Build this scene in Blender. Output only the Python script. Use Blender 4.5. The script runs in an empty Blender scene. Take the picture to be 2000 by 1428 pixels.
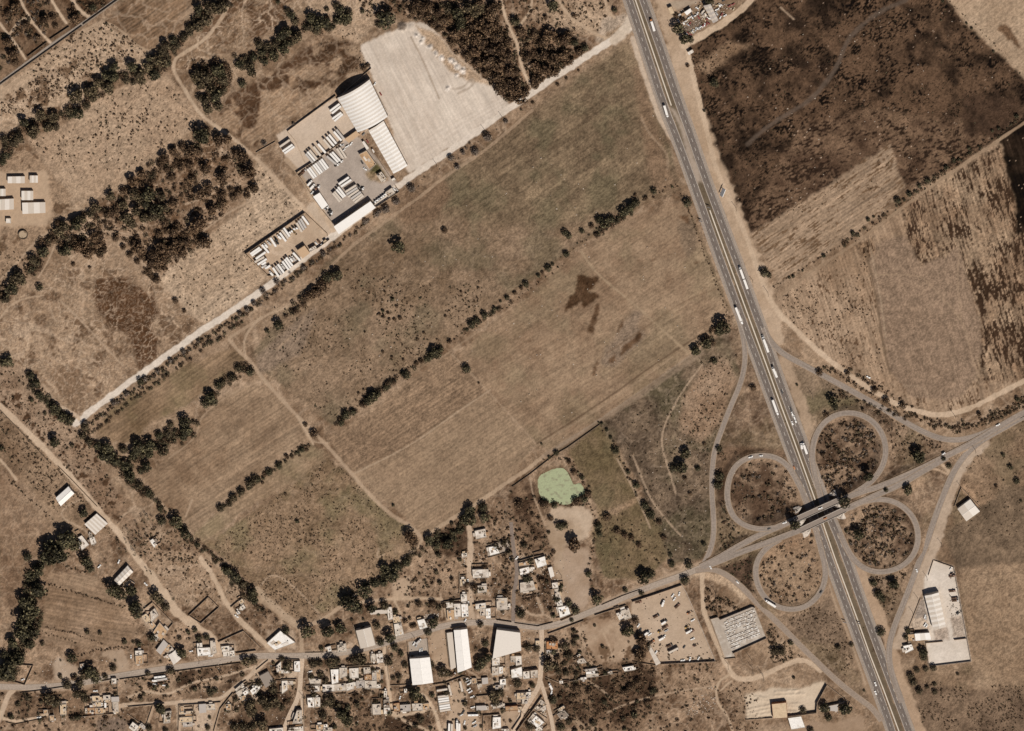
import bpy, math, random
import numpy as np
from math import radians, sin, cos, pi, hypot, atan2
random.seed(7); RNG = np.random.RandomState(11)
SC = bpy.context.scene
COL = SC.collection

# ---------------------------------------------------------------- camera
# Survey map units: 0.6 m on the ground, x to the east, y to the south, origin at the north-west.
MU = 0.6
TILT = radians(22.0)          # off-nadir angle, seen from the north
DIST = 7000.0
CAMLOC = np.array([0.0, DIST*sin(TILT), DIST*cos(TILT)])
cam_d = bpy.data.cameras.new('camera'); cam = bpy.data.objects.new('camera', cam_d); COL.objects.link(cam)
cam_d.sensor_width = 36.0; cam_d.lens = 36.0*DIST/1200.0
cam_d.clip_start = 50.0; cam_d.clip_end = 60000.0
cam.location = CAMLOC; cam.rotation_euler = (-TILT, 0, 0)
SC.camera = cam
SC.render.resolution_x = 1024; SC.render.resolution_y = 731

# ---------------------------------------------------------------- sky, sun, exposure
SUN_EL, SUN_AZ = 51.0, 146.0
w = bpy.data.worlds.new('World'); SC.world = w; w.use_nodes = True
nt = w.node_tree; nt.nodes.clear()
sky = nt.nodes.new('ShaderNodeTexSky'); sky.sky_type = 'NISHITA'; sky.sun_disc = False
sky.sun_elevation = radians(SUN_EL); sky.sun_rotation = radians(SUN_AZ); sky.altitude = 1500.0
sky.air_density = 0.7; sky.dust_density = 3.0; sky.ozone_density = 0.3      # dry, dusty air
bg = nt.nodes.new('ShaderNodeBackground'); bg.inputs[1].default_value = 0.05
wo = nt.nodes.new('ShaderNodeOutputWorld')
nt.links.new(sky.outputs[0], bg.inputs[0]); nt.links.new(bg.outputs[0], wo.inputs[0])
sun_d = bpy.data.lights.new('sun', 'SUN'); sun_d.energy = 4.4; sun_d.angle = radians(0.53); sun_d.color = (1.0, 0.962, 0.905)
sun = bpy.data.objects.new('sun', sun_d); COL.objects.link(sun)
sun.rotation_euler = (radians(90-SUN_EL), 0, radians(180-SUN_AZ)); sun.location = (0, 0, 900)
SC.view_settings.view_transform = 'Standard'; SC.view_settings.look = 'None'
SC.view_settings.exposure = 0.0; SC.view_settings.gamma = 1.0; SC.view_settings.use_curve_mapping = False
SC.cycles.max_bounces = 4; SC.cycles.diffuse_bounces = 2; SC.cycles.glossy_bounces = 2
SC.cycles.transparent_max_bounces = 4

# ---------------------------------------------------------------- map -> world
_R = np.array([1.0, 0, 0]); _U = np.array([0, cos(TILT), -sin(TILT)]); _F = np.array([0, -sin(TILT), -cos(TILT)])
def P(mx, my, z=0.0):
    """survey map point (and height) -> world x, y"""
    mx = np.asarray(mx, float); my = np.asarray(my, float)
    dx = (mx-1000)*MU/DIST; dy = (714-my)*MU/DIST
    vy = dy*_U[1]+_F[1]; vz = dy*_U[2]+_F[2]
    t = (z-CAMLOC[2])/vz
    return dx*t, CAMLOC[1]+vy*t
def P2(mx, my, z=0.0):
    x, y = P(mx, my, z); return float(x), float(y)
def Z(ox, oy, s):
    def f(*pts): return [(ox+a/s, oy+b/s) for a, b in pts]
    return f
def tile(c, r): return Z(500*c, 357*r, 4.0)
z1 = Z(540,130,7.677); z2 = Z(560,280,7.677); z3 = Z(470,400,10.5); zb = Z(1540,950,14.28)
r5 = Z(1230,1140,7.14); r6 = Z(1760,1080,6.206); r7 = Z(1290,0,11.11); r8 = Z(1380,1300,6.25)
v1 = Z(0,1250,8); v2 = Z(250,1250,8); v3 = Z(500,1250,8); v4 = Z(750,1250,8); v5 = Z(950,1250,8)
v6 = Z(650,1150,8); z7 = Z(850,1020,7.14); z8 = Z(180,1090,6.06)
t00,t10,t20,t30 = [tile(c,0) for c in range(4)]
t01,t11,t21,t31 = [tile(c,1) for c in range(4)]
t02,t12,t22,t32 = [tile(c,2) for c in range(4)]
t03,t13,t23,t33 = [tile(c,3) for c in range(4)]

# ---------------------------------------------------------------- helpers
KALB = 1.12
def lin(c):
    c = np.asarray(c, float)/255.0
    return np.where(c <= 0.04045, c/12.92, ((c+0.055)/1.055)**2.4)/KALB
def chaikin(pts, n=2):
    for _ in range(n):
        q = [pts[0]]
        for a, b in zip(pts[:-1], pts[1:]):
            q.append(tuple(np.array(a)*.75+np.array(b)*.25)); q.append(tuple(np.array(a)*.25+np.array(b)*.75))
        q.append(pts[-1]); pts = q
    return pts
def resample(pts, step):
    pts = np.array(pts, float); d = np.r_[0, np.cumsum(np.hypot(*(np.diff(pts[:, :2], axis=0).T)))]
    n = max(2, int(d[-1]/step)+1); s = np.linspace(0, d[-1], n)
    return np.stack([np.interp(s, d, pts[:, k]) for k in range(pts.shape[1])], 1)
def inpoly(X, Y, poly):
    r = np.zeros(X.shape, bool); n = len(poly)
    for i in range(n):
        x0, y0 = poly[i]; x1, y1 = poly[(i+1) % n]
        if y0 == y1: continue
        c = (y0 > Y) != (y1 > Y)
        r ^= c & (X < (x1-x0)*(Y-y0)/(y1-y0)+x0)
    return r
def vnoise(X, Y, scale, seed):
    rs = np.random.RandomState(seed); T = rs.rand(256, 256).astype(np.float32)
    x = X/scale+37.3; y = Y/scale+91.7
    xi = np.floor(x).astype(np.int32); yi = np.floor(y).astype(np.int32)
    fx = (x-xi).astype(np.float32); fy = (y-yi).astype(np.float32)
    fx = fx*fx*(3-2*fx); fy = fy*fy*(3-2*fy)
    a = T[xi & 255, yi & 255]; b = T[(xi+1) & 255, yi & 255]; c = T[xi & 255, (yi+1) & 255]; d = T[(xi+1) & 255, (yi+1) & 255]
    return (a*(1-fx)+b*fx)*(1-fy)+(c*(1-fx)+d*fx)*fy
def fbm(X, Y, scale, seed, o=3):
    s = 0; a = 1.0; t = 0
    for k in range(o):
        s = s+a*vnoise(X, Y, scale/2**k, seed+k*17); t += a; a *= 0.55
    return s/t
def sstep(a, b, x):
    t = np.clip((x-a)/(b-a), 0, 1); return t*t*(3-2*t)

MATS = {}
def mat(name, rgb, rough=0.9, var=0.12, scale=0.4, metal=0.0, spots=None, bump=0.0, spec=0.2):
    """procedural material: base colour broken up by two noises"""
    if name in MATS: return MATS[name]
    m = bpy.data.materials.new(name); m.use_nodes = True; t = m.node_tree; t.nodes.clear()
    o = t.nodes.new('ShaderNodeOutputMaterial'); b = t.nodes.new('ShaderNodeBsdfPrincipled')
    b.inputs['Roughness'].default_value = rough; b.inputs['Metallic'].default_value = metal
    b.inputs['Specular IOR Level'].default_value = spec
    c = lin(rgb)
    tc = t.nodes.new('ShaderNodeNewGeometry')
    n1 = t.nodes.new('ShaderNodeTexNoise'); n1.inputs['Scale'].default_value = scale; n1.inputs['Detail'].default_value = 5
    n1.inputs['Roughness'].default_value = 0.65
    t.links.new(tc.outputs['Position'], n1.inputs['Vector'])
    r = t.nodes.new('ShaderNodeMapRange'); r.inputs[1].default_value = 0.3; r.inputs[2].default_value = 0.7
    r.inputs[3].default_value = 1-var; r.inputs[4].default_value = 1+var
    t.links.new(n1.outputs['Fac'], r.inputs[0])
    mx = t.nodes.new('ShaderNodeMix'); mx.data_type = 'RGBA'; mx.blend_type = 'MULTIPLY'; mx.inputs[0].default_value = 1.0
    mx.inputs[6].default_value = (*c, 1)
    t.links.new(r.outputs[0], mx.inputs[7])
    out = mx.outputs[2]
    if spots is not None:
        n2 = t.nodes.new('ShaderNodeTexNoise'); n2.inputs['Scale'].default_value = scale*0.35; n2.inputs['Detail'].default_value = 3
        t.links.new(tc.outputs['Position'], n2.inputs['Vector'])
        r2 = t.nodes.new('ShaderNodeMapRange'); r2.inputs[1].default_value = 0.52; r2.inputs[2].default_value = 0.68
        t.links.new(n2.outputs['Fac'], r2.inputs[0])
        m2 = t.nodes.new('ShaderNodeMix'); m2.data_type = 'RGBA'
        t.links.new(r2.outputs[0], m2.inputs[0]); t.links.new(out, m2.inputs[6]); m2.inputs[7].default_value = (*lin(spots), 1)
        out = m2.outputs[2]
    t.links.new(out, b.inputs['Base Color'])
    if bump:
        bp = t.nodes.new('ShaderNodeBump'); bp.inputs['Strength'].default_value = bump; bp.inputs['Distance'].default_value = 0.3
        t.links.new(n1.outputs['Fac'], bp.inputs['Height']); t.links.new(bp.outputs[0], b.inputs['Normal'])
    t.links.new(b.outputs[0], o.inputs[0])
    MATS[name] = m; return m
def leafmat(name, c1, c2, c3):
    m = bpy.data.materials.new(name); m.use_nodes = True; t = m.node_tree; t.nodes.clear()
    o = t.nodes.new('ShaderNodeOutputMaterial'); b = t.nodes.new('ShaderNodeBsdfPrincipled')
    b.inputs['Roughness'].default_value = 0.75; b.inputs['Specular IOR Level'].default_value = 0.2
    g = t.nodes.new('ShaderNodeNewGeometry'); oi = t.nodes.new('ShaderNodeObjectInfo')
    cr = t.nodes.new('ShaderNodeValToRGB'); e = cr.color_ramp.elements
    e[0].color = (*lin(c1), 1); e[1].color = (*lin(c3), 1); e[1].position = 1.0
    k = e.new(0.55); k.color = (*lin(c2), 1)
    t.links.new(g.outputs['Random Per Island'], cr.inputs[0])
    hs = t.nodes.new('ShaderNodeHueSaturation')
    r = t.nodes.new('ShaderNodeMapRange'); r.inputs[3].default_value = 0.7; r.inputs[4].default_value = 1.3
    t.links.new(oi.outputs['Random'], r.inputs[0]); t.links.new(r.outputs[0], hs.inputs['Value'])
    t.links.new(cr.outputs[0], hs.inputs['Color']); t.links.new(hs.outputs[0], b.inputs['Base Color'])
    t.links.new(b.outputs[0], o.inputs[0]); MATS[name] = m; return m

def link(o, parent=None):
    COL.objects.link(o)
    if parent is not None: o.parent = parent
    return o
def mesh_from(name, verts, faces, material=None, smooth=False):
    me = bpy.data.meshes.new(name); me.from_pydata([tuple(map(float, v)) for v in verts], [], faces)
    if material is not None: me.materials.append(material)
    if smooth: me.polygons.foreach_set('use_smooth', [True]*len(me.polygons))
    me.update(); return me
def obj(name, me, parent=None, loc=(0, 0, 0), rotz=0.0, scale=None, m=None):
    o = bpy.data.objects.new(name, me); o.location = loc; o.rotation_euler = (0, 0, rotz)
    if scale is not None: o.scale = scale
    if m is not None:
        if len(me.materials) == 0: me.materials.append(None)
        o.material_slots[0].link = 'OBJECT'; o.material_slots[0].material = m
    return link(o, parent)
def structure(o): o['kind'] = 'structure'; return o
class MB:
    """collects verts / faces of one part"""
    def __init__(s): s.v = []; s.f = []
    def add(s, v, f):
        k = len(s.v); s.v += [tuple(p) for p in v]; s.f += [tuple(i+k for i in q) for q in f]; return s
    def box(s, x0, x1, y0, y1, z0, z1, tx=0.0, ty=0.0):
        """box with the top inset by tx, ty"""
        return s.add([(x0,y0,z0),(x1,y0,z0),(x1,y1,z0),(x0,y1,z0),(x0+tx,y0+ty,z1),(x1-tx,y0+ty,z1),(x1-tx,y1-ty,z1),(x0+tx,y1-ty,z1)],
                     [(3,2,1,0),(4,5,6,7),(0,1,5,4),(1,2,6,5),(2,3,7,6),(3,0,4,7)])
    def cyl(s, c, r, z0, z1, n=12, r1=None):
        r1 = r if r1 is None else r1
        v = [(c[0]+r*cos(2*pi*i/n), c[1]+r*sin(2*pi*i/n), z0) for i in range(n)]+[(c[0]+r1*cos(2*pi*i/n), c[1]+r1*sin(2*pi*i/n), z1) for i in range(n)]
        return s.add(v, [tuple(range(n-1,-1,-1)), tuple(range(n,2*n))]+[(i,(i+1)%n,n+(i+1)%n,n+i) for i in range(n)])
    def wheel(s, x, y, r, wd, n=10):
        v = [(x+r*cos(2*pi*i/n), y-wd/2, r+r*sin(2*pi*i/n)) for i in range(n)]+[(x+r*cos(2*pi*i/n), y+wd/2, r+r*sin(2*pi*i/n)) for i in range(n)]
        return s.add(v, [tuple(range(n)), tuple(range(2*n-1,n-1,-1))]+[((i+1)%n,i,n+i,n+(i+1)%n) for i in range(n)])
    def tube(s, a, b, r, n=6, r1=None):
        r1 = r if r1 is None else r1
        a = np.array(a, float); b = np.array(b, float); d = b-a; d /= max(np.linalg.norm(d), 1e-6)
        u = np.cross(d, [0, 0, 1.0]) if abs(d[2]) < .9 else np.cross(d, [1.0, 0, 0]); u /= np.linalg.norm(u); q = np.cross(d, u)
        v = [a+r*(cos(2*pi*i/n)*u+sin(2*pi*i/n)*q) for i in range(n)]+[b+r1*(cos(2*pi*i/n)*u+sin(2*pi*i/n)*q) for i in range(n)]
        return s.add(v, [tuple(range(n)), tuple(range(2*n-1,n-1,-1))]+[(i,n+i,n+(i+1)%n,(i+1)%n) for i in range(n)])
    def prism(s, poly, z0, z1):
        n = len(poly)
        return s.add([(x,y,z0) for x,y in poly]+[(x,y,z1) for x,y in poly],
                     [tuple(range(n-1,-1,-1)), tuple(range(n,2*n))]+[(i,(i+1)%n,n+(i+1)%n,n+i) for i in range(n)])
    def mesh(s, name, m=None): return mesh_from(name, s.v, s.f, m)
    def build(s, name, m, parent=None, loc=(0,0,0), rotz=0.0): return obj(name, s.mesh(name, m), parent, loc, rotz)

# labels are given at the end: what kind, where, and counted from the left within that place
PENDING = []
ORD = ['first','second','third','fourth','fifth','sixth','seventh','eighth','ninth','tenth','eleventh','twelfth','thirteenth',
       'fourteenth','fifteenth','sixteenth','seventeenth','eighteenth','nineteenth','twentieth']
def ordn(i):
    if i < 20: return ORD[i]
    n = i+1; return '%d%s' % (n, 'th' if n % 100 in (11,12,13) else {1:'st',2:'nd',3:'rd'}.get(n % 10, 'th'))
def later(o, adj, noun, where, mx, cat, my=0):
    PENDING.append((o, adj, noun, where, mx, cat, my))
def tag(o, label, cat, group=None):
    o['label'] = label; o['category'] = cat
    if group: o['group'] = group
    return o
# ---------------------------------------------------------------- road lines (map units, optional height in m)
HW_W = [(1215,-40),(1229,0),(1263,103),(1297,207),(1326,280),(1354,357),(1372,407),(1400,488),(1430,570),(1462,657),(1482,709),(1513,796),(1537,860),(1560,922),(1582,984),(1598,1029),(1614,1075),(1641,1150),(1662,1207),(1681,1259),(1705,1323),(1735,1406),(1752,1460)]
HW_E = [(1242,-40),(1256,0),(1290,95),(1320,185),(1348,262),(1378,350),(1400,408),(1422,467),(1445,526),(1467,588),(1490,649),(1511,712),(1530,766),(1551,823),(1573,881),(1591,930),(1605,969),(1622,1014),(1640,1056),(1656,1101),(1674,1152),(1692,1203),(1710,1253),(1731,1309),(1750,1360),(1768,1408),(1785,1455)]
X_N = [(2040,785,0),(1970,822,0),(1900,865,.4),(1850,890,1.2),(1790,920,3),(1720,950,5.2),(1680,961,6.2),(1637,979,7),(1600,995,7),(1557,1013,7),(1520,1029,6.4),(1480,1046,5),(1435,1071,2.6),(1400,1092,1),(1368,1107,.2)]
X_S = [(1850,893,1.2),(1800,922,3),(1760,946,4.2),(1700,972,6),(1646,997,7),(1610,1013,7),(1566,1034,7),(1530,1048,6.5),(1490,1063,5.2),(1445,1079,2.8),(1405,1096,1),(1372,1108,.2)]
LOOP_NE = [(1606,985,0),(1596,945,0),(1588,910,0),(1586,882,.3),(1591,855,.8),(1605,829,1.5),(1629,811,2.1),(1657,805,2.7),(1687,811,3.2),(1711,828,3.8),(1727,855,4.4),(1731,884,5),(1724,911,5.4),(1708,935,5.7),(1686,953,6),(1655,971,6.6)]
LOOP_NW = [(1583,1000,0),(1570,965,0),(1556,938,0),(1546,920,.3),(1532,903,.9),(1512,892,1.5),(1487,889,2),(1462,893,2.6),(1440,906,3.1),(1426,927,3.5),(1420,955,4),(1421,982,4.5),(1430,1006,5),(1446,1022,5.4),(1470,1032,5.7),(1498,1034,5.9),(1530,1026,6.4)]
LOOP_SE = [(1660,992,6.8),(1683,981,6.2),(1708,975,5.5),(1734,976,4.9),(1758,985,4.3),(1778,1002,3.8),(1790,1024,3.2),(1794,1048,2.7),(1790,1073,2.2),(1777,1094,1.7),(1757,1109,1.2),(1732,1117,.8),(1706,1117,.5),(1684,1108,.2),(1667,1092,0),(1655,1074,0),(1640,1040,0)]
LOOP_SW = [(1592,1030,0),(1604,1075,0),(1612,1106,0),(1612,1133,.3),(1603,1157,.7),(1586,1177,1.2),(1566,1188,1.7),(1543,1191,2.2),(1519,1186,2.7),(1499,1173,3.2),(1484,1153,3.6),(1476,1129,4),(1476,1104,4.4),(1485,1083,4.8),(1502,1066,5.3),(1524,1053,6)]
RAMP_NE = [(1490,640),(1505,668),(1530,692),(1570,713),(1650,756),(1720,795),(1780,832),(1828,855),(1866,861),(1905,853),(1950,834),(2040,786)]
RAMP_NW = [(1438,610),(1449,645),(1455,680),(1455,714),(1446,751),(1426,796),(1410,838),(1396,876),(1391,914),(1390,964),(1394,1010),(1394,1046),(1388,1074),(1374,1102)]
RAMP_SE = [(2040,790),(1985,822),(1925,855),(1897,876),(1875,901),(1858,930),(1843,966),(1827,1008),(1808,1067),(1797,1092),(1782,1134),(1765,1178),(1749,1217),(1738,1252),(1736,1280),(1739,1306),(1748,1334),(1762,1372)]
RAMP_SW = [(1358,1115),(1380,1111),(1402,1114),(1426,1127),(1450,1148),(1475,1174),(1500,1198),(1526,1223),(1562,1260),(1600,1297),(1640,1335),(1680,1366),(1704,1383),(1722,1408)]
MAIN = [(1372,1108),(1337,1122),(1250,1153),(1175,1186),(1125,1207),(1085,1221),(1050,1226),(1000,1219),(962,1215),(912,1216),(870,1221),(812,1238),(775,1248),(740,1260),(675,1275),(600,1281),(550,1281),(500,1281),(460,1285),(400,1296),(300,1309),(225,1321),(150,1336),(75,1343),(0,1341),(-60,1341)]
ST_S = [(1058,1228),(1058,1245),(1057,1283),(1056,1321),(1052,1343),(1032,1373),(1012,1406),(996,1440)]
ST_S2 = [(1056,1330),(1062,1350),(1070,1376),(1077,1403),(1083,1440)]
ST_N = [(998,1020),(1001,1055),(1004,1079),(1010,1104),(1009,1132),(1003,1160),(1003,1188),(1002,1217)]
ST_B = [(589,1283),(590,1295),(587,1320),(586,1345),(580,1369),(570,1387),(560,1410),(550,1440)]
ST_B2 = [(588,1350),(591,1381),(592,1440)]
ROAD_TL = [(-60,208),(0,163),(100,88),(160,48),(232,-4),(270,-30)]
WHITE = [(1236,50),(1190,82),(1150,108),(1040,180),(1000,208),(940,251),(880,294),(800,347),(725,405),(660,455),(560,531),(480,590),(395,645),(300,713),(225,767),(148,827)]

def zline(pts):
    return [(p[0], p[1], p[2] if len(p) > 2 else 0.0) for p in pts]
EMBANK = [(zline(X_N), 5.5), (zline(X_S), 5.5), (zline(LOOP_NE), 4.5), (zline(LOOP_NW), 4.5), (zline(LOOP_SE), 4.5), (zline(LOOP_SW), 4.5)]

# ---------------------------------------------------------------- ground grid
GS = 2.0
gx = np.arange(-50, 2050+GS, GS); gy = np.arange(-60, 1480+GS, GS)
NX, NY = len(gx), len(gy)
X, Y = np.meshgrid(gx, gy)              # rows = y
X = X.astype(np.float32); Y = Y.astype(np.float32)
H = np.zeros_like(X)
def dist_line(pts, X, Y, zs=None):
    """distance (map units) to a polyline, optional interpolated value"""
    best = np.full(X.shape, 1e9, np.float32); val = np.zeros(X.shape, np.float32)
    for i in range(len(pts)-1):
        ax, ay = pts[i][:2]; bx, by = pts[i+1][:2]; L2 = (bx-ax)**2+(by-ay)**2
        if L2 == 0: continue
        t = np.clip(((X-ax)*(bx-ax)+(Y-ay)*(by-ay))/L2, 0, 1)
        d = np.hypot(X-ax-t*(bx-ax), Y-ay-t*(by-ay)); k = d < best
        best = np.where(k, d, best)
        if zs is not None: val = np.where(k, zs[i]+t*(zs[i+1]-zs[i]), val)
    return best, val
def sub(pts, pad=40):
    a = np.array([p[:2] for p in pts]); x0, y0 = a.min(0)-pad; x1, y1 = a.max(0)+pad
    i0 = max(0, int((x0-gx[0])/GS)); i1 = min(NX, int((x1-gx[0])/GS)+2); j0 = max(0, int((y0-gy[0])/GS)); j1 = min(NY, int((y1-gy[0])/GS)+2)
    return slice(j0, max(j0, j1)), slice(i0, max(i0, i1))
for pts, hw in EMBANK:
    runs = [pts]
    if pts[0][2] != 0 or pts is EMBANK[0][0]:
        if pts in (EMBANK[0][0], EMBANK[1][0]):      # the two carriageways jump the motorway on a bridge
            a = [p for p in pts if p[0] >= 1636]; b = [p for p in pts if p[0] <= 1567]
            runs = [a, b]
    for r in runs:
        sl = sub(r, 60)
        d, v = dist_line(r, X[sl], Y[sl], [p[2] for p in r])
        h = v-0.35-0.52*np.maximum(0, d*MU-hw)
        H[sl] = np.maximum(H[sl], h)
dW, _ = dist_line(HW_W, X, Y); dE, _ = dist_line(HW_E, X, Y); dH = np.minimum(dW, dE)
H *= sstep(13, 26, dH)                   # motorway trench under the bridge
H = np.maximum(H, 0)
# soil and gravel piles
def pile(mx, my, r, h):
    sl = sub([(mx, my)], r*2.5)
    d = np.hypot(X[sl]-mx, Y[sl]-my)/r
    H[sl] = np.maximum(H[sl], h*np.clip(1-d, 0, 1)**0.8)
GRAVEL_PILES = [(814,70,4.5),(823,82,4.5),(826,75,3.5),(841,92,5),(852,105,4.5),(863,113,5),(881,117,4.5),(886,122,4),(893,131,5),(904,137,5),(875,172,4.5),(892,147,4)]
for a, b, r in GRAVEL_PILES: pile(a, b, r, 2.2)
pile(786,52,11,3.6); pile(763,62,8,1.6); pile(802,54,8,1.6)
rs = np.random.RandomState(5)
SAND_PILES = []
for row, (x0, y0, x1, y1) in enumerate([(500,545,790,480),(490,590,770,530),(500,625,800,575),(490,632,700,640),(600,380,730,400),(620,420,740,430),(850,320,1100,305),(830,365,1200,345),(990,470,1140,470),(1000,500,1130,505),(1000,560,1100,560)]):
    n = int(abs(x1-x0)/26)
    for i in range(n+1):
        t = i/max(n, 1); (a, b), = r8((x0+(x1-x0)*t+rs.uniform(-6, 6), y0+(y1-y0)*t+rs.uniform(-5, 5)))
        SAND_PILES.append((a, b)); pile(a, b, rs.uniform(2.6, 3.8), rs.uniform(.9, 1.5))
POND = t22((225,855),(280,832),(320,812),(390,800),(430,830),(455,880),(480,935),(530,915),(560,960),(570,1000),(530,1015),(490,1045),(450,1080),(400,1087),(330,1060),(300,1076),(250,1050),(215,1000),(205,940),(205,890))
pm = inpoly(X, Y, POND); H = np.where(pm, -0.9, H)
ROADM = np.zeros(X.shape, bool)
def onroad(mx, my):
    i = int(np.clip((mx-gx[0])/GS+.5, 0, NX-1)); j = int(np.clip((my-gy[0])/GS+.5, 0, NY-1)); return bool(ROADM[j, i])
def gh(mx, my):
    i = int(np.clip((mx-gx[0])/GS, 0, NX-2)); j = int(np.clip((my-gy[0])/GS, 0, NY-2)); return float(H[j, i])

# ---------------------------------------------------------------- ground colours (albedo of soil, stubble, dry grass)
WX = X+4.0*(fbm(X, Y, 22, 1)-.5)*2+2.2*(vnoise(X, Y, 6, 9)-.5)*2
WY = Y+4.0*(fbm(X, Y, 22, 2)-.5)*2+2.2*(vnoise(X, Y, 6, 10)-.5)*2
N1 = fbm(X, Y, 120, 3, 4); N2 = fbm(X, Y, 34, 5, 4); N3 = fbm(X, Y, 11, 8, 3)
GR = RNG.rand(*X.shape).astype(np.float32)
C = np.zeros(X.shape+(3,), np.float32)
GRN = np.ones(X.shape, np.float32)
LAB = np.zeros(X.shape, np.int16); LABN = ['ground']
def blur(m, n=1):
    m = m.astype(np.float32)
    for _ in range(n):
        p = np.pad(m, 1, mode='edge'); m = (p[:-2]+2*p[1:-1]+p[2:])/4; m = (m[:, :-2]+2*m[:, 1:-1]+m[:, 2:])/4
    return m
def worley(x, y, scale, seed):
    rs_ = np.random.RandomState(seed); JX = rs_.rand(256, 256).astype(np.float32); JY = rs_.rand(256, 256).astype(np.float32)
    u = x/scale+50; v = y/scale+50; iu = np.floor(u).astype(np.int32); iv = np.floor(v).astype(np.int32)
    f1 = np.full(x.shape, 9., np.float32); f2 = f1.copy()
    for a in (-1, 0, 1):
        for b in (-1, 0, 1):
            k, l = (iu+a) & 255, (iv+b) & 255; d = np.hypot(iu+a+JX[k, l]-u, iv+b+JY[k, l]-v).astype(np.float32)
            f2 = np.where(d < f1, f1, np.minimum(f2, d)); f1 = np.minimum(f1, d)
    return f2-f1
def mixin(sl, m, col):
    m = m[..., None]; C[sl] = C[sl]*(1-m)+col*m
def tex(sl, c1, c2, mot=.5, big=.6, f=None, dark=None, veins=None, green=None, fleck=None, streak=None):
    x = X[sl]; y = Y[sl]
    t = np.clip(.5+(big*(N1[sl]-.5)*2.2+mot*(N2[sl]-.5)*2.2+.5*mot*(N3[sl]-.5)*2), 0, 1)
    c = lin(c1)*(1-t[..., None])+lin(c2)*t[..., None]
    if green is not None:
        g = sstep(.45, .7, fbm(x, y, 60, 77, 4))*green[1]
        c = c*(1-g[..., None])+lin(green[0])*g[..., None]
    if dark is not None:            # (colour, threshold, scale, seed)
        g = sstep(dark[1], dark[1]+.09, fbm(x, y, dark[2], dark[3], 4))
        c = c*(1-g[..., None])+lin(dark[0])*g[..., None]
    if f is not None:               # furrows: angle, fine strength, coarse strength
        a = radians(f[0]); al = x*cos(a)-y*sin(a); ac = x*sin(a)+y*cos(a); ac = ac+1.5*(vnoise(x, y, 60, 4)-.5)
        s = 1.5*f[1]*(vnoise(al/26, ac/1.9, 1.0, 21)-.5)*2+f[1]*(vnoise(al/90, ac/4.2, 1.0, 23)-.5)*2+f[2]*(vnoise(al/70, ac/7, 1.0, 22)-.5)*2+.8*f[1]*np.sin(ac*2*pi/6.6+1.5*vnoise(al/50, ac/50, 1.0, 29))
        c = c*(1+s[..., None])
    if streak is not None:          # stubble rows: angle, colour, threshold, length, width, patch scale
        a = radians(streak[0]); al = x*cos(a)-y*sin(a); ac = x*sin(a)+y*cos(a)
        q = .6*vnoise(al/streak[3], ac/streak[4], 1.0, 25)+.4*vnoise(al/(streak[3]*.3), ac/(streak[4]*.8), 1.0, 26)+.7*(fbm(x, y, streak[5], 27, 3)-.5)
        g = sstep(streak[2], streak[2]+.10, q)
        c = c*(1-g[..., None])+lin(streak[1])*g[..., None]
    if veins is not None:           # trodden cattle paths: strength, scale
        xx = x+7*(vnoise(x, y, 18, 31)-.5)*2+3*(vnoise(x, y, 6, 33)-.5)*2; yy = y+7*(vnoise(x, y, 18, 32)-.5)*2+3*(vnoise(x, y, 6, 34)-.5)*2
        fade = sstep(.38, .58, fbm(x, y, veins[1]*2.5, 61, 2))
        v = sstep(.13, .03, worley(xx, yy, veins[1], 43))*(.35+.65*fade)
        v = np.maximum(v, sstep(.16, .05, worley(xx+31, yy-17, veins[1]*.5, 47))*.55*(1-fade*.5))
        v = np.maximum(v, sstep(.05, .01, np.abs(vnoise(xx, yy, veins[1]*2.4, 41)-.5)*2)*.9)
        v = v*veins[0]
        c = c*(1-v[..., None])+lin((188,160,132))*v[..., None]
    if fleck is not None:
        g = (GR[sl] > 1-fleck[1]).astype(np.float32)
        c = c*(1-g[..., None])+lin(fleck[0])*g[..., None]
    return c
def field(name, poly, c1, c2, soft=2, warp=True, grain=None, **k):
    sl = sub(poly, 14+soft*1.5)
    if grain is None: grain = .3 if (name and any(t in name for t in ('yard','lot','lane','crossover'))) else (.75 if (k.get('f') and name in ('field', 'farm_field')) else 1.2)
    m = inpoly((WX if warp else X)[sl], (WY if warp else Y)[sl], poly)
    if name:
        LABN.append(name); LAB[sl][m] = len(LABN)-1
    bm_ = blur(m, soft); mixin(sl, bm_, tex(sl, c1, c2, **k)); GRN[sl] = GRN[sl]*(1-bm_)+grain*bm_
def track(name, pts, wpx, c1, c2=None, rut=False, soft=1.2, amt=1.0, sm=2, ragged=.5):
    pts = chaikin([p[:2] for p in pts], sm) if sm else pts
    sl = sub(pts, wpx+12); d, _ = dist_line(pts, X[sl], Y[sl])
    ww = wpx/2*(1+ragged*(vnoise(X[sl], Y[sl], 9, 63)-.5)*2*.6)
    m = sstep(ww+soft, ww-soft*.6, d)*amt
    col = tex(sl, c1, c2 or c1, mot=.5, big=.2)
    if rut: col = col*(1-.16*sstep(wpx*.2, 0, d))[..., None]
    mixin(sl, m, col); GRN[sl] = GRN[sl]*(1-m)+.4*m
    if name:
        k = (d < wpx/2); LABN.append(name); LAB[sl][k] = len(LABN)-1
        if wpx > 4: ROADM[sl] |= d < wpx/2+.8

TAN, LTAN, MID, DRY, DK = (160,131,103), (176,147,118), (138,110,84), (116,89,65), (88,63,43)
full = (slice(0, NY), slice(0, NX))
C[full] = tex(full, DRY, TAN, mot=.7, big=.5, veins=(.35, 50))
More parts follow.
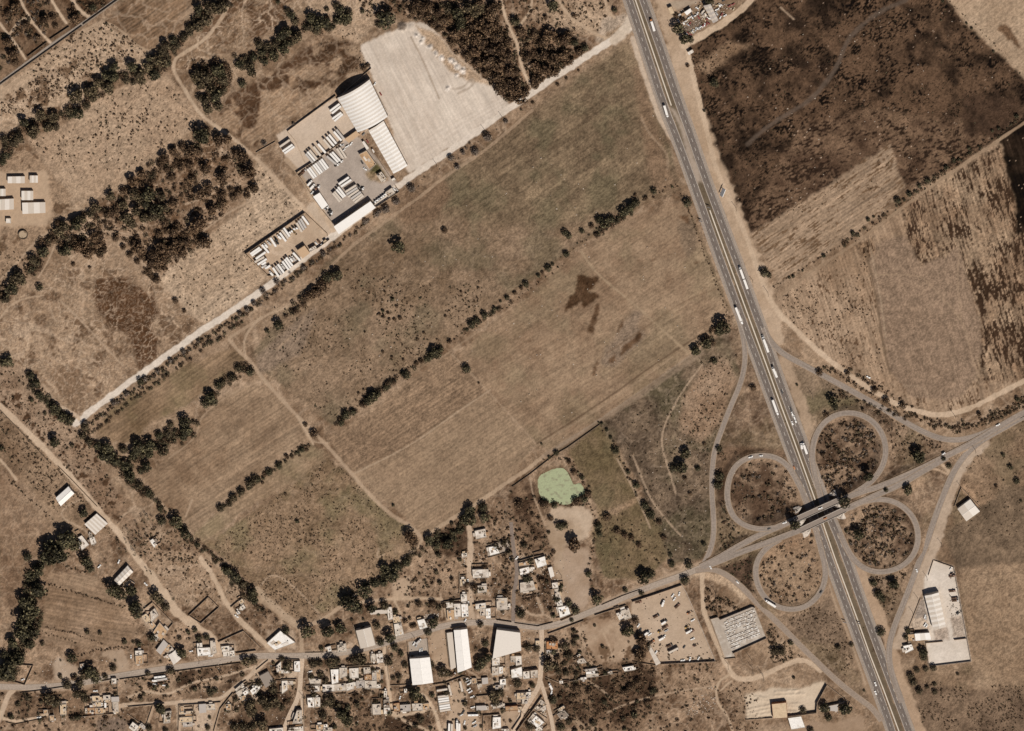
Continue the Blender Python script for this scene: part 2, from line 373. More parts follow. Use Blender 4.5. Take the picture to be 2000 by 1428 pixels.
# top left
field('scrub_land', [(-95,-95),(250,-95),(232,0),(100,85),(0,160),(-95,225)], DK, MID, mot=.9)
field('pasture', [(-95,240),(0,172),(160,60),(200,40),(255,75),(300,100),(300,130),(215,150),(140,215),(40,245),(-95,330)], TAN, LTAN, mot=.6, dark=(DRY,.58,30,12), veins=(.55,26))
field('field', [(204,38),(262,-10),(400,-95),(420,-40),(375,45),(310,98),(283,101),(240,72)], (92,67,46), (136,107,80), f=(36,.18,.24), veins=(.4,40))
field('pasture', [(350,108),(460,-10),(470,-95),(640,-95),(640,0),(560,38),(500,85),(420,112),(375,135),(345,140)], (126,98,72), (158,129,101), dark=((104,77,54),.50,30,14), veins=(.75,24), f=(36,.08,.14))
field('pasture', [(235,168),(330,146),(385,217),(400,237),(300,310),(235,372),(160,402),(92,330),(52,272),(130,242)], (160,130,102), (172,144,116), mot=.4, veins=(.2,34))
field('field', [(412,235),(440,190),(500,158),(580,108),(622,68),(700,88),(708,122),(640,180),(560,240),(498,286)], (146,116,88), TAN, dark=((90,64,43),.48,46,15), veins=(.42,30), f=(36,.12,.2))
field('pasture', [(530,-95),(760,-95),(745,30),(700,85),(640,60),(620,40)], TAN, LTAN, veins=(.5,26))
field('scrub_land', [(745,20),(760,-95),(1210,-95),(1212,45),(1180,80),(1040,172),(1010,200),(985,196),(940,150),(882,96),(860,62),(820,42),(790,32)], (96,70,49), (140,110,84), mot=.8, veins=(.5,34))
field('scrub_land', [(1035,-95),(1225,-95),(1180,75),(1100,60),(1040,40)], (130,102,76), LTAN, mot=.7, veins=(.4,30))
field('wood_floor', [(380,252),(402,250),(490,312),(505,352),(420,440),(390,482),(340,522),(300,552),(270,492),(215,450),(205,492),(150,492),(108,462),(140,430),(200,400),(260,350),(330,300)], (110,82,58), (160,130,102), mot=.8, veins=(.6,22))
field('scrub_land', [(-95,300),(60,280),(140,400),(110,455),(60,500),(-95,600)], (150,121,94), TAN, mot=.6, dark=(DRY,.6,20,33))
field('farm_yard', [(-95,335),(95,333),(103,420),(90,442),(-95,440)], LTAN, (182,152,122), mot=.4)
field('pasture', [(505,302),(560,370),(600,412),(478,488),(528,545),(400,632),(365,612),(312,548),(330,522),(400,470),(480,400)], (164,136,108), (180,153,125), mot=.5, f=(33,.08,.1), veins=(.3,40))
field('field', [(100,510),(150,495),(210,490),(250,520),(312,556),(396,640),(300,708),(155,818),(60,722),(-95,650),(-95,610),(60,572)], (134,106,80), TAN, mot=.8, dark=(DRY,.58,22,18), veins=(.55,20))
field(None, [(183,545),(215,538),(250,545),(300,577),(312,612),(292,640),(310,660),(305,702),(272,722),(250,655),(216,640),(185,600)], (78,52,31), (96,66,42), mot=.9, veins=(.55,13), soft=4)
field(None, [(100,720),(150,715),(180,760),(150,800),(115,770)], (104,76,52), MID, veins=(.5,20), soft=4)
field('pasture', [(-95,640),(60,722),(150,825),(230,960),(290,1060),(200,1000),(110,895),(0,790),(-95,720)], (132,103,78), (158,130,104), mot=.8, dark=(DK,.6,14,40))
field('pasture', [(-95,800),(0,800),(110,905),(240,1050),(180,1090),(110,1020),(60,950),(-95,880)], (120,94,70), (150,122,95), mot=.8)
field('field', [(-95,900),(0,905),(60,960),(110,1030),(60,1090),(50,1180),(20,1260),(-95,1300)], (122,94,70), (150,121,94), mot=.6, veins=(.2,30))
field('field', [(186,846),(215,802),(300,742),(440,682),(484,692),(470,722),(420,752),(360,792),(300,822),(258,866),(220,862)], (112,88,62), (146,118,90), f=(34,.1,.16), green=((104,94,62),.45))
field('field', [(495,745),(560,790),(605,850),(560,882),(430,988),(376,1040),(340,1002),(276,936),(330,892),(380,852),(388,815),(440,772)], (128,101,76), (158,130,102), f=(33,.09,.14))
field('field', [(606,866),(652,890),(560,950),(470,1002),(400,1062),(376,1046),(430,994),(560,890)], (138,111,84), (158,131,103), f=(33,.08,.1), green=((118,106,74),.4))
field('pasture', [(400,1062),(560,955),(640,892),(690,932),(760,1002),(826,1046),(800,1082),(735,1132),(650,1192),(612,1212),(540,1202),(500,1150),(440,1092)], (122,97,71), (150,121,93), mot=.7, green=((112,102,70),.55), veins=(.15,30))
field('field', [(640,856),(700,822),(860,702),(882,690),(932,742),(1000,822),(1046,866),(1004,930),(870,1022),(832,1046),(690,922)], (142,115,89), (156,129,101), mot=.3, f=(33,.07,.06))
field(None, [(640,856),(700,822),(860,702),(882,690),(932,742),(956,764),(900,800),(800,872),(690,922)], (134,107,82), (149,121,94), mot=.3, f=(33,.11,.10), soft=3)
field('pasture', [(490,692),(560,600),(640,512),(700,470),(800,400),(872,340),(990,260),(1050,202),(1226,78),(1252,130),(1292,230),(1332,372),(1270,388),(1200,432),(1100,502),(900,642),(842,702),(650,832),(560,762),(505,712)], (118,94,70), (146,119,93), mot=.6, big=.8, green=((106,94,70),.5), f=(33,.05,.1), veins=(.1,40))
field(None, [(900,330),(1050,215),(1225,80),(1255,140),(1290,240),(1320,370),(1230,400),(1100,440),(960,440),(860,420)], (114,93,70), (136,113,86), mot=.8, green=((104,93,68),.6), f=(36,.08,.14), soft=26)
field(None, [(1235,130),(1252,132),(1300,300),(1325,370),(1275,382),(1255,270)], (122,96,72), (140,112,86), mot=.6, soft=8)
field(None, [(770,400),(868,345),(880,380),(850,430),(790,440)], (118,92,69), (136,108,82), mot=.5, soft=7)
field(None, [(560,640),(620,600),(590,690),(540,715),(505,730),(500,700)], (126,104,84), (146,122,100), mot=.6, soft=5)
field('field', [(1334,392),(1346,400),(1380,480),(1422,602),(1400,642),(1340,692),(1172,832),(1080,882),(1046,866),(1002,812),(932,736),(890,692),(1000,602),(1120,502),(1230,422)], (132,104,79), (156,128,100), mot=.6, f=(33,.06,.12), green=((126,112,84),.3))
field(None, t21((1290,300),(1440,270),(1450,480),(1380,600),(1350,560),(1310,440)), (122,101,79), (134,110,87), mot=.4, soft=4)
field(None, t21((800,1210),(870,1090),(960,990),(1040,1020),(960,1110),(1050,1180),(960,1280),(830,1428),(700,1428),(710,1300)), (128,106,85), (142,118,96), mot=.5, soft=5)
for pl in (t21((510,720),(600,735),(680,740),(650,800),(590,860),(640,850),(690,890),(560,975),(540,930),(470,980),(400,1010),(450,900),(500,840)), t21((640,960),(690,950),(660,1100),(640,1170),(580,1160),(630,1070)),
           t21((800,1180),(870,1070),(870,1110),(820,1170)), t21((860,1300),(900,1250),(990,1170),(1015,1190),(930,1290),(850,1360)), t21((760,1370),(820,1330),(800,1390),(760,1405)), t21((650,1420),(690,1350),(670,1420)),
           t22((640,0),(660,0),(655,80),(630,90)), t21((1300,250),(1390,250),(1390,330),(1360,320)), t21((1440,600),(1470,610),(1440,640)), t21((975,590),(1010,600),(985,615)), t21((1060,610),(1140,575),(1090,610)), t21((120,1250),(180,1200),(150,1240))):
    field(None, pl, (80,56,36), (110,82,58), mot=1.1, soft=1)
field('pasture', [(1080,884),(1180,822),(1420,642),(1456,690),(1442,762),(1402,852),(1390,962),(1400,1042),(1372,1092),(1312,1102),(1256,962),(1202,862)], (88,71,55), (130,107,84), mot=1.0, green=((94,86,60),.5), veins=(.25,36))
field(None, [(1365,720),(1420,700),(1440,740),(1400,840),(1370,870),(1330,840),(1330,780)], (140,111,85), (162,133,106), mot=.7, soft=7)
field('pasture', [(1170,830),(1202,872),(1240,962),(1290,1032),(1306,1090),(1250,1132),(1182,1132),(1150,1052),(1170,1012),(1140,932),(1110,882)], (108,90,62), (132,108,80), mot=.7, green=((106,94,66),.55))
field(None, t22((700,1150),(760,1130),(990,1020),(980,1060),(800,1170)), (146,116,86), TAN, soft=3)
# village and its lots
field('village_ground', [(400,1062),(500,1150),(545,1205),(620,1215),(740,1135),(828,1050),(1000,935),(1050,905),(1150,980),(1170,1130),(1260,1140),(1380,1100),(1420,1200),(1460,1330),(1400,1520),(-95,1520),(-95,1260),(60,1200),(110,1100),(190,1040),(290,1060)], (104,78,56), (160,130,102), mot=1.0, big=.5, veins=(.35,24))
field('farm_field', [(95,1120),(190,1130),(225,1180),(270,1230),(240,1265),(180,1265),(80,1255),(85,1190)], (134,106,80), (160,131,104), f=(-10,.12,.2))
field('farm_field', t03((400,190),(560,190),(760,230),(830,330),(870,400),(640,360),(380,280)), (142,114,88), (164,136,108), f=(-14,.1,.12))
field('pasture', [(285,1085),(330,1075),(400,1085),(440,1105),(490,1150),(470,1180),(420,1190),(345,1180),(300,1130)], (140,111,84), (168,139,111), mot=.8, veins=(.5,20))
field('dirt_lot', t13((1060,260),(1210,200),(1205,390),(1080,405)), LTAN, (180,152,124), mot=.3)
field('dirt_lot', [(1078,995),(1100,985),(1140,985),(1158,1010),(1150,1045),(1120,1065),(1085,1070),(1070,1040)], (172,145,118), (190,165,139), mot=.6)
field('dirt_lot', z7((1540,0),(1930,0),(1940,250),(1790,330),(1830,600),(1928,700),(1928,1050),(1800,1050),(1740,850),(1640,750),(1650,500)), (158,130,102), (180,154,128), mot=.6)
field('dirt_lot', t23((400,0),(600,0),(620,200),(590,460),(540,500),(420,420),(400,250)), (160,132,106), (178,152,128), mot=.6)
field('dirt_lot', t23((520,620),(680,520),(960,620),(980,780),(940,880),(800,900),(690,940),(650,870),(560,760)), (150,120,93), (182,154,126), mot=.8, dark=(DRY,.58,16,61))
field('dirt_lot', r5((30,240),(720,10),(850,270),(1190,1070),(420,1110),(240,880),(20,430)), (172,145,118), (186,160,134), mot=.4, warp=False, soft=1)
field('sand_lot', r8((480,350),(800,280),(1180,280),(1440,180),(1460,240),(1340,450),(1340,560),(990,600),(800,640),(490,650)), (190,166,139), (204,181,154), mot=.4, soft=2)
field('dirt_lot', r8((1000,780),(1200,680),(1600,690),(1900,600),(1950,800),(1700,900),(900,900)), (150,121,94), (166,138,112), mot=.4)
field('dirt_lot', v4((1020,690),(1250,600),(1310,900),(1300,1100),(1480,1150),(1520,1428),(900,1428),(1040,1100)), (172,143,115), (186,158,130), mot=.4)
field('dirt_lot', v1((830,380),(900,250),(1250,450),(1240,600),(850,610)), (160,133,107), (184,160,136), mot=.5)
field('dirt_lot', v1((1560,220),(1900,130),(2000,300),(2000,520),(1880,520),(1800,350)), (158,130,103), (180,155,130), mot=.5)
field('dirt_lot', v5((200,1120),(560,1100),(400,1400),(200,1400)), (166,138,111), (182,154,126), mot=.5)
field('dirt_lot', v5((1310,980),(1700,980),(1820,1100),(1780,1270),(1500,1350),(1280,1250)), (152,124,97), (172,144,116), mot=.5)
field('dirt_lot', v6((1500,680),(1760,640),(1830,1240),(1620,1230),(1520,1000)), (160,130,102), (180,152,124), mot=.6)
field(None, v1((1530,1240),(1900,1220),(1980,1300),(2000,1428),(1500,1428)), (118,97,80), (130,108,90), mot=.4, soft=2)
field(None, v2((300,600),(1050,560),(1300,620),(700,860),(300,880),(0,920),(0,850)), (150,120,92), TAN, mot=.8, veins=(.4,18), soft=4)
for pl in ([(1085,1345),(1150,1310),(1220,1290),(1280,1300),(1285,1370),(1250,1428),(1180,1428),(1120,1400),(1090,1400)], [(1000,950),(1040,940),(1060,990),(1065,1060),(1045,1080),(1010,1050)], [(700,1385),(780,1375),(840,1400),(830,1440),(690,1440)], [(850,1040),(915,1020),(915,1090),(850,1085)], [(1010,1100),(1050,1090),(1075,1130),(1095,1190),(1050,1200),(1012,1170)], [(560,1340),(580,1380),(545,1420),(500,1440),(440,1440),(470,1380),(520,1340)], [(30,1350),(120,1340),(170,1360),(160,1400),(80,1395),(40,1420)], [(350,1310),(470,1290),(470,1320),(340,1345)], [(330,1370),(430,1345),(460,1320),(470,1340),(430,1365)]):
    field(None, pl, (80,59,43), (132,104,79), mot=1.5, big=.3, soft=4)
_pc = np.mean(np.array(POND), 0)
field('pond_margin', [tuple(_pc+(np.array(p)-_pc)*1.16) for p in POND], (82,64,46), (128,102,76), mot=1.2, soft=2)
for pl in (v3((800,430),(1950,400),(1960,800),(830,830)), v3((380,330),(700,330),(660,620),(390,860)), v3((780,880),(1040,880),(1010,1080),(780,1090)), v3((0,500),(300,480),(300,760),(0,860)), v4((0,960),(720,960),(720,1130),(0,1170)), v4((1440,580),(1920,560),(1920,780),(1450,790)), v4((1660,240),(2000,220),(1990,560),(1680,560)), v5((360,240),(570,230),(570,620),(380,620)), v5((450,800),(720,800),(640,1000),(450,1010)), v5((620,1150),(800,1050),(960,1200),(900,1300),(780,1428),(640,1300)), v5((930,10),(1150,10),(1120,220),(1050,340),(930,340)), z7((500,640),(780,640),(780,1000),(520,1010)), z7((140,1100),(480,1000),(480,1330),(160,1380)), z7((550,1100),(800,1080),(800,1350),(550,1350)), z7((830,1040),(1070,1040),(1060,1250),(850,1250)), z7((1150,480),(1560,470),(1420,1000),(1170,1000)), z7((1600,820),(1760,820),(1900,1290),(1730,1340)), v1((1340,850),(1860,850),(1860,1150),(1340,1160)), v2((800,1010),(1400,1000),(1400,1428),(800,1428)), v2((1640,680),(2000,560),(2000,900),(1680,1000)), z8((590,520),(960,760),(820,1000),(590,760)), z8((1230,980),(1700,980),(1700,1180),(1240,1180)), t13((80,640),(310,640),(310,800),(80,800)), v6((40,840),(310,830),(310,1000),(40,1000))):
    field(None, pl, (150,122,96), (184,158,132), mot=1.2, big=.2, soft=3, grain=.7)
# right side
field('field', [(1345,92),(1480,0),(1480,-95),(1852,-95),(1852,0),(1882,42),(2000,152),(2095,230),(2000,236),(1870,322),(1470,456),(1432,392),(1396,302),(1366,202)], (54,40,30), (104,78,57), mot=1.2, big=.8, fleck=((140,116,96),.002), streak=(30,(32,24,18),.60,4.5,2.6,30))
field(None, [(1560,250),(1700,210),(1850,235),(1990,215),(2000,236),(1870,322),(1740,385),(1470,456),(1455,420)], (88,65,48), (124,96,72), mot=.9, big=.5, soft=10, fleck=((170,144,120),.003), streak=(20,(58,42,31),.60,8,3,40))
field(None, [(1880,180),(1995,190),(1995,225),(1940,270),(1880,260)], (48,36,28), (84,62,46), mot=1.0, soft=5)
field(None, [(1358,130),(1420,80),(1470,90),(1430,110),(1385,150)], (128,99,73), (146,117,90), mot=.6, soft=5)
track('stream_bed', [(1800,-30),(1770,2),(1720,20),(1680,52),(1652,82),(1641,118),(1622,150),(1585,195),(1535,224),(1495,250),(1460,282)], 7, (92,76,63), (108,90,76), soft=3.5, amt=.8)
field('field', [(1850,-95),(2095,-95),(2095,230),(2000,152),(1960,112),(1890,42),(1850,0)], (160,132,104), (176,148,119), f=(40,.06,.08))
field(None, t30((1790,220),(1850,180),(1980,380),(1960,385)), (110,82,58), (124,94,68), soft=1)
field('field', [(1740,282),(1755,332),(1770,362),(1720,422),(1600,500),(1522,556),(1492,502),(1466,456),(1600,372),(1690,312)], (148,121,95), (166,138,111), mot=.5, f=(34,.12,.14), streak=(34,(116,89,64),.70,18,2.4,50))
field('field', [(2095,190),(2000,247),(1840,352),(1660,487),(1516,576),(1522,602),(1560,662),(1660,732),(1760,782),(1850,810),(1900,796),(2000,742),(2095,690)], (146,117,90), (168,139,111), mot=.6, f=(-72,.12,.12), streak=(-72,(100,74,52),.72,12,2.2,60))
field(None, [(1690,482),(1720,470),(1770,462),(1800,500),(1870,482),(1900,580),(1922,662),(1906,722),(1902,742),(1870,782),(1780,776),(1736,722),(1720,642)], (136,110,87), (149,122,98), mot=.3, f=(-72,.05,.05), soft=1)
field(None, [(1758,402),(1850,345),(1955,282),(1985,402),(2095,455),(2095,690),(2000,742),(1906,746),(1922,642),(1890,542),(1872,482),(1850,500),(1800,520),(1772,462)], (134,105,79), (158,130,102), mot=.7, f=(-74,.16,.2), streak=(-74,(70,50,35),.52,14,2.2,40), soft=2)
field(None, t31((680,490),(820,420),(840,540),(780,600),(720,560)), (120,92,66), (150,121,94), f=(-74,.2,.2), streak=(-74,(70,48,32),.48,20,2.6,60), soft=2)
field('field', [(1950,262),(2095,170),(2095,455),(1985,455),(1985,402)], (30,23,17), (58,43,32), mot=1.0, f=(-72,.2,.2), fleck=((150,124,100),.005), soft=1)
# junction grounds
field('verge', [(1420,640),(1490,620),(1530,680),(1700,790),(1830,860),(1880,880),(1820,1000),(1790,1110),(1740,1260),(1700,1380),(1660,1360),(1500,1200),(1400,1112),(1395,1000),(1395,880),(1450,740)], (98,75,56), (148,120,94), mot=1.1, veins=(.25,26), green=((108,96,66),.3))
for lp in (LOOP_NE, LOOP_NW, LOOP_SE, LOOP_SW):
    field('loop_island', [p[:2] for p in lp], (94,71,53), (150,122,96), mot=1.2, big=.3, soft=3)
field(None, [p[:2] for p in LOOP_SW], (128,99,74), (156,127,99), mot=.8, soft=3)
field(None, t32((150,0),(330,40),(700,250),(640,330),(440,320),(340,400),(230,200)), (116,95,73), (146,121,96), mot=.7, green=((102,92,62),.6), soft=5)
field(None, [(1405,885),(1420,870),(1540,880),(1545,900),(1490,885),(1440,895),(1425,920),(1418,980),(1400,1000)], (96,72,52), (130,102,78), mot=.9, soft=4)
field(None, [(1405,1110),(1470,1085),(1470,1160),(1440,1130)], (72,54,41), (112,86,66), mot=.9, soft=3)
field(None, t33((500,350),(440,400),(300,520),(120,560),(230,680),(480,760),(680,820),(640,640),(540,460)), (110,89,69), (136,111,88), mot=.7, soft=6)
field('pasture', [(1900,880),(2000,815),(2095,790),(2095,1400),(2000,1430),(1880,1430),(1780,1330),(1790,1250),(1870,1310),(1895,1290),(1870,1130),(1822,1090),(1850,985)], (122,96,72), (150,122,95), mot=.7, green=((108,96,70),.35))
field(None, [(1850,1040),(1960,950),(2095,960),(2095,1110),(1880,1130),(1860,1090)], (108,88,68), (132,108,84), mot=.8, soft=5)
field(None, [(1875,1110),(2095,1090),(2095,1330),(1905,1348),(1895,1290)], (142,114,87), (158,130,102), mot=.5, soft=3)
field(None, [(1780,1330),(1905,1350),(2095,1335),(2095,1520),(1800,1520)], (106,84,65), (136,110,86), mot=.8, soft=3)
field(None, t32((1510,950),(1570,900),(1665,1105),(1630,1130)), (160,128,98), (172,140,110), soft=1)
field(None, t32((1620,730),(1560,900),(1670,1090),(1770,1030)), (142,113,86), (156,127,99), soft=1)
# motorway shoulders, sandy strips
track('road_shoulder', [(1290,-40),(1318,80),(1352,210),(1385,300),(1420,390),(1452,470),(1482,545),(1502,610),(1514,660)], 34, (166,137,108), (186,158,130), soft=6, sm=1)
track('road_shoulder', [(1530,705),(1558,770),(1578,830),(1585,860)], 20, (158,130,103), (176,148,120), soft=5, sm=1)
track('road_shoulder', [(1672,1110),(1700,1160),(1722,1215),(1740,1255),(1752,1320),(1775,1370),(1800,1440)], 22, (164,133,104), (180,150,121), soft=4, sm=1)
track('road_shoulder', [(1236,75),(1250,120),(1264,160),(1278,205),(1296,245),(1312,270)], 9, (182,156,130), (192,168,144), soft=2, sm=1)
track('road_shoulder', [(1605,1075),(1640,1165),(1670,1250),(1700,1330),(1730,1420)], 26, (140,112,86), (158,129,101), soft=5, sm=1)
track('road_shoulder', [(1920,868),(1885,895),(1868,930),(1850,975),(1838,1020),(1822,1075),(1806,1115),(1785,1170),(1768,1220),(1755,1260)], 20, (170,144,119), (184,160,136), soft=4, sm=1)
track('road_shoulder', [(1560,905),(1590,1000),(1620,1075)], 34, (132,104,79), (156,128,101), soft=6, sm=1)
track('road_shoulder', MAIN[:3]+[(1150,1196)], 19, (160,132,106), (176,149,122), soft=4, sm=1)
track('road_shoulder', MAIN[6:], 18, (158,129,102), (178,150,123), soft=4, sm=1)
field(None, t23((1380,210),(1480,180),(1640,200),(1760,280),(1850,400),(1800,400),(1680,290),(1500,240)), (178,148,118), (190,162,132), soft=2)
track('motorway_median', [((a[0]+b[0])/2, (a[1]+b[1])/2) for a, b in zip(resample(HW_W, 60), resample(HW_E, 60))][:], 12, (104,88,68), (122,104,82), soft=1, sm=0)
field('paved_crossover', t20((1230,830),(1260,840),(1330,960),(1500,1428),(1420,1428),(1310,1000)), (162,142,123), (176,156,137), soft=2)
for pl, c1, c2 in ((t20((700,160),(740,120),(900,110),(960,240),(860,260),(740,300),(670,350),(660,300)), (160,137,114), (172,149,126)),
                   (t20((740,300),(745,260),(850,190),(870,200),(790,270)), (124,96,70), (150,122,94))):
    field(None, pl, c1, c2, soft=2)
field('dirt_lot', r7((130,60),(160,30),(880,-30),(860,30),(680,110),(400,260),(300,180)), (158,136,114), (172,150,126), soft=2)
field('scrap_yard', r7((250,280),(900,0),(1500,0),(1640,130),(1640,220),(1270,440),(1150,520),(620,810),(470,560)), (120,94,70), (160,132,106), mot=1.0, soft=2)
field(None, r7((500,580),(720,480),(850,300),(930,460),(760,560),(560,700)), (118,98,80), (128,108,90), mot=.2, soft=1)
# yards
field('gravel_yard', [(703,88),(770,60),(790,44),(830,46),(862,70),(882,100),(942,152),(1000,206),(900,275),(800,338),(788,322),(760,240),(728,162),(722,128)], (192,173,154), (207,189,170), mot=.6, f=(-62,.05,.06), soft=1)
field(None, [(812,50),(862,70),(882,100),(942,152),(958,166),(920,162),(880,140),(850,108),(828,78)], (168,139,110), (178,149,120), mot=.3, soft=2)
field(None, [(700,255),(724,262),(800,338),(788,322),(768,280),(752,238)], (178,152,126), (190,164,139), soft=2)
for k in range(9):
    track(None, [(722+8*k, 92+2*k), (745+9*k, 150+3*k), (775+10*k, 225+4*k), (800+12*k, 300-2*k)], 2.2, ((172,152,133) if k % 2 else (214,197,180)), amt=.18, ragged=1.4)
for k in range(6):
    track(None, [(800+6*k, 318-9*k), (860+5*k, 285-9*k), (940+3*k, 232-6*k), (985, 205-3*k)], 2.2, ((174,154,135) if k % 2 else (214,197,180)), amt=.18, ragged=1.4)
track(None, t10((1210,290),(1300,460),(1430,770)), 2.5, (158,136,114), amt=.8)
track(None, t10((1490,690),(1600,700),(1700,600),(1690,680),(1580,730)), 4, (168,148,128), amt=.7, ragged=1.4)
for a, b, r in GRAVEL_PILES: field(None, [(a+r*1.3*cos(k), b+r*1.3*sin(k)) for k in np.arange(0, 6.28, .5)], (196,180,164), (212,197,182), soft=1)
field(None, [(786+10*cos(k), 52+9*sin(k)) for k in np.arange(0, 6.28, .4)], (116,100,86), (140,122,106), soft=1)
field('truck_yard', [(540,264),(655,190),(668,200),(700,257),(640,310),(582,337),(560,312)], (186,162,138), (196,173,150), mot=.4, warp=False, soft=1)
field('truck_yard', [(580,337),(640,297),(692,263),(706,272),(770,350),(780,362),(735,405),(655,452),(640,435),(612,388)], (162,145,130), (178,160,144), mot=.7, warp=False, soft=1)
field(None, z2((1190,440),(1330,330),(1330,260),(1470,440),(1540,560),(1390,600),(1250,540)), (116,98,62), (170,140,110), mot=1.2, soft=2)
field(None, z2((1230,400),(1350,310),(1500,500),(1440,440),(1330,430)), (84,78,46), (104,94,60), soft=1)
field('truck_yard', [(482,491),(594,418),(640,463),(612,486),(530,541)], (170,142,115), (186,159,131), mot=.6, warp=False, soft=1)
for k in range(4): track(None, [(545+(12+5*k)*cos(a)+k*3, 487+(6+2.2*k)*sin(a)) for a in np.arange(0, 6.5, .4)], 1.6, (192,165,138), sm=0, soft=1.2)
field('lane', [(596,412),(614,390),(652,450),(660,460),(640,470),(628,455)], (176,150,124), (192,168,143), soft=2)
field('factory_yard', r6((395,85),(635,170),(845,1305),(340,1365),(295,1075),(330,1060),(270,560),(285,310)), (196,179,161), (212,196,179), mot=.7, warp=False, soft=1)
field(None, r6((170,800),(150,790),(240,560),(280,560),(330,800)), (150,132,116), (162,144,128), soft=1)
field(None, r6((100,920),(150,795),(320,790),(340,930)), (182,158,134), (194,171,148), soft=1)
field(None, r6((600,780),(735,760),(785,1020),(640,1035)), (168,147,128), (180,160,140), soft=1)
field(None, r6((385,935),(560,900),(590,1050),(385,1060)), (164,144,126), (178,158,140), soft=1)
# dirt roads and tracks
DTAN, DLT = (180,152,123), (198,170,141)
track('dirt_road', [(1372,1115),(1371,1140),(1373,1190),(1384,1220),(1402,1262),(1425,1312),(1440,1328),(1475,1326),(1530,1300),(1560,1288),(1582,1293),(1602,1310)], 9, DTAN, DLT)
track('dirt_track', [(1425,1318),(1404,1330),(1398,1352),(1402,1375),(1420,1395),(1435,1440)], 4, DTAN)
track('dirt_track', r8((180,300),(230,250),(300,190)), 3, DTAN)
track('dirt_road', [(1338,85),(1362,180),(1382,262),(1402,342),(1440,420),(1462,472),(1482,535),(1510,602),(1560,650),(1602,690),(1662,735),(1740,786),(1800,806),(1835,812),(1870,806),(1905,793),(1960,765),(2095,695)], 9, DTAN, DLT)
track('dirt_road', [(1335,88),(1375,68),(1420,40),(1460,10),(1500,-40)], 13, DTAN, DLT)
track('dirt_track', [(2095,180),(2000,240),(1900,308),(1800,378),(1720,437),(1665,480),(1600,520),(1548,560),(1520,580)], 5, (146,118,91), (164,136,108), rut=True)
track('dirt_track', t31((840,720),(800,700),(790,640),(850,570),(885,500),(870,430)), 3, (160,132,104), rut=True, amt=.6)
track('dirt_track', t31((830,722),(950,715),(1190,722),(1300,830),(1500,1050),(1560,1200),(1610,1428)), 3, (160,132,104), amt=.6)
track(None, t31((1510,1060),(1475,740),(1500,520),(1450,400)), 3, (160,132,104), amt=.5)
track('dirt_road', [(-60,740),(0,793),(60,850),(110,900),(160,955),(200,1005),(240,1050),(262,1085),(290,1118),(318,1160),(340,1193),(375,1218),(412,1241),(432,1268)], 11, DTAN, DLT)
track(None, [(290,1118),(318,1160),(340,1193),(375,1218)], 18, DTAN, DLT)
track('dirt_track', t02((0,735),(60,800),(125,890)), 5, DTAN)
track('dirt_road', [(392,1090),(420,1130),(437,1172),(462,1206),(500,1241),(522,1262),(540,1280)], 9, DTAN, DLT)
track('dirt_track', [(300,968),(340,1012),(372,1045),(395,1075),(420,1100),(445,1120),(470,1150),(520,1180),(560,1212),(585,1230)], 6, (150,122,94), DTAN)
track(None, t13((10,320),(80,400),(200,500),(320,600)), 11, (160,134,107), DTAN, soft=3)
track('dirt_track', [(448,665),(470,690),(488,702),(505,730),(560,792),(608,840),(650,882),(692,932),(712,955),(740,985),(770,1010),(800,1026),(822,1046),(824,1060),(800,1082),(750,1122),(690,1166),(630,1212),(590,1225)], 6.5, (162,134,107), DTAN)
track(None, [(580,812),(600,845),(612,868)], 4, DTAN)
track('dirt_track', [(832,1046),(870,1022),(940,978),(1000,935),(1030,918),(1060,892)], 7, (166,138,110), DTAN)
track(None, [(1060,892),(1180,818),(1260,765),(1370,690)], 8, (138,115,93), (150,126,103), soft=3, amt=.7)
track('dirt_track', [(455,-40),(450,0),(438,30),(400,80),(350,108),(340,120),(338,140),(365,182),(385,216),(410,240),(450,265),(490,300),(530,340),(572,385),(600,412),(625,445),(640,466)], 6, (166,138,110), DLT)
track(None, [(612,385),(622,400),(645,440),(655,458)], 9, DTAN, DLT)
track(None, [(560,312),(590,345),(612,390)], 9, (166,138,110), DTAN)
track('dirt_track', [(560,600),(590,580),(650,515),(700,470),(745,440),(790,405),(820,385),(868,345),(940,300),(985,262),(1040,215)], 5, (156,128,101), (170,142,114), rut=True, amt=.85)
track(None, [(448,660),(480,640),(520,615),(560,600)], 5, (156,128,101), DTAN, amt=.8)
track(None, [(480,700),(475,670),(485,645),(510,620)], 4, DTAN, rut=True, amt=.8)
track(None, t11((160,1300),(300,1180),(360,1100),(390,1030),(400,1000)), 3, (164,136,108), amt=.7)
track(None, t20((1010,920),(1060,1030),(1150,1130),(1220,1210),(1215,1320)), 4, (164,136,108), rut=True, amt=.7)
track('dirt_track', [(1085,-20),(1100,20),(1135,50),(1170,70),(1185,75)], 5, DTAN)
track('dirt_track', [(975,-20),(985,30),(1000,65),(1012,90),(1018,130),(1035,165),(1042,178)], 5, DTAN, DLT)
track(None, [(1040,-20),(1038,20),(1015,50)], 4, DTAN)
track('dirt_track', [(1180,-10),(1185,20),(1200,35)], 5, DTAN)
for a in ([(-20,20),(10,60),(30,85),(50,115)], [(35,-10),(60,40),(90,75),(100,85)], [(95,-10),(115,25),(130,45)], [(135,-10),(155,20),(172,32)]): track('dirt_track', a, 7 if a[0][0] > 120 else 4.5, DTAN, DLT)
track(None, [(20,65),(45,30),(62,45)], 4, DTAN)
track('dirt_track', [(70,135),(100,110),(160,60),(205,40),(240,62),(265,88),(290,100)], 4, (168,140,112))
track(None, [(0,180),(70,135),(90,145),(100,155)], 5, (170,142,114), soft=3)
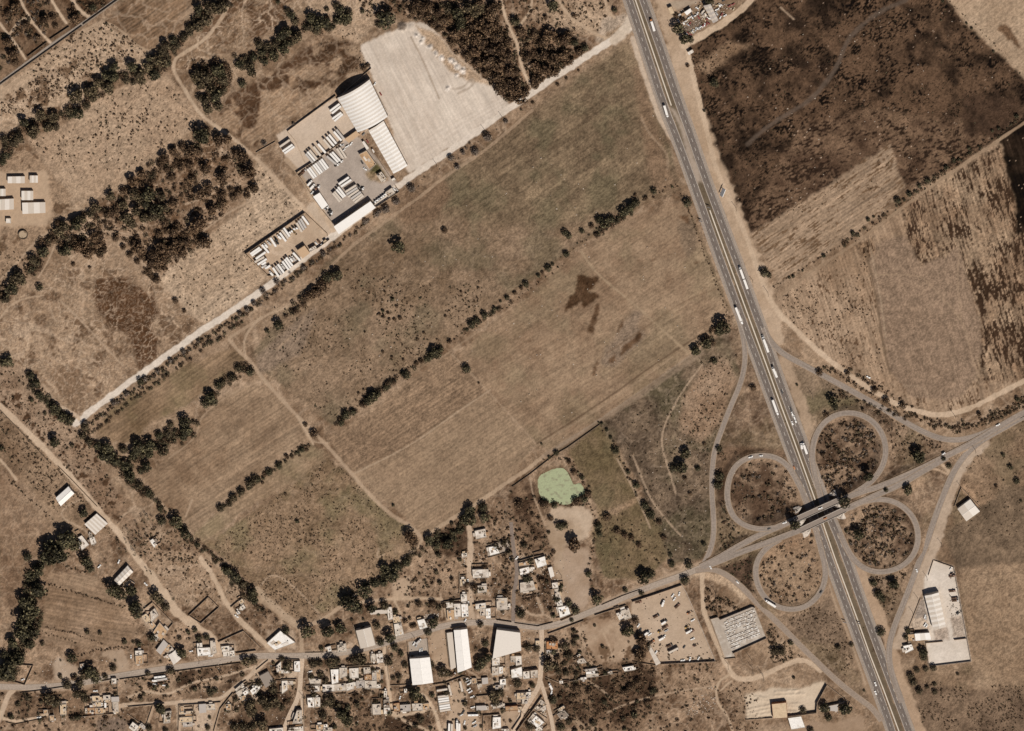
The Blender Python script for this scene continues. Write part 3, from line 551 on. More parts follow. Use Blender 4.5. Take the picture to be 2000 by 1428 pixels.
for a in (t00((650,230),(700,300),(800,330)), t00((650,230),(670,330),(700,400)), t00((650,240),(760,260),(900,320)), t00((0,760),(200,630),(300,600)), t00((120,890),(280,840),(420,830)), t01((0,760),(120,640),(300,430),(400,380)), t01((0,1060),(80,950),(200,900),(340,880)), t01((0,1250),(80,1300),(190,1428)), t01((480,930),(600,1040),(800,1260),(960,1428)), t01((1230,780),(1340,860),(1570,1080)), t01((300,740),(380,610),(430,480)), t01((520,200),(700,200),(820,340),(950,500),(1200,700)), t01((560,410),(820,370),(1000,400)), t01((1560,400),(1750,250),(2000,120)), t01((1450,170),(1660,90),(1800,0)),
          t02((340,150),(430,280),(560,370)), t02((480,1160),(500,1200),(600,1250),(700,1310)), t02((480,1160),(500,1110),(620,1050)), t02((940,1190),(1060,1100)), t02((1450,1180),(1500,1050)), t12((320,390),(380,520),(440,600),(560,605)), t13((40,290),(80,230),(140,205),(220,240),(340,340),(420,430),(490,510)), t13((960,0),(940,80),(1000,50)), t22((1480,0),(1330,200),(1200,430),(1160,600),(1220,800),(1280,1000)), t22((940,690),(1010,870),(1090,1060),(1200,1200),(1320,1330)), t22((140,870),(160,1000),(200,1100),(260,1250)), t22((820,730),(900,870),(990,1050),(1080,1270)), t23((80,450),(140,530),(260,510),(330,570)), t23((190,380),(240,510)), t23((560,1020),(700,1100),(760,1160)), t23((750,1280),(880,1220),(1080,1160)), t23((1080,1160),(1400,1100),(1560,1080)), t23((700,640),(760,760),(800,880)),
          t33((480,290),(540,480),(600,600),(680,820),(760,1060)), t30((100,60),(200,150)), z7((1430,1040),(1500,1200),(1520,1290),(1400,1310),(1300,1270),(1200,1170)), z7((70,1000),(90,1200),(100,1330)), v4((0,380),(60,560),(90,800),(110,1100)), v4((1300,480),(1460,560),(1500,640))):
    track(None, a, 3, (176,148,120), amt=.75)
track('lane', v4((20,60),(0,250),(40,460),(70,700),(100,1000),(130,1150),(230,1200),(420,1150),(620,1110)), 6, DTAN, DLT)
track(None, v4((130,1170),(280,1240),(400,1310),(560,1350),(680,1430)), 5, DTAN)
track('lane', v4((590,850),(680,920),(780,1090),(830,1220),(880,1428)), 6, DTAN, DLT)
track('lane', [(916,1030),(921,1069),(916,1098),(917,1132),(920,1174),(921,1212)], 10, (176,149,122), (190,163,136))
track('lane', v2((-150,1040),(0,1010),(600,990),(1200,950),(1450,920),(1600,800),(1800,650),(2000,470),(2150,330),(2300,260)), 8, (178,151,124), (190,163,136))
track('lane', v2((760,990),(790,1120),(800,1428)), 7, (178,151,124), (190,163,136))
track('lane', v2((400,1020),(330,1240),(270,1428)), 7, (172,144,116))
track('lane', v2((1440,960),(1400,1150),(1330,1428)), 7, (172,144,116))
track(None, v2((0,900),(250,790),(420,830),(640,850),(850,740),(1050,650),(1400,590),(1700,510),(2000,410)), 4, DTAN, DLT, amt=.8)
track('lane', v1((-40,1300),(40,1100),(130,850),(220,770)), 9, (182,154,126), (192,165,138))
track('lane', v1((60,1230),(280,1280),(560,1220),(760,1160)), 5, DTAN, DLT)
track('lane', [(590,1225),(588,1250),(590,1280)], 8, (160,132,105), DTAN)
track('lane', v6((420,215),(560,190),(950,160),(1250,150),(1500,150),(1680,150),(1740,230),(1790,480)), 5, DTAN)
track(None, v6((950,160),(1000,260),(1060,380)), 4, DTAN)
track('lane', t32((1350,760),(1420,840)), 6, DTAN)
track(None, t32((870,990),(1000,930),(1230,820),(1300,800),(1400,850)), 3.5, (182,152,122))
track(None, t32((1060,160),(1200,160),(1250,230),(1250,290)), 3, (158,132,106), amt=.6)
for a, wd, cc_, am in (([(692,925),(800,872),(900,800),(957,762)], 2.6, (172,145,117), .8), ([(690,918),(800,866),(898,795)], 3, (112,88,66), .4), ([(1050,866),(1170,790),(1300,695),(1440,612)], 2.6, (100,77,57), .7), ([(1045,872),(1170,800),(1310,700)], 3, (162,135,107), .5), ([(1080,880),(1200,800),(1370,680)], 3, (150,128,106), .6), ([(1135,492),(1165,535),(1240,595),(1300,650),(1345,690)], 4, (164,138,108), .7), ([(882,692),(935,745),(1000,815),(1046,866)], 3, (166,138,110), .7), ([(1340,400),(1375,480),(1400,545),(1425,610)], 4, (104,84,60), .5), ([(1290,380),(1200,430),(1100,500),(1000,570),(900,640)], 4, (112,88,64), .5), ([(1000,600),(900,672),(860,700)], 3, (166,138,110), .5), ([(1005,945),(1040,915),(1170,828)], 2.5, (96,74,54), .6), ([(276,936),(330,1000),(376,1042)], 3, (166,138,110), .6), ([(498,748),(440,775),(390,815),(384,855),(330,895)], 3, (168,140,112), .6), ([(560,884),(480,945),(400,1000),(360,1022)], 3, (166,138,110), .4), ([(1690,485),(1712,580),(1722,660),(1738,730)], 4, (112,90,68), .7), ([(1700,485),(1720,580),(1730,660)], 2.5, (170,144,116), .6), ([(1050,300),(1120,260),(1210,200)], 3, (128,108,80), .4), ([(870,430),(960,390),(1080,300)], 3, (134,112,86), .4), ([(1185,690),(1260,640),(1330,590),(1410,560)], 2.5, (118,92,68), .5), ([(1060,700),(1150,640),(1240,570)], 2.5, (118,92,68), .4)):
    track(None, a, wd, cc_, amt=am, ragged=.9)
track('gravel_road', WHITE, 12, (198,180,161), (212,195,177), sm=1, soft=1.6)
track(None, [(1228,40),(1222,58),(1200,78)], 18, (186,164,141), (198,177,154), soft=3)
track(None, t02((490,330),(600,390),(620,420)), 6, (176,151,126), DLT)
# fine grain: clods, tufts and stubble
lum = C.mean(-1, keepdims=True); C = (lum+(C-lum)*.89)*np.array([.97,.975,.975], np.float32)*np.clip((lum/.17)**.10, .7, 1.15)                    # dust takes the colour out of the soil
tuft = vnoise(X, Y, 4.6, 56)-.5; tuft2 = vnoise(X, Y, 9.5, 57)-.5
g = 1+GRN*(.52*(GR-.5)+.36*tuft+.22*tuft2)
C *= np.clip(g, .45, 1.6)[..., None]
speck = (vnoise(X, Y, 3.0, 55) > .78) & (GR > .4) & (GRN > .6)
C[speck] *= .70

def make_ground():
    gm = bpy.data.materials.new('dry_ground'); gm.use_nodes = True; t = gm.node_tree; t.nodes.clear()
    o = t.nodes.new('ShaderNodeOutputMaterial'); b = t.nodes.new('ShaderNodeBsdfPrincipled'); b.inputs['Roughness'].default_value = 1.0
    b.inputs['Specular IOR Level'].default_value = 0.0
    a = t.nodes.new('ShaderNodeAttribute'); a.attribute_name = 'soil'
    ge = t.nodes.new('ShaderNodeNewGeometry')
    n = t.nodes.new('ShaderNodeTexNoise'); n.inputs['Scale'].default_value = 0.7; n.inputs['Detail'].default_value = 6; n.inputs['Roughness'].default_value = .75
    t.links.new(ge.outputs['Position'], n.inputs['Vector'])
    r = t.nodes.new('ShaderNodeMapRange'); r.inputs[1].default_value = .25; r.inputs[2].default_value = .75; r.inputs[3].default_value = .66; r.inputs[4].default_value = 1.34
    t.links.new(n.outputs['Fac'], r.inputs[0])
    mx = t.nodes.new('ShaderNodeMix'); mx.data_type = 'RGBA'; mx.blend_type = 'MULTIPLY'; t.links.new(a.outputs['Alpha'], mx.inputs[0])
    t.links.new(a.outputs['Color'], mx.inputs[6]); t.links.new(r.outputs[0], mx.inputs[7]); t.links.new(mx.outputs[2], b.inputs['Base Color'])
    bp = t.nodes.new('ShaderNodeBump'); bp.inputs['Distance'].default_value = .4; sm_ = t.nodes.new('ShaderNodeMath'); sm_.operation = 'MULTIPLY'; sm_.inputs[1].default_value = .4; t.links.new(a.outputs['Alpha'], sm_.inputs[0]); t.links.new(sm_.outputs[0], bp.inputs['Strength'])
    t.links.new(n.outputs['Fac'], bp.inputs['Height']); t.links.new(bp.outputs[0], b.inputs['Normal'])
    t.links.new(b.outputs[0], o.inputs[0])
    wx, wy = P(X, Y, H)
    V = np.stack([wx, wy, H], -1).reshape(-1, 3).astype(np.float32)
    cc = np.concatenate([np.clip(C, 0.004, .9), GRN[..., None]], -1).reshape(-1, 4).astype(np.float32)
    idx = np.arange(NX*NY).reshape(NY, NX)
    Q = np.stack([idx[1:, :-1], idx[1:, 1:], idx[:-1, 1:], idx[:-1, :-1]], -1).reshape(-1, 4)
    lab = LAB[:-1, :-1].reshape(-1)
    for k, nm in enumerate(LABN):
        q = Q[lab == k]
        if len(q) < 4: continue
        u, inv = np.unique(q, return_inverse=True); inv = inv.reshape(-1, 4)
        me = bpy.data.meshes.new(nm); nq = len(q)
        me.vertices.add(len(u)); me.vertices.foreach_set('co', V[u].ravel())
        me.loops.add(nq*4); me.loops.foreach_set('vertex_index', inv.ravel().astype(np.int32))
        me.polygons.add(nq); me.polygons.foreach_set('loop_start', np.arange(0, nq*4, 4, dtype=np.int32))
        at = me.attributes.new('soil', 'FLOAT_COLOR', 'POINT'); at.data.foreach_set('color', cc[u].ravel())
        me.materials.append(gm); me.update(calc_edges=True)
        structure(obj(nm, me))
    # far country beyond the surveyed sheet: a frame of plain terrain out to the horizon
    fm = mat('far_country', (140,113,87), 1.0, .35, .02, spots=(112,86,62))
    S = 16000; xs = [P2(gx[0], 714)[0]-30, P2(gx[-1], 714)[0]+30]; ys = [P2(1000, gy[-1])[1]-30, P2(1000, gy[0])[1]+30]
    structure(obj('terrain', mesh_from('terrain', [(-S,-S,-1.2),(S,-S,-1.2),(S,S,-1.2),(-S,S,-1.2)], [(0,1,2,3)], fm)))
    # pond
    wm = mat('pond_algae', (150,155,113), .45, .16, .5, spots=(126,122,88), spec=.4)
    pts = [P2(a, b, -.12) for a, b in chaikin(POND+[POND[0]], 1)[:-1]]
    cx = sum(p[0] for p in pts)/len(pts); cy = sum(p[1] for p in pts)/len(pts)
    v = [(cx+(a-cx)*1.03, cy+(b-cy)*1.03, -.12) for a, b in pts]
    structure(obj('pond_water', mesh_from('pond_water', v, [tuple(range(len(v)-1, -1, -1))], wm)))
make_ground()

# ---------------------------------------------------------------- paved roads
def uvroad(name, rgb, streak=.22, crack=(70,62,56)):
    if name in MATS: return MATS[name]
    m = bpy.data.materials.new(name); m.use_nodes = True; t = m.node_tree; t.nodes.clear()
    o = t.nodes.new('ShaderNodeOutputMaterial'); b = t.nodes.new('ShaderNodeBsdfPrincipled'); b.inputs['Roughness'].default_value = .9; b.inputs['Specular IOR Level'].default_value = .2
    uv = t.nodes.new('ShaderNodeUVMap'); mp = t.nodes.new('ShaderNodeMapping'); mp.inputs['Scale'].default_value = (.03, .9, 1)
    n = t.nodes.new('ShaderNodeTexNoise'); n.inputs['Scale'].default_value = 1; n.inputs['Detail'].default_value = 4
    t.links.new(uv.outputs[0], mp.inputs[0]); t.links.new(mp.outputs[0], n.inputs['Vector'])
    g = t.nodes.new('ShaderNodeNewGeometry'); n2 = t.nodes.new('ShaderNodeTexNoise'); n2.inputs['Scale'].default_value = .5; n2.inputs['Detail'].default_value = 6
    t.links.new(g.outputs['Position'], n2.inputs['Vector'])
    r = t.nodes.new('ShaderNodeMapRange'); r.inputs[1].default_value = .3; r.inputs[2].default_value = .7; r.inputs[3].default_value = 1-streak; r.inputs[4].default_value = 1+streak
    t.links.new(n.outputs['Fac'], r.inputs[0])
    r2 = t.nodes.new('ShaderNodeMapRange'); r2.inputs[1].default_value = .3; r2.inputs[2].default_value = .7; r2.inputs[3].default_value = .82; r2.inputs[4].default_value = 1.16
    t.links.new(n2.outputs['Fac'], r2.inputs[0])
    mu = t.nodes.new('ShaderNodeMath'); mu.operation = 'MULTIPLY'; t.links.new(r.outputs[0], mu.inputs[0]); t.links.new(r2.outputs[0], mu.inputs[1])
    mx = t.nodes.new('ShaderNodeMix'); mx.data_type = 'RGBA'; mx.blend_type = 'MULTIPLY'; mx.inputs[0].default_value = 1; mx.inputs[6].default_value = (*lin(rgb), 1)
    t.links.new(mu.outputs[0], mx.inputs[7]); t.links.new(mx.outputs[2], b.inputs['Base Color']); t.links.new(b.outputs[0], o.inputs[0])
    MATS[name] = m; return m
def world_line(pts, step=6, sm=2):
    p = resample(chaikin(zline(pts), sm), step)
    x, y = P(p[:, 0], p[:, 1], p[:, 2]); return np.stack([x, y, p[:, 2]], 1)
def offset(L, d):
    t = np.gradient(L[:, :2], axis=0); t /= np.maximum(np.linalg.norm(t, axis=1), 1e-6)[:, None]
    q = L.copy(); q[:, 0] += t[:, 1]*d; q[:, 1] -= t[:, 0]*d; return q      # to the right of travel
def strip(name, L, left, right, dz, m, uv=True):
    a = offset(L, -left); b = offset(L, right); n = len(L)
    v = [(p[0], p[1], p[2]+dz) for p in a]+[(p[0], p[1], p[2]+dz) for p in b]
    f = [(i, n+i, n+i+1, i+1) for i in range(n-1)]
    me = mesh_from(name, v, f, m)
    if uv:
        d = np.r_[0, np.cumsum(np.linalg.norm(np.diff(L[:, :2], axis=0), axis=1))]
        u = me.uv_layers.new(name='UVMap')
        for li, lp in enumerate(me.loops):
            k = lp.vertex_index; u.data[li].uv = (d[k % n], 0 if k < n else left+right)
    return structure(obj(name, me))
def dashes(L, off, length, gap, wd, dz, out):
    L = offset(L, off); d = np.r_[0, np.cumsum(np.linalg.norm(np.diff(L[:, :2], axis=0), axis=1))]
    s = 3.0
    while s+length < d[-1]:
        a = [np.interp(s, d, L[:, k]) for k in range(3)]; b = [np.interp(s+length, d, L[:, k]) for k in range(3)]
        tx, ty = b[0]-a[0], b[1]-a[1]; l = hypot(tx, ty); nx_, ny_ = -ty/l*wd/2, tx/l*wd/2
        out.add([(a[0]+nx_, a[1]+ny_, a[2]+dz), (a[0]-nx_, a[1]-ny_, a[2]+dz), (b[0]-nx_, b[1]-ny_, b[2]+dz), (b[0]+nx_, b[1]+ny_, b[2]+dz)], [(0,1,2,3)])
        s += length+gap
ASPH = uvroad('asphalt_dark', (114,102,93), .18); SHO = uvroad('asphalt_shoulder', (156,140,125), .14)
RAMPM = uvroad('asphalt_ramp', (146,131,118), .20); REDGE = uvroad('road_edge', (158,135,112), .16)
VROAD = uvroad('asphalt_village', (164,147,131), .20); CONC = uvroad('street_concrete', (194,170,146), .10); GREYR = uvroad('street_grey', (132,116,104), .10)
PAINT = mat('road_paint', (214,204,190), .7, .12, 1.0)
LW = world_line(HW_W, 10, 1); LE = world_line(HW_E, 10, 1)
for L, side in ((LW, 1), (LE, -1)):
    strip('motorway_shoulder', L, 6.3 if side < 0 else 5.0, 6.3 if side > 0 else 5.0, .10, SHO) if False else None
# outer sides: west carriageway runs south (right of travel = west), east one listed southwards too (left of travel = east)
strip('motorway_shoulder', LW, 4.6, 7.4, .10, SHO); strip('motorway', LW, 3.9, 4.3, .16, ASPH)
strip('motorway_shoulder', LE, 7.4, 4.6, .10, SHO); strip('motorway', LE, 4.3, 3.9, .16, ASPH)
mk = MB()
for L in (LW, LE):
    dashes(L, 0, 4.6, 7.2, .34, .22, mk)
    for o_ in (-3.75, 3.75): dashes(L, o_, 9.7, .05, .20, .22, mk)
structure(mk.build('lane_marking', PAINT))
ROADS = [('slip_road', RAMP_NE, 6.6, RAMPM, .20), ('slip_road', RAMP_NW, 5.6, RAMPM, .20), ('slip_road', RAMP_SE, 6.8, RAMPM, .24), ('slip_road', RAMP_SW, 6.6, uvroad('asphalt_worn', (150,132,116), .1), .24),
         ('loop_ramp', LOOP_NE, 6.2, RAMPM, .26), ('loop_ramp', LOOP_NW, 6.2, RAMPM, .26), ('loop_ramp', LOOP_SE, 6.2, RAMPM, .26), ('loop_ramp', LOOP_SW, 6.2, RAMPM, .26),
         ('village_road', MAIN, 7.6, VROAD, .20), ('street', ST_S, 5.6, CONC, .16), ('street', ST_S2, 4.6, CONC, .22), ('street', ST_N, 4.6, GREYR, .16), ('street', ST_B, 5.6, CONC, .16), ('street', ST_B2, 3.6, CONC, .22), ('country_lane', ROAD_TL, 4.2, uvroad('lane_tar', (150,136,122), .1), .14)]
for nm, pts, wd, m, dz in ROADS:
    L = world_line(pts, 5, 2)
    if nm in ('slip_road', 'loop_ramp', 'village_road'): strip(nm+'_verge', L, wd/2+.6, wd/2+.6, dz-.07, REDGE)
    strip(nm, L, wd/2, wd/2, dz, m)
def split_run(pts, f): return [p for p in zline(pts) if f(p)]
for pts, n_in in ((X_N, 0), (X_S, 1)):
    for f in (lambda p: p[0] >= 1636, lambda p: p[0] <= 1567):
        L = world_line(split_run(pts, f), 5, 1)
        strip('overpass_road_verge', L, 4.1, 4.1, .24+.02*n_in, REDGE); strip('overpass_road', L, 3.4, 3.4, .31+.02*n_in, RAMPM)

for pts, hw in [(r[1], r[2]/2/MU+1.6) for r in ROADS]+[(HW_W, 13), (HW_E, 13), (X_N, 7.5), (X_S, 7.5)]:
    p_ = chaikin([q[:2] for q in pts], 2); sl = sub(p_, hw+4); d, _ = dist_line(p_, X[sl], Y[sl]); ROADM[sl] |= d < hw
# ---------------------------------------------------------------- overpass
CONCR = mat('pale_concrete', (206,192,176), .9, .10, .6, spots=(188,172,156)); CONCG = mat('grey_concrete', (160,146,132), .9, .12, .5)
def gh2(mx, my): return max(gh(mx+a, my+b) for a in (-1, 0, 1.5) for b in (-1, 0, 1.5))
def overpass():
    c = P2(1602, 1003, 7); root = bpy.data.objects.new('overpass', None); root.location = (c[0], c[1], 0); link(root)
    tag(root, 'twin concrete bridge decks carrying the crossing road over the motorway', 'bridge')
    def loc(pts): return [(x-c[0], y-c[1]) for x, y in pts]
    for a, b in (((1553,1015),(1640,976)), ((1562,1036),(1650,995))):
        A = np.array(P2(*a, 7)); B = np.array(P2(*b, 7)); A -= c; B -= c
        d = (B-A)/np.linalg.norm(B-A); n = np.array([-d[1], d[0]])
        def q(s0, s1, o0, o1): return [tuple(A+d*s0+n*o0) if True else 0, tuple(A+d*s1+n*o0), tuple(B*0+A+d*s1+n*o1), tuple(A+d*s0+n*o1)]
        L = np.linalg.norm(B-A)
        MB().prism(q(0, L, -3.7, 3.7), 5.7, 7.25).build('deck', CONCG, root)
        MB().prism(q(-.3, L+.3, -3.25, 3.25), 7.26, 7.36).build('road_surface', mat('deck_asphalt', (140,126,114), .9, .1, .4), root)
        for o in (-3.68, 3.28): MB().prism(q(0, L, o, o+.4), 7.30, 8.15).build('parapet', CONCR, root)
        for s in (L*.32, L*.5, L*.68):
            for o in (-2.2, 2.2):
                p = A+d*s+n*o; MB().cyl(p, .55, 0, 5.7, 12).build('pier', CONCG, root)
        for s in (1.0, L-1.6): MB().prism(q(s, s+.9, -3.5, 3.5), 3.4, 5.68).build('abutment', CONCG, root)
    for pl in (zb((120,600),(180,570),(270,545),(375,575),(330,660),(260,740),(195,765)), zb((1120,240),(1200,150),(1285,55),(1320,150),(1352,268),(1230,270)),
               zb((290,1000),(380,950),(490,905),(450,980),(370,1085),(320,1100)), zb((1235,570),(1330,520),(1420,480),(1455,580),(1370,600),(1280,590)),
               zb((390,1305),(500,1240),(625,1195),(610,1290),(550,1380),(450,1435),(420,1420)), zb((1335,870),(1430,800),(1540,745),(1605,890),(1530,925),(1420,915))):
        cx = sum(p[0] for p in pl)/len(pl); cy = sum(p[1] for p in pl)/len(pl)
        v = []; 
        for rr in (1.0, .8, .6, .4, .2):
            for a, b in pl:
                mx, my = cx+(a-cx)*rr, cy+(b-cy)*rr; h = gh2(mx, my)+.5; x, y = P2(mx, my, h); v.append((x-c[0], y-c[1], h))
        h = gh2(cx, cy)+.5; x, y = P2(cx, cy, h); v.append((x-c[0], y-c[1], h)); n = len(pl)
        f = [(k*n+(i+1) % n, k*n+i, (k+1)*n+i, (k+1)*n+(i+1) % n) for k in range(4) for i in range(n)]+[(4*n+(i+1) % n, 4*n+i, 5*n) for i in range(n)]
        obj('slope_paving', mesh_from('slope_paving', v, f, CONCR), root)
overpass()

# ---------------------------------------------------------------- motorway barrier and small roadside things
def barrier(pts, label):
    L = world_line(pts, 8, 0); v = []; f = []; n = len(L)
    prof = [(-.75, .05), (-.62, .45), (.62, .45), (.75, .05)]
    for o, z in prof:
        q = offset(L, o); v += [(p[0], p[1], p[2]+z) for p in q]
    for k in range(3): f += [(k*n+i, (k+1)*n+i, (k+1)*n+i+1, k*n+i+1) for i in range(n-1)]
    x0, y0 = L[0][:2]
    o = obj('median_barrier', mesh_from('median_barrier', [(a-x0, b-y0, z) for a, b, z in v], f, mat('barrier_concrete', (212,197,178), .9, .1, .5)), None, (x0, y0, 0))
    tag(o, label, 'barrier', 'concrete median barriers')
barrier([(1234,-20),(1241,0),(1276,103),(1311,206)], 'pale concrete median strip at the north end of the motorway')
barrier([(1386,410),(1425,517),(1470,640),(1498,716),(1525,791),(1552,864),(1577,934),(1592,976)], 'long pale concrete median strip north of the overpass')
barrier([(1606,1018),(1630,1088),(1655,1156),(1677,1216),(1700,1281),(1725,1345),(1760,1440)], 'pale concrete median strip south of the overpass')

# ---------------------------------------------------------------- buildings
WALLC = {'white': (206,192,174), 'cream': (190,168,140), 'grey': (150,136,122), 'brick': (150,104,76)}
ROOFC = {'white': ((220,208,194),(188,172,155)), 'bright': ((238,230,220),(206,194,180)), 'pale': ((200,185,168),(168,152,135)), 'concrete': ((194,178,161),(164,148,132)), 'grey': ((178,166,155),(154,141,130)),
         'dark': ((140,125,111),(112,97,84)), 'tan': ((192,158,122),(170,136,103)), 'brown': ((176,142,108),(150,117,88)), 'orange': ((190,136,92),(166,116,78)), 'beige': ((206,180,148),(186,160,130))}
def roofm(c, metal=False):
    a, b = ROOFC[c]; return mat('roof_'+c+('_sheet' if metal else ''), a, .55 if metal else .9, .05 if metal else .14, .5, spots=None if metal else b, spec=.3 if metal else .1)
def wallm(c): return mat('wall_'+c, WALLC[c], .9, .12, .5)
DOORM = mat('door_steel', (92,80,70), .6, .1, 1.0); GLASS = mat('window_glass', (46,52,56), .15, .05, 1, spec=.6); TANKM = mat('tank_black', (34,30,28), .5, .1, 1); TANKB = mat('tank_beige', (196,176,150), .6, .1, 1)
UNIT = MB().box(-.5,.5,-.5,.5,0,1).mesh('unit_box'); TANK = MB().cyl((0,0),.55,0,1.0,10).cyl((0,0),.55,1.0,1.25,10,.25).mesh('tank')
WALLM = mat('block_wall', (176,154,130), .95, .14, .5, spots=(150,128,106))
def ccw(q):
    a = sum(q[i][0]*q[(i+1)%len(q)][1]-q[(i+1)%len(q)][0]*q[i][1] for i in range(len(q)))
    return q if a > 0 else q[::-1]
def inset(q, d):
    cx = sum(p[0] for p in q)/len(q); cy = sum(p[1] for p in q)/len(q); out = []; n = len(q)
    for i in range(n):
        p0, p, p1 = np.array(q[i-1]), np.array(q[i]), np.array(q[(i+1) % n])
        e0 = (p-p0)/np.linalg.norm(p-p0); e1 = (p1-p)/np.linalg.norm(p1-p); n0 = np.array([-e0[1], e0[0]]); n1 = np.array([-e1[1], e1[0]])
        b = n0+n1; b = b/max(.35, np.dot(b, b)/2)
        out.append(tuple(p+b*d))
    return out
def lerp(a, b, t): return (a[0]+(b[0]-a[0])*t, a[1]+(b[1]-a[1])*t)
def building(where, quad, h, roof='concrete', style='flat', wall='white', noun='house', rise=None, strips=0, stripc=None, clutter=True, adj=None, ridge_long=True, cat=None):
    cxm = sum(p[0] for p in quad)/len(quad); cym = sum(p[1] for p in quad)/len(quad); z0 = max(0, gh(cxm, cym))
    q = ccw([P2(a, b, z0+h) for a, b in quad]); cx = sum(p[0] for p in q)/len(q); cy = sum(p[1] for p in q)/len(q)
    gk = 1.07 if noun == 'house' else 1.0
    q = [((x-cx)*gk, (y-cy)*gk) for x, y in q]; n = len(q)
    rng = random.Random(int(cxm*7+cym*13))
    root = bpy.data.objects.new(noun.replace(' ', '_'), None); root.location = (cx, cy, z0); link(root)
    wm = wallm(wall)
    if style == 'flat':
        wl = MB(); wl.add([(x,y,-.4) for x,y in q]+[(x,y,h-.25) for x,y in q], [(i,(i+1)%n,n+(i+1)%n,n+i) for i in range(n)]); wl.build('wall', wm, root)
        roof_o = MB().prism(inset(q, .02), h-.26, h-.06).build('roof', roofm(roof), root)
        pr = MB(); qi = inset(q, .28)
        for i in range(n):
            j = (i+1) % n
            pr.add([(*q[i],h-.26),(*q[j],h-.26),(*qi[j],h-.26),(*qi[i],h-.26),(*q[i],h+.3),(*q[j],h+.3),(*qi[j],h+.3),(*qi[i],h+.3)], [(4,5,6,7),(0,1,5,4),(2,3,7,6)])
        pr.build('parapet', wallm('white' if roof in ('white','bright','pale') else wall), roof_o)
    elif style == 'shed':
        wl = MB(); qw = inset(q, .3); wl.add([(x,y,-.4) for x,y in qw]+[(x,y,h-.15) for x,y in qw], [(i,(i+1)%n,n+(i+1)%n,n+i) for i in range(n)]); wl.build('wall', wm, root)
        if strips and n == 4:
            # sheets laid side by side across the long axis
            if hypot(q[0][0]-q[1][0], q[0][1]-q[1][1]) < hypot(q[1][0]-q[2][0], q[1][1]-q[2][1]): q = q[1:]+q[:1]
            for k in range(2 if strips > 6 else strips):
                mb = MB()
                for i in (range(k, strips, 2) if strips > 6 else [k]):
                    a, b = i/strips, (i+1)/strips; dz = 0 if k % 2 else .05
                    mb.prism([lerp(q[0],q[1],a), lerp(q[0],q[1],b), lerp(q[3],q[2],b), lerp(q[3],q[2],a)], h-.15+dz, h+dz)
                mb.build('roof_sheet', roofm(stripc if k % 2 and stripc else roof, True), root)
        else: MB().prism(q, h-.15, h).build('roof', roofm(roof, True), root)
    elif style in ('gable', 'barrel'):
        la = hypot(q[0][0]-q[1][0], q[0][1]-q[1][1]); lb = hypot(q[1][0]-q[2][0], q[1][1]-q[2][1])
        if (la < lb) == ridge_long: q = q[1:]+q[:1]           # q0-q1 now runs along the ridge
        rise = rise or 1.5; seg = 2 if style == 'gable' else 14; ns = max(strips, 1)
        def sec(s, t):                                        # s along, t across 0..1
            p = lerp(lerp(q[0],q[1],s), lerp(q[3],q[2],s), t)
            z = h+rise*(1-abs(2*t-1)) if style == 'gable' else h+rise*(1-(2*t-1)**2)
            return (p[0], p[1], z)
        for k in range(2 if strips else 1):
            mb = MB()
            for i in range(k, ns, 2 if strips else 1):
                a, b = i/ns, (i+1)/ns; dz = .06 if (strips and k == 0) else 0
                v = []
                for s in (a, b):
                    for j in range(seg+1): x, y, z = sec(s, j/seg); v.append((x, y, z+dz))
                for s in (a, b):
                    for j in range(seg+1): x, y, z = sec(s, j/seg); v.append((x, y, z-.18+dz))
                S = seg+1
                f = [(j, S+j, S+j+1, j+1) for j in range(seg)]+[(2*S+j+1, 3*S+j+1, 3*S+j, 2*S+j) for j in range(seg)]
                f += [(j, j+1, 2*S+j+1, 2*S+j) for j in range(seg)]+[(S+j+1, S+j, 3*S+j, 3*S+j+1) for j in range(seg)]
                f += [(0, 2*S, 3*S, S), (seg, S+seg, 3*S+seg, 2*S+seg)]
                mb.add(v, f)
            mb.build('roof_sheet' if strips else 'roof', roofm(stripc if (k and stripc) else roof, True), root)
        wl = MB()
        for a, b in (((0,.01),(1,.01)), ((1,.99),(0,.99))):
            A, B = sec(*a), sec(*b); wl.add([(A[0],A[1],-.4),(B[0],B[1],-.4),(B[0],B[1],B[2]-.2),(A[0],A[1],A[2]-.2)], [(0,1,2,3)])
        wl.build('side_wall', wm, root)
        for s in (.006, .994):
            v = [sec(s, j/seg) for j in range(seg+1)]; v = [(x,y,z-.2) for x,y,z in v]+[(v[-1][0],v[-1][1],-.4),(v[0][0],v[0][1],-.4)]
            obj('end_wall', mesh_from('end_wall', v, [tuple(range(len(v)))], wm), root)
        rb = MB(); A, B = sec(0,.5), sec(1,.5); rb.tube((A[0],A[1],A[2]+.05), (B[0],B[1],B[2]+.05), .22, 6); rb.build('ridge_cap', roofm('bright' if roof in ('white','bright','pale') else roof, True), root)
    # openings
    i = max(range(n), key=lambda k: (-(q[k][1]+q[(k+1)%n][1]))+.3*hypot(q[k][0]-q[(k+1)%n][0], q[k][1]-q[(k+1)%n][1]))
    A, B = q[i], q[(i+1)%n]; L = hypot(B[0]-A[0], B[1]-A[1]); an = atan2(B[1]-A[1], B[0]-A[0]); off = .02 if style == 'flat' else -.28
    nx_, ny_ = sin(an), -cos(an)
    big = noun in ('warehouse', 'workshop', 'barn')
    def put(nm, t, wd, ht, zz, m):
        p = lerp(A, B, t); obj(nm, UNIT, root, (p[0]+nx_*off, p[1]+ny_*off, zz), an, (wd, .16, ht), m)
    put('door', .5 if big else .35, min(5, L*.4) if big else .95, min(4, h*.7) if big else 2.1, 0, DOORM)
    if not big and L > 4: put('window', .7, 1.2, 1.1, 1.0, GLASS)
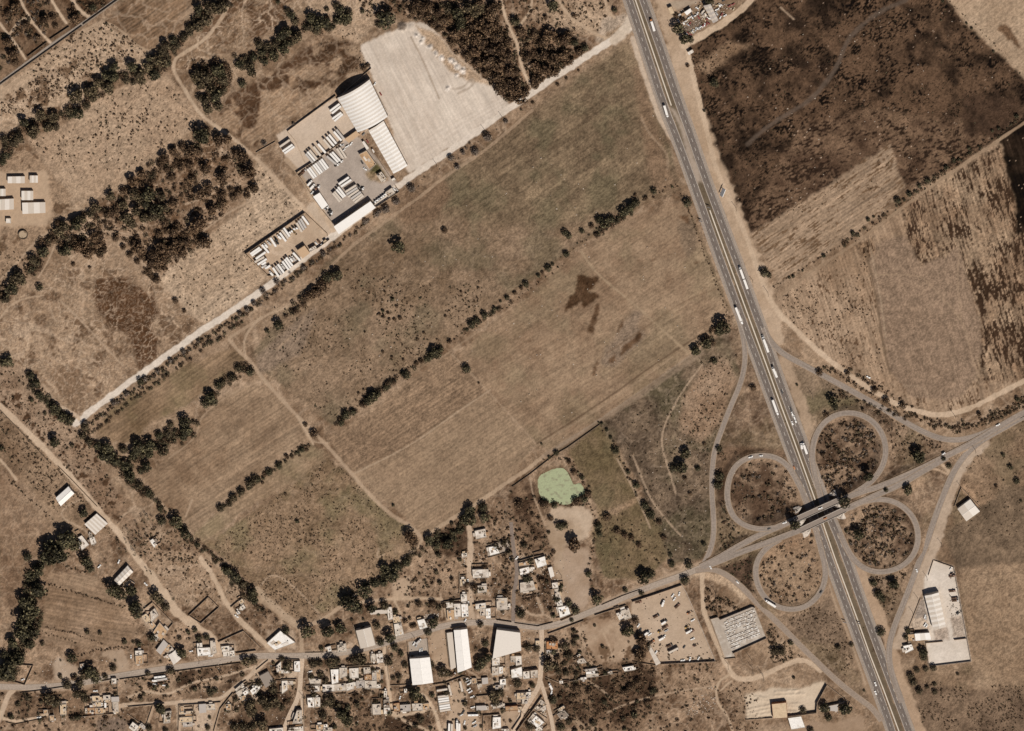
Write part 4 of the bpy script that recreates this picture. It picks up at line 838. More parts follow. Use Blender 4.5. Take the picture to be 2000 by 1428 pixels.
    if style == 'flat' and clutter:
        qi = inset(q, 1.1)
        def rp(): 
            u, v_ = rng.random(), rng.random(); p = lerp(lerp(qi[0],qi[1],u), lerp(qi[3%n],qi[2],u), v_); return p
        area = la = abs(sum(q[i][0]*q[(i+1)%n][1]-q[(i+1)%n][0]*q[i][1] for i in range(n)))/2
        p = rp(); obj('water_tank', TANK, roof_o, (p[0], p[1], h-.06), 0, None, TANKM if rng.random() < .6 else TANKB)
        if area > 45 and rng.random() < .75:
            p = rp(); an2 = atan2(q[1][1]-q[0][1], q[1][0]-q[0][0])
            obj('rooftop_room', UNIT, roof_o, (p[0], p[1], h-.06), an2, (rng.uniform(1.6,2.6), rng.uniform(1.6,3), rng.uniform(1.6,2.3)), roofm(rng.choice(['concrete','grey','pale'])))
        if area > 30:
            for _ in range(rng.randint(1, 3)):
                u0, v0 = rng.uniform(0,.6), rng.uniform(0,.6); u1, v1_ = u0+rng.uniform(.2,.38), v0+rng.uniform(.2,.38)
                f_ = lambda u, v_: lerp(lerp(qi[0],qi[1],u), lerp(qi[3%n],qi[2],u), v_)
                MB().prism(ccw([f_(u0,v0), f_(u1,v0), f_(u1,v1_), f_(u0,v1_)]), h-.07, h+rng.choice([.02,.02,.25])).build('roof_patch', roofm(rng.choice(['pale','white','grey','dark','beige','concrete'])), roof_o)
        for _ in range(rng.randint(1, 3)):
            p = rp(); obj('rooftop_junk', UNIT, roof_o, (p[0], p[1], h-.06), rng.random()*3, (rng.uniform(.4,1.3), rng.uniform(.3,.9), rng.uniform(.3,.8)), rng.choice([TANKM, TANKB, roofm('dark'), roofm('orange')]))
    if style == 'flat' and noun == 'house' and clutter:
        # lean-tos and patio walls built against the house
        for _ in range(rng.randint(1, 2)):
            k = rng.randrange(n); A_, B_ = q[k], q[(k+1)%n]; L_ = hypot(B_[0]-A_[0], B_[1]-A_[1]); 
            if L_ < 3: continue
            a_ = atan2(B_[1]-A_[1], B_[0]-A_[0]); dn = rng.uniform(1.6, 3.2); t0 = rng.uniform(0, .45); t1 = min(1, t0+rng.uniform(.3, .55)); ox, oy = sin(a_)*dn, -cos(a_)*dn
            p0, p1 = lerp(A_, B_, t0), lerp(A_, B_, t1); mx_, my_ = cxm+(p0[0]+p1[0]+ox)/2/MU, cym-(p0[1]+p1[1]+oy)/2/MU*.93
            if onroad(mx_, my_): continue
            hh = rng.uniform(2.1, 2.7); e_ = .03*sin(a_), -.03*cos(a_)
            MB().prism(ccw([(p0[0]+e_[0], p0[1]+e_[1]), (p1[0]+e_[0], p1[1]+e_[1]), (p1[0]+ox, p1[1]+oy), (p0[0]+ox, p0[1]+oy)]), -.3, hh).build('annex', roofm(rng.choice(['pale','grey','concrete','dark','beige','white','brown'])), root)
        if rng.random() < .6:
            k = rng.randrange(n); A_, B_ = q[k], q[(k+1)%n]; a_ = atan2(B_[1]-A_[1], B_[0]-A_[0]); dn = rng.uniform(4, 7.5); ox, oy = sin(a_)*dn, -cos(a_)*dn; t = .14; ux, uy = cos(a_)*t, sin(a_)*t; nx2, ny2 = sin(a_)*t, -cos(a_)*t
            mid = ((A_[0]+B_[0])/2+ox, (A_[1]+B_[1])/2+oy)
            if not onroad(cxm+mid[0]/MU, cym-mid[1]/MU*.93):
                yw = MB()
                yw.prism(ccw([A_, (A_[0]+ux, A_[1]+uy), (A_[0]+ux+ox, A_[1]+uy+oy), (A_[0]+ox, A_[1]+oy)]), -.3, 1.9)
                yw.prism(ccw([(B_[0]-ux, B_[1]-uy), B_, (B_[0]+ox, B_[1]+oy), (B_[0]-ux+ox, B_[1]-uy+oy)]), -.3, 1.9)
                yw.prism(ccw([(A_[0]+ox, A_[1]+oy), (B_[0]+ox, B_[1]+oy), (B_[0]+ox+nx2, B_[1]+oy+ny2), (A_[0]+ox+nx2, A_[1]+oy+ny2)]), -.3, 1.89)
                yw.build('yard_wall', WALLM, root)
    adj = adj or {'white':'white-roofed','bright':'bright white-roofed','pale':'pale-roofed','concrete':'concrete-roofed','grey':'grey-roofed','dark':'dark-roofed','tan':'tan-roofed','brown':'brown-roofed','orange':'orange-roofed','beige':'beige-roofed'}[roof]
    later(root, adj, noun, where, cxm, cat or noun.split()[-1], cym)
    return root

STONEM = mat('stone_wall', (104,88,72), .95, .2, .8)
def wall(pts, h, label, t=.3, m=None, cat='wall', group=None, noun='boundary_wall'):
    pts = [P2(a, b, max(0, gh(a, b))) for a, b in pts]; x0, y0 = pts[0]; mb = MB(); n = len(pts)
    P_ = np.array(pts)-np.array(pts[0])
    # mitred prism per run
    nn = []
    for i in range(n):
        d = []
        if i > 0: e = P_[i]-P_[i-1]; d.append(e/max(np.linalg.norm(e), 1e-6))
        if i < n-1: e = P_[i+1]-P_[i]; d.append(e/max(np.linalg.norm(e), 1e-6))
        b = sum(np.array([-e[1], e[0]]) for e in d); b = b/max(np.linalg.norm(b), .3); 
        k = 1/max(.5, abs(np.dot(b, [-d[0][1], d[0][0]]))); nn.append(b*k*t/2)
    for i in range(n-1):
        a, b = P_[i], P_[i+1]; c, d = nn[i], nn[i+1]
        mb.add([(*(a-c),-.3),(*(b-d),-.3),(*(b+d),-.3),(*(a+c),-.3),(*(a-c),h),(*(b-d),h),(*(b+d),h),(*(a+c),h)], [(4,5,6,7),(0,1,5,4),(2,3,7,6)]+([(3,0,4,7)] if i == 0 else [])+([(1,2,6,5)] if i == n-2 else []))
    o = mb.build(noun, m or WALLM, None, (x0, y0, max(0, gh(0, 0) if False else 0)))
    tag(o, label, cat, group); return o

# ---------------------------------------------------------------- vehicles
def paintm(nm, rgb): return mat('paint_'+nm, rgb, .35, .03, .6, spec=.5)
PNT = {'white': paintm('white', (236,230,222)), 'silver': paintm('silver', (178,174,170)), 'grey': paintm('grey', (120,116,112)), 'black': paintm('black', (34,32,32)), 'red': paintm('red', (140,50,36)),
       'orange': paintm('orange', (190,118,58)), 'blue': paintm('blue', (66,84,112)), 'beige': paintm('beige', (200,176,140)), 'green': paintm('green', (84,96,70)), 'rust': paintm('rust', (126,84,58)), 'yellow': paintm('yellow', (196,150,60))}
TYRE = mat('tyre', (30,28,26), .9, .05, 1); CHAS = mat('chassis', (54,48,44), .8, .1, 1); BOXW = mat('trailer_white', (234,226,216), .5, .04, .5); BOXG = mat('trailer_grey', (188,178,168), .5, .06, .5); BOXC = mat('trailer_cream', (206,190,172), .6, .06, .5); LAMP = mat('head_lamp', (240,236,220), .2, .02, 1)
BOXM = {'white': BOXW, 'grey': BOXG, 'cream': BOXC}
MC = {}
def cache(k, f):
    if k not in MC: MC[k] = f()
    return MC[k]
def wheels(root, xs, yw, r, wd):
    for x in xs:
        for y in (-yw, yw): obj('wheel', cache(('wheel', r, wd), lambda: MB().wheel(0, 0, r, wd).mesh('wheel')), root, (x, y, 0), 0, None, TYRE)
def part(root, nm, key, f, m, loc=(0,0,0)): return obj(nm, cache(key, f), root, loc, 0, None, m)
def v_car(root, c, L):
    body_ = part(root, 'body', 'car_body', lambda: MB().box(-2.2,2.2,-.88,.88,.28,.86,.06,.05).mesh('body'), PNT[c])
    part(root, 'window', 'car_glass', lambda: MB().box(-1.75,1.0,-.8,.8,.86,1.38,.42,.12).mesh('window'), GLASS)
    part(root, 'roof', 'car_roof', lambda: MB().box(-1.3,.55,-.68,.68,1.385,1.46,.05,.04).mesh('roof'), PNT[c])
    wheels(root, (-1.35, 1.35), .8, .32, .22)
    for y in (-.6, .6): part(body_, 'headlight', 'car_lamp', lambda: MB().box(-.04,.04,-.16,.16,0,.14).mesh('headlight'), LAMP, (2.2, y, .62))
def v_pickup(root, c, L):
    part(root, 'body', 'pk_body', lambda: MB().box(-2.6,2.6,-.94,.94,.4,.95,.04,.04).mesh('body'), PNT[c])
    part(root, 'cab', 'pk_cab', lambda: MB().box(-.5,1.35,-.86,.86,.95,1.62,.32,.1).mesh('cab'), GLASS)
    part(root, 'roof', 'pk_roof', lambda: MB().box(-.15,1.0,-.74,.74,1.625,1.7,.04,.04).mesh('roof'), PNT[c])
    part(root, 'bed', 'pk_bed', lambda: MB().box(-2.5,-.6,-.86,-.78,.955,1.3).box(-2.5,-.6,.78,.86,.955,1.3).box(-2.58,-2.5,-.86,.86,.955,1.3).mesh('bed'), PNT[c])
    wheels(root, (-1.6, 1.7), .84, .38, .26)
def v_boxtruck(root, c, L):
    cab_ = part(root, 'cab', 'bt_cab', lambda: MB().box(2.2,4.1,-1.05,1.05,.6,2.3,.2,.08).mesh('cab'), PNT[c])
    part(cab_, 'windscreen', 'bt_glass', lambda: MB().box(3.93,4.04,-.9,.9,1.35,2.1,.02,.05).mesh('windscreen'), GLASS)
    part(root, 'cargo_box', 'bt_box', lambda: MB().box(-4.0,2.0,-1.2,1.2,.95,3.3).mesh('cargo_box'), BOXM[random.choice(['white','white','grey'])])
    part(root, 'chassis', 'bt_ch', lambda: MB().box(-3.9,3.8,-.45,.45,.5,.94).mesh('chassis'), CHAS)
    wheels(root, (-2.6, 3.0), .95, .46, .3)
def v_tractor(root, c, L):
    cab_ = part(root, 'cab', 'tr_cab', lambda: MB().box(.2,2.3,-1.15,1.15,.9,3.2,.22,.1).mesh('cab'), PNT[c])
    part(root, 'hood', 'tr_hood', lambda: MB().box(2.3,3.6,-.85,.85,.8,1.9,.12,.12).mesh('hood'), PNT[c])
    part(cab_, 'windscreen', 'tr_glass', lambda: MB().box(2.1,2.25,-.95,.95,2.0,2.85,.02,.04).mesh('windscreen'), GLASS)
    part(root, 'chassis', 'tr_ch', lambda: MB().box(-3.5,3.3,-.5,.5,.6,.95).mesh('chassis'), CHAS)
    part(root, 'fifth_wheel', 'tr_fw', lambda: MB().box(-2.6,-1.4,-.5,.5,.955,1.15).mesh('fifth_wheel'), CHAS)
    for y in (-.95, .95): part(root, 'fuel_tank', 'tr_ft', lambda: MB().box(-.6,.9,-.28,.28,.5,1.0,.05,.08).mesh('fuel_tank'), PNT['silver'], (0, y, 0))
    wheels(root, (-2.8, -1.5, 2.6), .95, .5, .34)
def v_trailer(root, c, L):
    box_ = part(root, 'cargo_box', 'tl_box', lambda: MB().box(-8,8,-1.3,1.3,1.2,4.0).mesh('cargo_box'), BOXM[c])
    part(box_, 'roof_rail', 'tl_rail', lambda: MB().box(-8,8,-1.3,-1.2,4.005,4.06).box(-8,8,1.2,1.3,4.005,4.06).mesh('roof_rail'), PNT['grey'])
    part(root, 'chassis', 'tl_ch', lambda: MB().box(-7.6,7.4,-.5,.5,.8,1.195).mesh('chassis'), CHAS)
    part(root, 'landing_leg', 'tl_leg', lambda: MB().box(4.9,5.1,-.9,-.7,0,.8).box(4.9,5.1,.7,.9,0,.8).mesh('landing_leg'), CHAS)
    wheels(root, (-6.6, -5.3), .98, .5, .36)
def v_semi(root, c, L):
    cab_ = part(root, 'cab', 'sm_cab', lambda: MB().box(6.2,8.4,-1.2,1.2,.9,3.4,.2,.1).mesh('cab'), PNT[c])
    part(root, 'hood', 'sm_hood', lambda: MB().box(8.4,9.7,-.9,.9,.8,1.9,.12,.12).mesh('hood'), PNT[c])
    part(cab_, 'windscreen', 'sm_ws', lambda: MB().box(8.22,8.36,-1,1,2.1,3.0,.02,.04).mesh('windscreen'), GLASS)
    part(root, 'chassis', 'sm_ch', lambda: MB().box(-9.2,9.2,-.5,.5,.6,1.1).mesh('chassis'), CHAS)
    part(root, 'cargo_box', 'sm_box', lambda: MB().box(-9.6,5.4,-1.3,1.3,1.2,4.0).mesh('cargo_box'), BOXW)
    wheels(root, (-8.2, -6.9, 3.2, 4.5, 8.6), .98, .5, .36)
def v_double(root, c, L):
    part(root, 'cab', 'db_cab', lambda: MB().box(11.6,13.6,-1.2,1.2,.9,3.4,.2,.1).mesh('cab'), PNT[c])
    part(root, 'hood', 'db_hood', lambda: MB().box(13.6,14.8,-.9,.9,.8,1.9,.12,.12).mesh('hood'), PNT[c])
    part(root, 'chassis', 'db_ch', lambda: MB().box(-14,14.2,-.5,.5,.6,1.1).mesh('chassis'), CHAS)
    for x in (-1.2, -14.6): part(root, 'cargo_box', 'db_box', lambda: MB().box(0,12.2,-1.3,1.3,1.2,4.0).mesh('cargo_box'), BOXW, (x, 0, 0))
    wheels(root, (-13.2,-11.9,-4,.4,1.7,9.2,10.4,13.6), .98, .5, .36)
def v_bus(root, c, L):
    body_ = part(root, 'body', 'bus_body', lambda: MB().box(-5.6,5.6,-1.25,1.25,.4,3.0,.1,.08).mesh('body'), PNT[c])
    part(body_, 'window_band', 'bus_win', lambda: MB().box(-5.3,5.5,-1.275,1.275,1.5,2.3,.02,.02).mesh('window_band'), GLASS)
    for x in (-2, 2): part(body_, 'roof_hatch', 'bus_hatch', lambda: MB().box(-.4,.4,-.4,.4,3.005,3.1).mesh('roof_hatch'), PNT['grey'], (x, 0, 0))
    wheels(root, (-3.4, 3.6), 1.05, .5, .34)
def v_flatbed(root, c, L):
    part(root, 'cab', 'fb_cab', lambda: MB().box(2.2,4.0,-1.05,1.05,.6,2.4,.2,.08).mesh('cab'), PNT[c])
    part(root, 'flat_bed', 'fb_bed', lambda: MB().box(-4,2,-1.15,1.15,.96,1.15).box(-4,2,-1.15,-1.08,1.15,1.7).box(-4,2,1.08,1.15,1.15,1.7).mesh('flat_bed'), PNT['rust'])
    part(root, 'load', 'fb_load', lambda: MB().box(-3.4,1.2,-.8,.8,1.16,1.9,.3,.2).mesh('load'), mat('load_scrap', (96,76,58), .9, .3, 2))
    part(root, 'chassis', 'bt_ch', lambda: None, CHAS) if False else None
    wheels(root, (-2.6, 3.0), .95, .46, .3)
def v_loader(root, c, L):
    part(root, 'body', 'ld_body', lambda: MB().box(-2.4,.6,-.9,.9,.7,1.7,.15,.1).mesh('body'), PNT[c])
    part(root, 'cab', 'ld_cab', lambda: MB().box(-.6,.8,-.7,.7,1.705,3.0,.15,.1).mesh('cab'), GLASS)
    part(root, 'arm', 'ld_arm', lambda: MB().tube((.8,0,1.5),(3.0,0,2.0),.22).tube((3.0,0,2.0),(4.0,0,.6),.18).mesh('arm'), PNT[c])
    part(root, 'bucket', 'ld_bucket', lambda: MB().box(3.7,4.7,-1.1,1.1,.1,.9,.1,.02).mesh('bucket'), CHAS)
    wheels(root, (-1.6, 1.4), .95, .65, .4)
KIND = {'car': (v_car, 4.4, 'car', 'car'), 'pickup': (v_pickup, 5.2, 'pickup_truck', 'pickup'), 'boxtruck': (v_boxtruck, 8.2, 'box_truck', 'truck'), 'tractor': (v_tractor, 7.1, 'tractor_unit', 'truck'),
        'trailer': (v_trailer, 16.0, 'cargo_trailer', 'trailer'), 'semi': (v_semi, 19.3, 'semi_truck', 'truck'), 'double': (v_double, 29.4, 'road_train', 'truck'), 'bus': (v_bus, 11.2, 'bus', 'bus'), 'flatbed': (v_flatbed, 8.0, 'flatbed_truck', 'truck'), 'loader': (v_loader, 7.1, 'wheel_loader', 'loader')}
def vehicle(kind, a, b, where, colour='white', z=None, noun=None, off=True):
    """a = front, b = rear (map points at about roof height)"""
    f, L0, nm, cat = KIND[kind]
    cxm, cym = (a[0]+b[0])/2, (a[1]+b[1])/2; zr = max(0, gh(cxm, cym)) if z is None else z
    hh = 3.6 if L0 > 8 else 1.2
    A = np.array(P2(*a, zr+(hh if off else 0))); B = np.array(P2(*b, zr+(hh if off else 0))); d = A-B; L = np.linalg.norm(d); c = (A+B)/2
    s = float(np.clip(L/L0, .8, 1.22)) if L > 1 else 1.0
    root = bpy.data.objects.new(noun or nm, None); root.location = (c[0], c[1], zr+.08 if z is None else zr); root.rotation_euler = (0, 0, atan2(d[1], d[0])); root.scale = (s, 1, 1); link(root)
    f(root, colour, L0)
    later(root, colour, (noun or nm).replace('_', ' '), where, cxm, cat, cym); return root
def veh_at(kind, p, ang, where, colour='white', z=None, noun=None):
    """ang in degrees on the map, 0 = east, 90 = north"""
    L0 = KIND[kind][1]/MU/2; c, s = cos(radians(ang)), sin(radians(ang))
    return vehicle(kind, (p[0]+L0*c, p[1]-L0*s*.93), (p[0]-L0*c, p[1]+L0*s*.93), where, colour, z, noun)

# ---------------------------------------------------------------- trees
BARK = mat('bark', (84,66,50), .95, .2, 2)
LEAF = [leafmat('leaf_dark', (44,39,27), (78,71,50), (132,121,88)), leafmat('leaf_olive', (56,46,33), (95,80,58), (144,127,95)), leafmat('leaf_brown', (58,43,31), (102,78,57), (150,122,92)), leafmat('leaf_grey', (66,54,44), (102,88,76), (134,120,106))]
def quads_mesh(name, cen, nor, size, rng, m):
    """one small leaf-clump quad per centre"""
    n = len(cen); a = rng.normal(size=(n, 3)); u = np.cross(nor, a); u /= np.maximum(np.linalg.norm(u, axis=1), 1e-6)[:, None]; w_ = np.cross(nor, u)
    s1 = (size*rng.uniform(.7, 1.25, n))[:, None]; s2 = (size*rng.uniform(.5, 1.0, n))[:, None]
    V = np.stack([cen-u*s1-w_*s2*.7, cen+u*s1*.8-w_*s2, cen+u*s1+w_*s2*.8, cen-u*s1*.7+w_*s2], 1).reshape(-1, 3)
    me = bpy.data.meshes.new(name); me.vertices.add(4*n); me.vertices.foreach_set('co', V.astype(np.float32).ravel())
    me.loops.add(4*n); me.loops.foreach_set('vertex_index', np.arange(4*n, dtype=np.int32)); me.polygons.add(n); me.polygons.foreach_set('loop_start', np.arange(0, 4*n, 4, dtype=np.int32))
    if m is not None: me.materials.append(m)
    me.update(calc_edges=True); return me
def crown_points(rng, lobes, n, flat=.75):
    C_, N_ = [], []
    for cx, cy, cz, r in lobes:
        k = int(n*r*r/sum(l[3]**2 for l in lobes)); d = rng.normal(size=(k, 3)); d[:, 2] = np.abs(d[:, 2])*.9-.28*rng.rand(k); d /= np.linalg.norm(d, axis=1)[:, None]
        rr = r*rng.uniform(.62, 1.06, k)[:, None]; p = d*rr*np.array([1, 1, flat])+np.array([cx, cy, cz])
        C_.append(p); nn = d+rng.normal(size=(k, 3))*.55; N_.append(nn/np.linalg.norm(nn, axis=1)[:, None])
    return np.concatenate(C_), np.concatenate(N_)
CROWNS = []; TRUNKS = []
for k in range(9):
    rg = np.random.RandomState(100+k); nl = rg.randint(6, 10); lobes = [(0, 0, .95, .58)]
    for i in range(nl):
        a = 2*pi*i/nl+rg.uniform(-.3, .3); r = rg.uniform(.38, .66); lobes.append((r*cos(a), r*sin(a), rg.uniform(.68, 1.05), rg.uniform(.26, .42)))
    c_, n_ = crown_points(rg, lobes, 420); CROWNS.append(quads_mesh('crown', c_, n_, np.full(len(c_), .105), rg, None))
    tb = MB().tube((0,0,-.05),(0,0,.5),.075,6,.05)
    for l in lobes[1::2]: tb.tube((0,0,.42),(l[0]*.7,l[1]*.7,l[2]-.05),.04,5,.018)
    TRUNKS.append(tb.mesh('trunk', BARK))
rg = np.random.RandomState(55)
lob = [(rg.normal()*.05, rg.normal()*.05, .35+.3*i, .40*(1-i/11)+.07) for i in range(10)]
c_, n_ = crown_points(rg, lob, 420, 1.0); CYP = quads_mesh('crown', c_, n_, np.full(len(c_), .11), rg, None); CYPT = MB().tube((0,0,-.05),(0,0,2.6),.07,6,.02).mesh('trunk', BARK)
REGIONS = [((0,0,230,150),'among the scrub lots in the top left corner'),((360,95,470,230),'in the grove beside the bent track, upper left'),((0,0,480,340),'in the tree line crossing the upper left pastures'),((470,0,780,140),'in the hedge above the arched warehouse'),
  ((780,0,1110,205),'in the brown wood east of the gravel yard'),((1110,0,1240,120),'beside the gravel road at the motorway'),((1240,0,1480,140),'around the scrap yard at the top'),((1480,0,2000,330),'on the edge of the dark top right field'),((1380,330,2000,560),'along the field track right of the motorway'),((1380,120,1480,200),'inside the dark top right field'),
  ((90,230,520,560),'in the scrub wood left of the truck yards'),((0,340,100,700),'along the left edge below the farm sheds'),((0,690,180,900),'along the dirt road at the left edge'),((150,690,500,990),'in the dense hedges around the left fields'),((500,380,800,560),'beside the gravel road below the truck yards'),((500,480,820,760),'in the middle of the central pasture'),
  ((820,560,1000,720),'in the central hedgerow, right half'),((500,690,880,840),'in the central hedgerow, left half'),((400,820,660,1000),'in the thin hedge between the left fields'),((1000,360,1350,620),'in the upper hedgerow by the motorway'),((1330,580,1480,740),'at the corner where the slip road leaves'),((880,680,1060,760),'on the boundary of the ploughed field'),
  ((400,980,560,1110),'beside the dotted pasture corner'),((1040,820,1180,1100),'around the green pond'),((1150,800,1330,1120),'in the fence line right of the pond'),((1300,840,1480,1110),'left of the cloverleaf'),((1400,700,1900,1200),'inside the cloverleaf junction'),((1680,1100,2000,1428),'beside the factory at the lower right'),((1880,800,2000,1100),'by the right edge'),
  ((1380,1150,1700,1428),'around the sand lot at the bottom'),((1180,1090,1400,1240),'beside the village road near the junction'),((820,960,1060,1250),'among the houses north of the village road'),((640,1080,840,1250),'along the track north of the village road'),((0,950,130,1400),'in the thick row at the lower left'),((130,960,360,1250),'around the farmyard at the lower left'),((0,1250,300,1428),'around the walled yards at the lower left'),
  ((300,1100,560,1330),'beside the lower left dirt road'),((250,1300,560,1428),'among the plots at the bottom left'),((560,1200,760,1310),'lining the village road'),((520,1290,760,1428),'among the houses south of the village road'),((740,1240,960,1428),'around the white warehouses'),((960,1220,1180,1428),'around the southern street'),((1100,1240,1400,1428),'in the rough ground south of the dirt lot')]
def region(x, y):
    for (x0, y0, x1, y1), s in REGIONS:
        if x0 <= x < x1 and y0 <= y < y1: return s
    return 'standing on open ground'
TREES = []      # (mx, my, r_map, kind)
def trees(z, kind, *pts):
    for a, b, r in pts:
        (x, y), = z((a, b)); s = 4.0
        TREES.append((x, y, r/s, kind))
def plant_tree(mx, my, r, kind, i):
    rm = r*MU*1.14; g = max(0, gh(mx, my))
    if kind == 'cypress':
        ht = rm*4.2; x, y = P2(mx+r*.3, my+r*.3, g+ht*.3); sc = (rm*1.15, rm*1.15, ht/3.4); cr, tr, m = CYP, CYPT, LEAF[0]
    else:
        hs = random.uniform(.85, 1.15); x, y = P2(mx+.12*r, my+.16*r, g+rm*.8*hs); sc = (rm, rm, rm*hs); k = i % len(CROWNS); cr, tr = CROWNS[k], TRUNKS[k]
        m = {'dark': LEAF[0], 'olive': LEAF[1], 'brown': LEAF[2], 'grey': LEAF[3]}[kind]
    root = bpy.data.objects.new('cypress_tree' if kind == 'cypress' else 'tree', None); root.location = (x, y, g-.05); root.rotation_euler = (0, 0, random.uniform(0, 6.28)); root.scale = sc; link(root)
    obj('trunk', tr, root); obj('crown', cr, root, m=m)
    adj = {'dark': 'dark green', 'olive': 'olive green', 'brown': 'brownish', 'grey': 'bare grey', 'cypress': 'slender dark'}[kind]
    later(root, adj, 'cypress tree' if kind == 'cypress' else 'tree', region(mx, my), mx, 'tree', my)
# ================================================================ buildings
B = building
W_ = 'beside the gravel yard at the top'
B(W_, z1((915,470),(1395,195),(1668,750),(1215,985)), 8.0, 'bright', 'barrel', 'grey', 'warehouse', rise=6.5, strips=22, stripc='white', adj='huge arched white', ridge_long=True)
B(W_, z1((1380,960),(1605,815))+z2((1810,335),(1600,455)), 7.0, 'bright', 'gable', 'grey', 'warehouse', rise=1.8, strips=26, stripc='white', adj='long narrow white')
B('at the south edge of the grey truck yard', z2((705,1250),(1255,870),(1332,965),(780,1362)), 7.0, 'bright', 'shed', 'cream', 'warehouse', adj='long plain white-roofed')
Y1 = 'inside the grey truck yard'
B(Y1, z2((395,800),(495,740),(620,925),(530,990)), 5.0, 'bright', 'shed', 'cream', 'workshop')
B(Y1, z2((1080,170),(1195,110),(1342,315),(1240,390)), 4.2, 'tan', 'flat', 'white', 'office building', adj='flat tan-roofed')
B(Y1, z2((1350,480),(1420,430),(1490,525),(1425,582)), 3.6, 'pale', 'flat', 'white', 'house')
B(Y1, z2((1565,540),(1612,513),(1637,545),(1590,572)), 3.0, 'white', 'flat', 'white', 'guard hut', clutter=False)
B(Y1, z1((1020,1090),(1195,965),(1250,1020),(1085,1147)), 4.5, 'tan', 'shed', 'cream', 'canopy', adj='open orange-brown')
B(Y1, z1((1283,1135),(1310,1115),(1388,1225),(1352,1250)), 3.2, 'white', 'shed', 'white', 'storage container')
B(Y1, z2((1475,740),(1575,668),(1627,745),(1525,808)), 3.8, 'pale', 'flat', 'white', 'office building')
B(Y1, z2((1275,95),(1290,82),(1320,130),(1303,145)), 2.6, 'white', 'shed', 'white', 'storage container')
Y2 = 'in the walled lorry park'
B(Y2, z3((1150,945),(1310,840),(1422,990),(1270,1107)), 5.5, 'tan', 'shed', 'cream', 'workshop')
B(Y2, z3((1400,910),(1525,838),(1562,890),(1430,967)), 4.2, 'white', 'flat', 'cream', 'office building')
B(Y2, z3((1690,752),(1745,713),(1767,742),(1710,778)), 3.2, 'beige', 'flat', 'cream', 'guard hut', clutter=False)
FA = 'among the farm sheds at the left edge'
for q, st in (([(15,345),(48.5,344.5),(48.5,358),(15,358)],'shed'), ([(58,343),(74,343),(74,357),(58,357)],'shed'), ([(-6,369),(11,369),(11,383),(-6,383)],'shed'), ([(-8,390),(27,388),(27,409),(-8,411)],'shed'), ([(42,373),(65,373),(65,391),(42,391)],'shed'), ([(43,396),(88.5,395),(89,416),(44,418)],'shed')):
    B(FA, q, 4.0, 'white' if q[0][0] < 50 else 'pale', st, 'cream', 'shed', strips=4, stripc='pale' if q[0][0] < 50 else 'white')
B(FA, [(12,427),(21,427),(21,436),(12,436)], 3, 'white', 'flat', 'white', 'house', clutter=False)
SY = 'at the scrap yard'
B(SY, r7((515,265),(650,180),(680,245),(575,335)), 4, 'bright', 'shed', 'cream', 'workshop'); B(SY, r7((445,310),(513,268),(563,330),(480,357)), 3, 'brown', 'flat', 'cream', 'house', clutter=False)
B(SY, r7((930,125),(1085,85),(1258,440),(1140,505)), 6, 'grey', 'gable', 'grey', 'warehouse', rise=1.0, strips=9, stripc='pale'); B(SY, r7((165,180),(245,147),(300,285),(230,320)), 4, 'beige', 'flat', 'cream', 'house', clutter=False)
B(SY, r7((900,355),(970,280),(1015,345),(945,392)), 3.2, 'white', 'flat', 'white', 'house'); B(SY, r7((885,270),(940,212),(968,235),(915,292)), 2.6, 'pale', 'shed', 'white', 'storage container'); B('on the verge below the scrap yard', r7((590,1140),(690,1078),(722,1130),(620,1192)), 4, 'white', 'shed', 'cream', 'house', strips=4, stripc='pale')
FC = 'in the lower right factory'
B(FC, r6((285,520),(455,480),(545,895),(390,932)), 7.0, 'pale', 'gable', 'white', 'warehouse', rise=1.2, strips=14, stripc='white', adj='long pale')
B(FC, r6((163,980),(345,968),(362,1050),(175,1066)), 4.6, 'bright', 'shed', 'white', 'workshop', strips=3, stripc='white'); B(FC, r6((83,992),(160,986),(162,1062),(90,1070)), 3.5, 'tan', 'flat', 'cream', 'house')
B('left of the lower right factory', r6((28,1130),(125,1110),(150,1172),(55,1217)), 3.6, 'bright', 'flat', 'white', 'house')
B('beside the southeast slip road', t32((1480,1120),(1580,1045),(1656,1140),(1550,1217)), 5, 'pale', 'gable', 'white', 'workshop', rise=.8, strips=2, stripc='white')
BR = 'by the sand lot at the bottom'
B(BR, r8((795,470),(975,450),(990,640),(815,652)), 5.5, 'beige', 'flat', 'brick', 'warehouse', clutter=False, adj='ribbed beige'); B(BR, r8((1000,645),(1150,625),(1197,752),(1040,777)), 4.2, 'bright', 'flat', 'white', 'house', clutter=False); B(BR, r8((1485,492),(1605,472),(1602,562),(1500,552)), 3.5, 'grey', 'shed', 'cream', 'canopy')
B('in the west corner of the dirt lot', r5((245,880),(287,863),(432,1108),(367,1142)), 3.2, 'pale', 'shed', 'cream', 'shed', strips=9, stripc='concrete', adj='long pale')
def many(where, z, rows, noun='house', style='flat'):
    for r in rows:
        q, h, c = r[0], r[1], r[2]; st = r[3] if len(r) > 3 else style; wl = r[4] if len(r) > 4 else ('brick' if c in ('orange','brown') else 'white'); nn = r[5] if len(r) > 5 else noun
        B(where, z(*q), h, c, st, wl, nn, strips=0)
NV = 'on the north side of the village road'
B(NV, v6((360,655),(592,600),(667,880),(435,937)), 7, 'pale', 'gable', 'white', 'warehouse', rise=.8, strips=0, adj='two-tone grey and white')
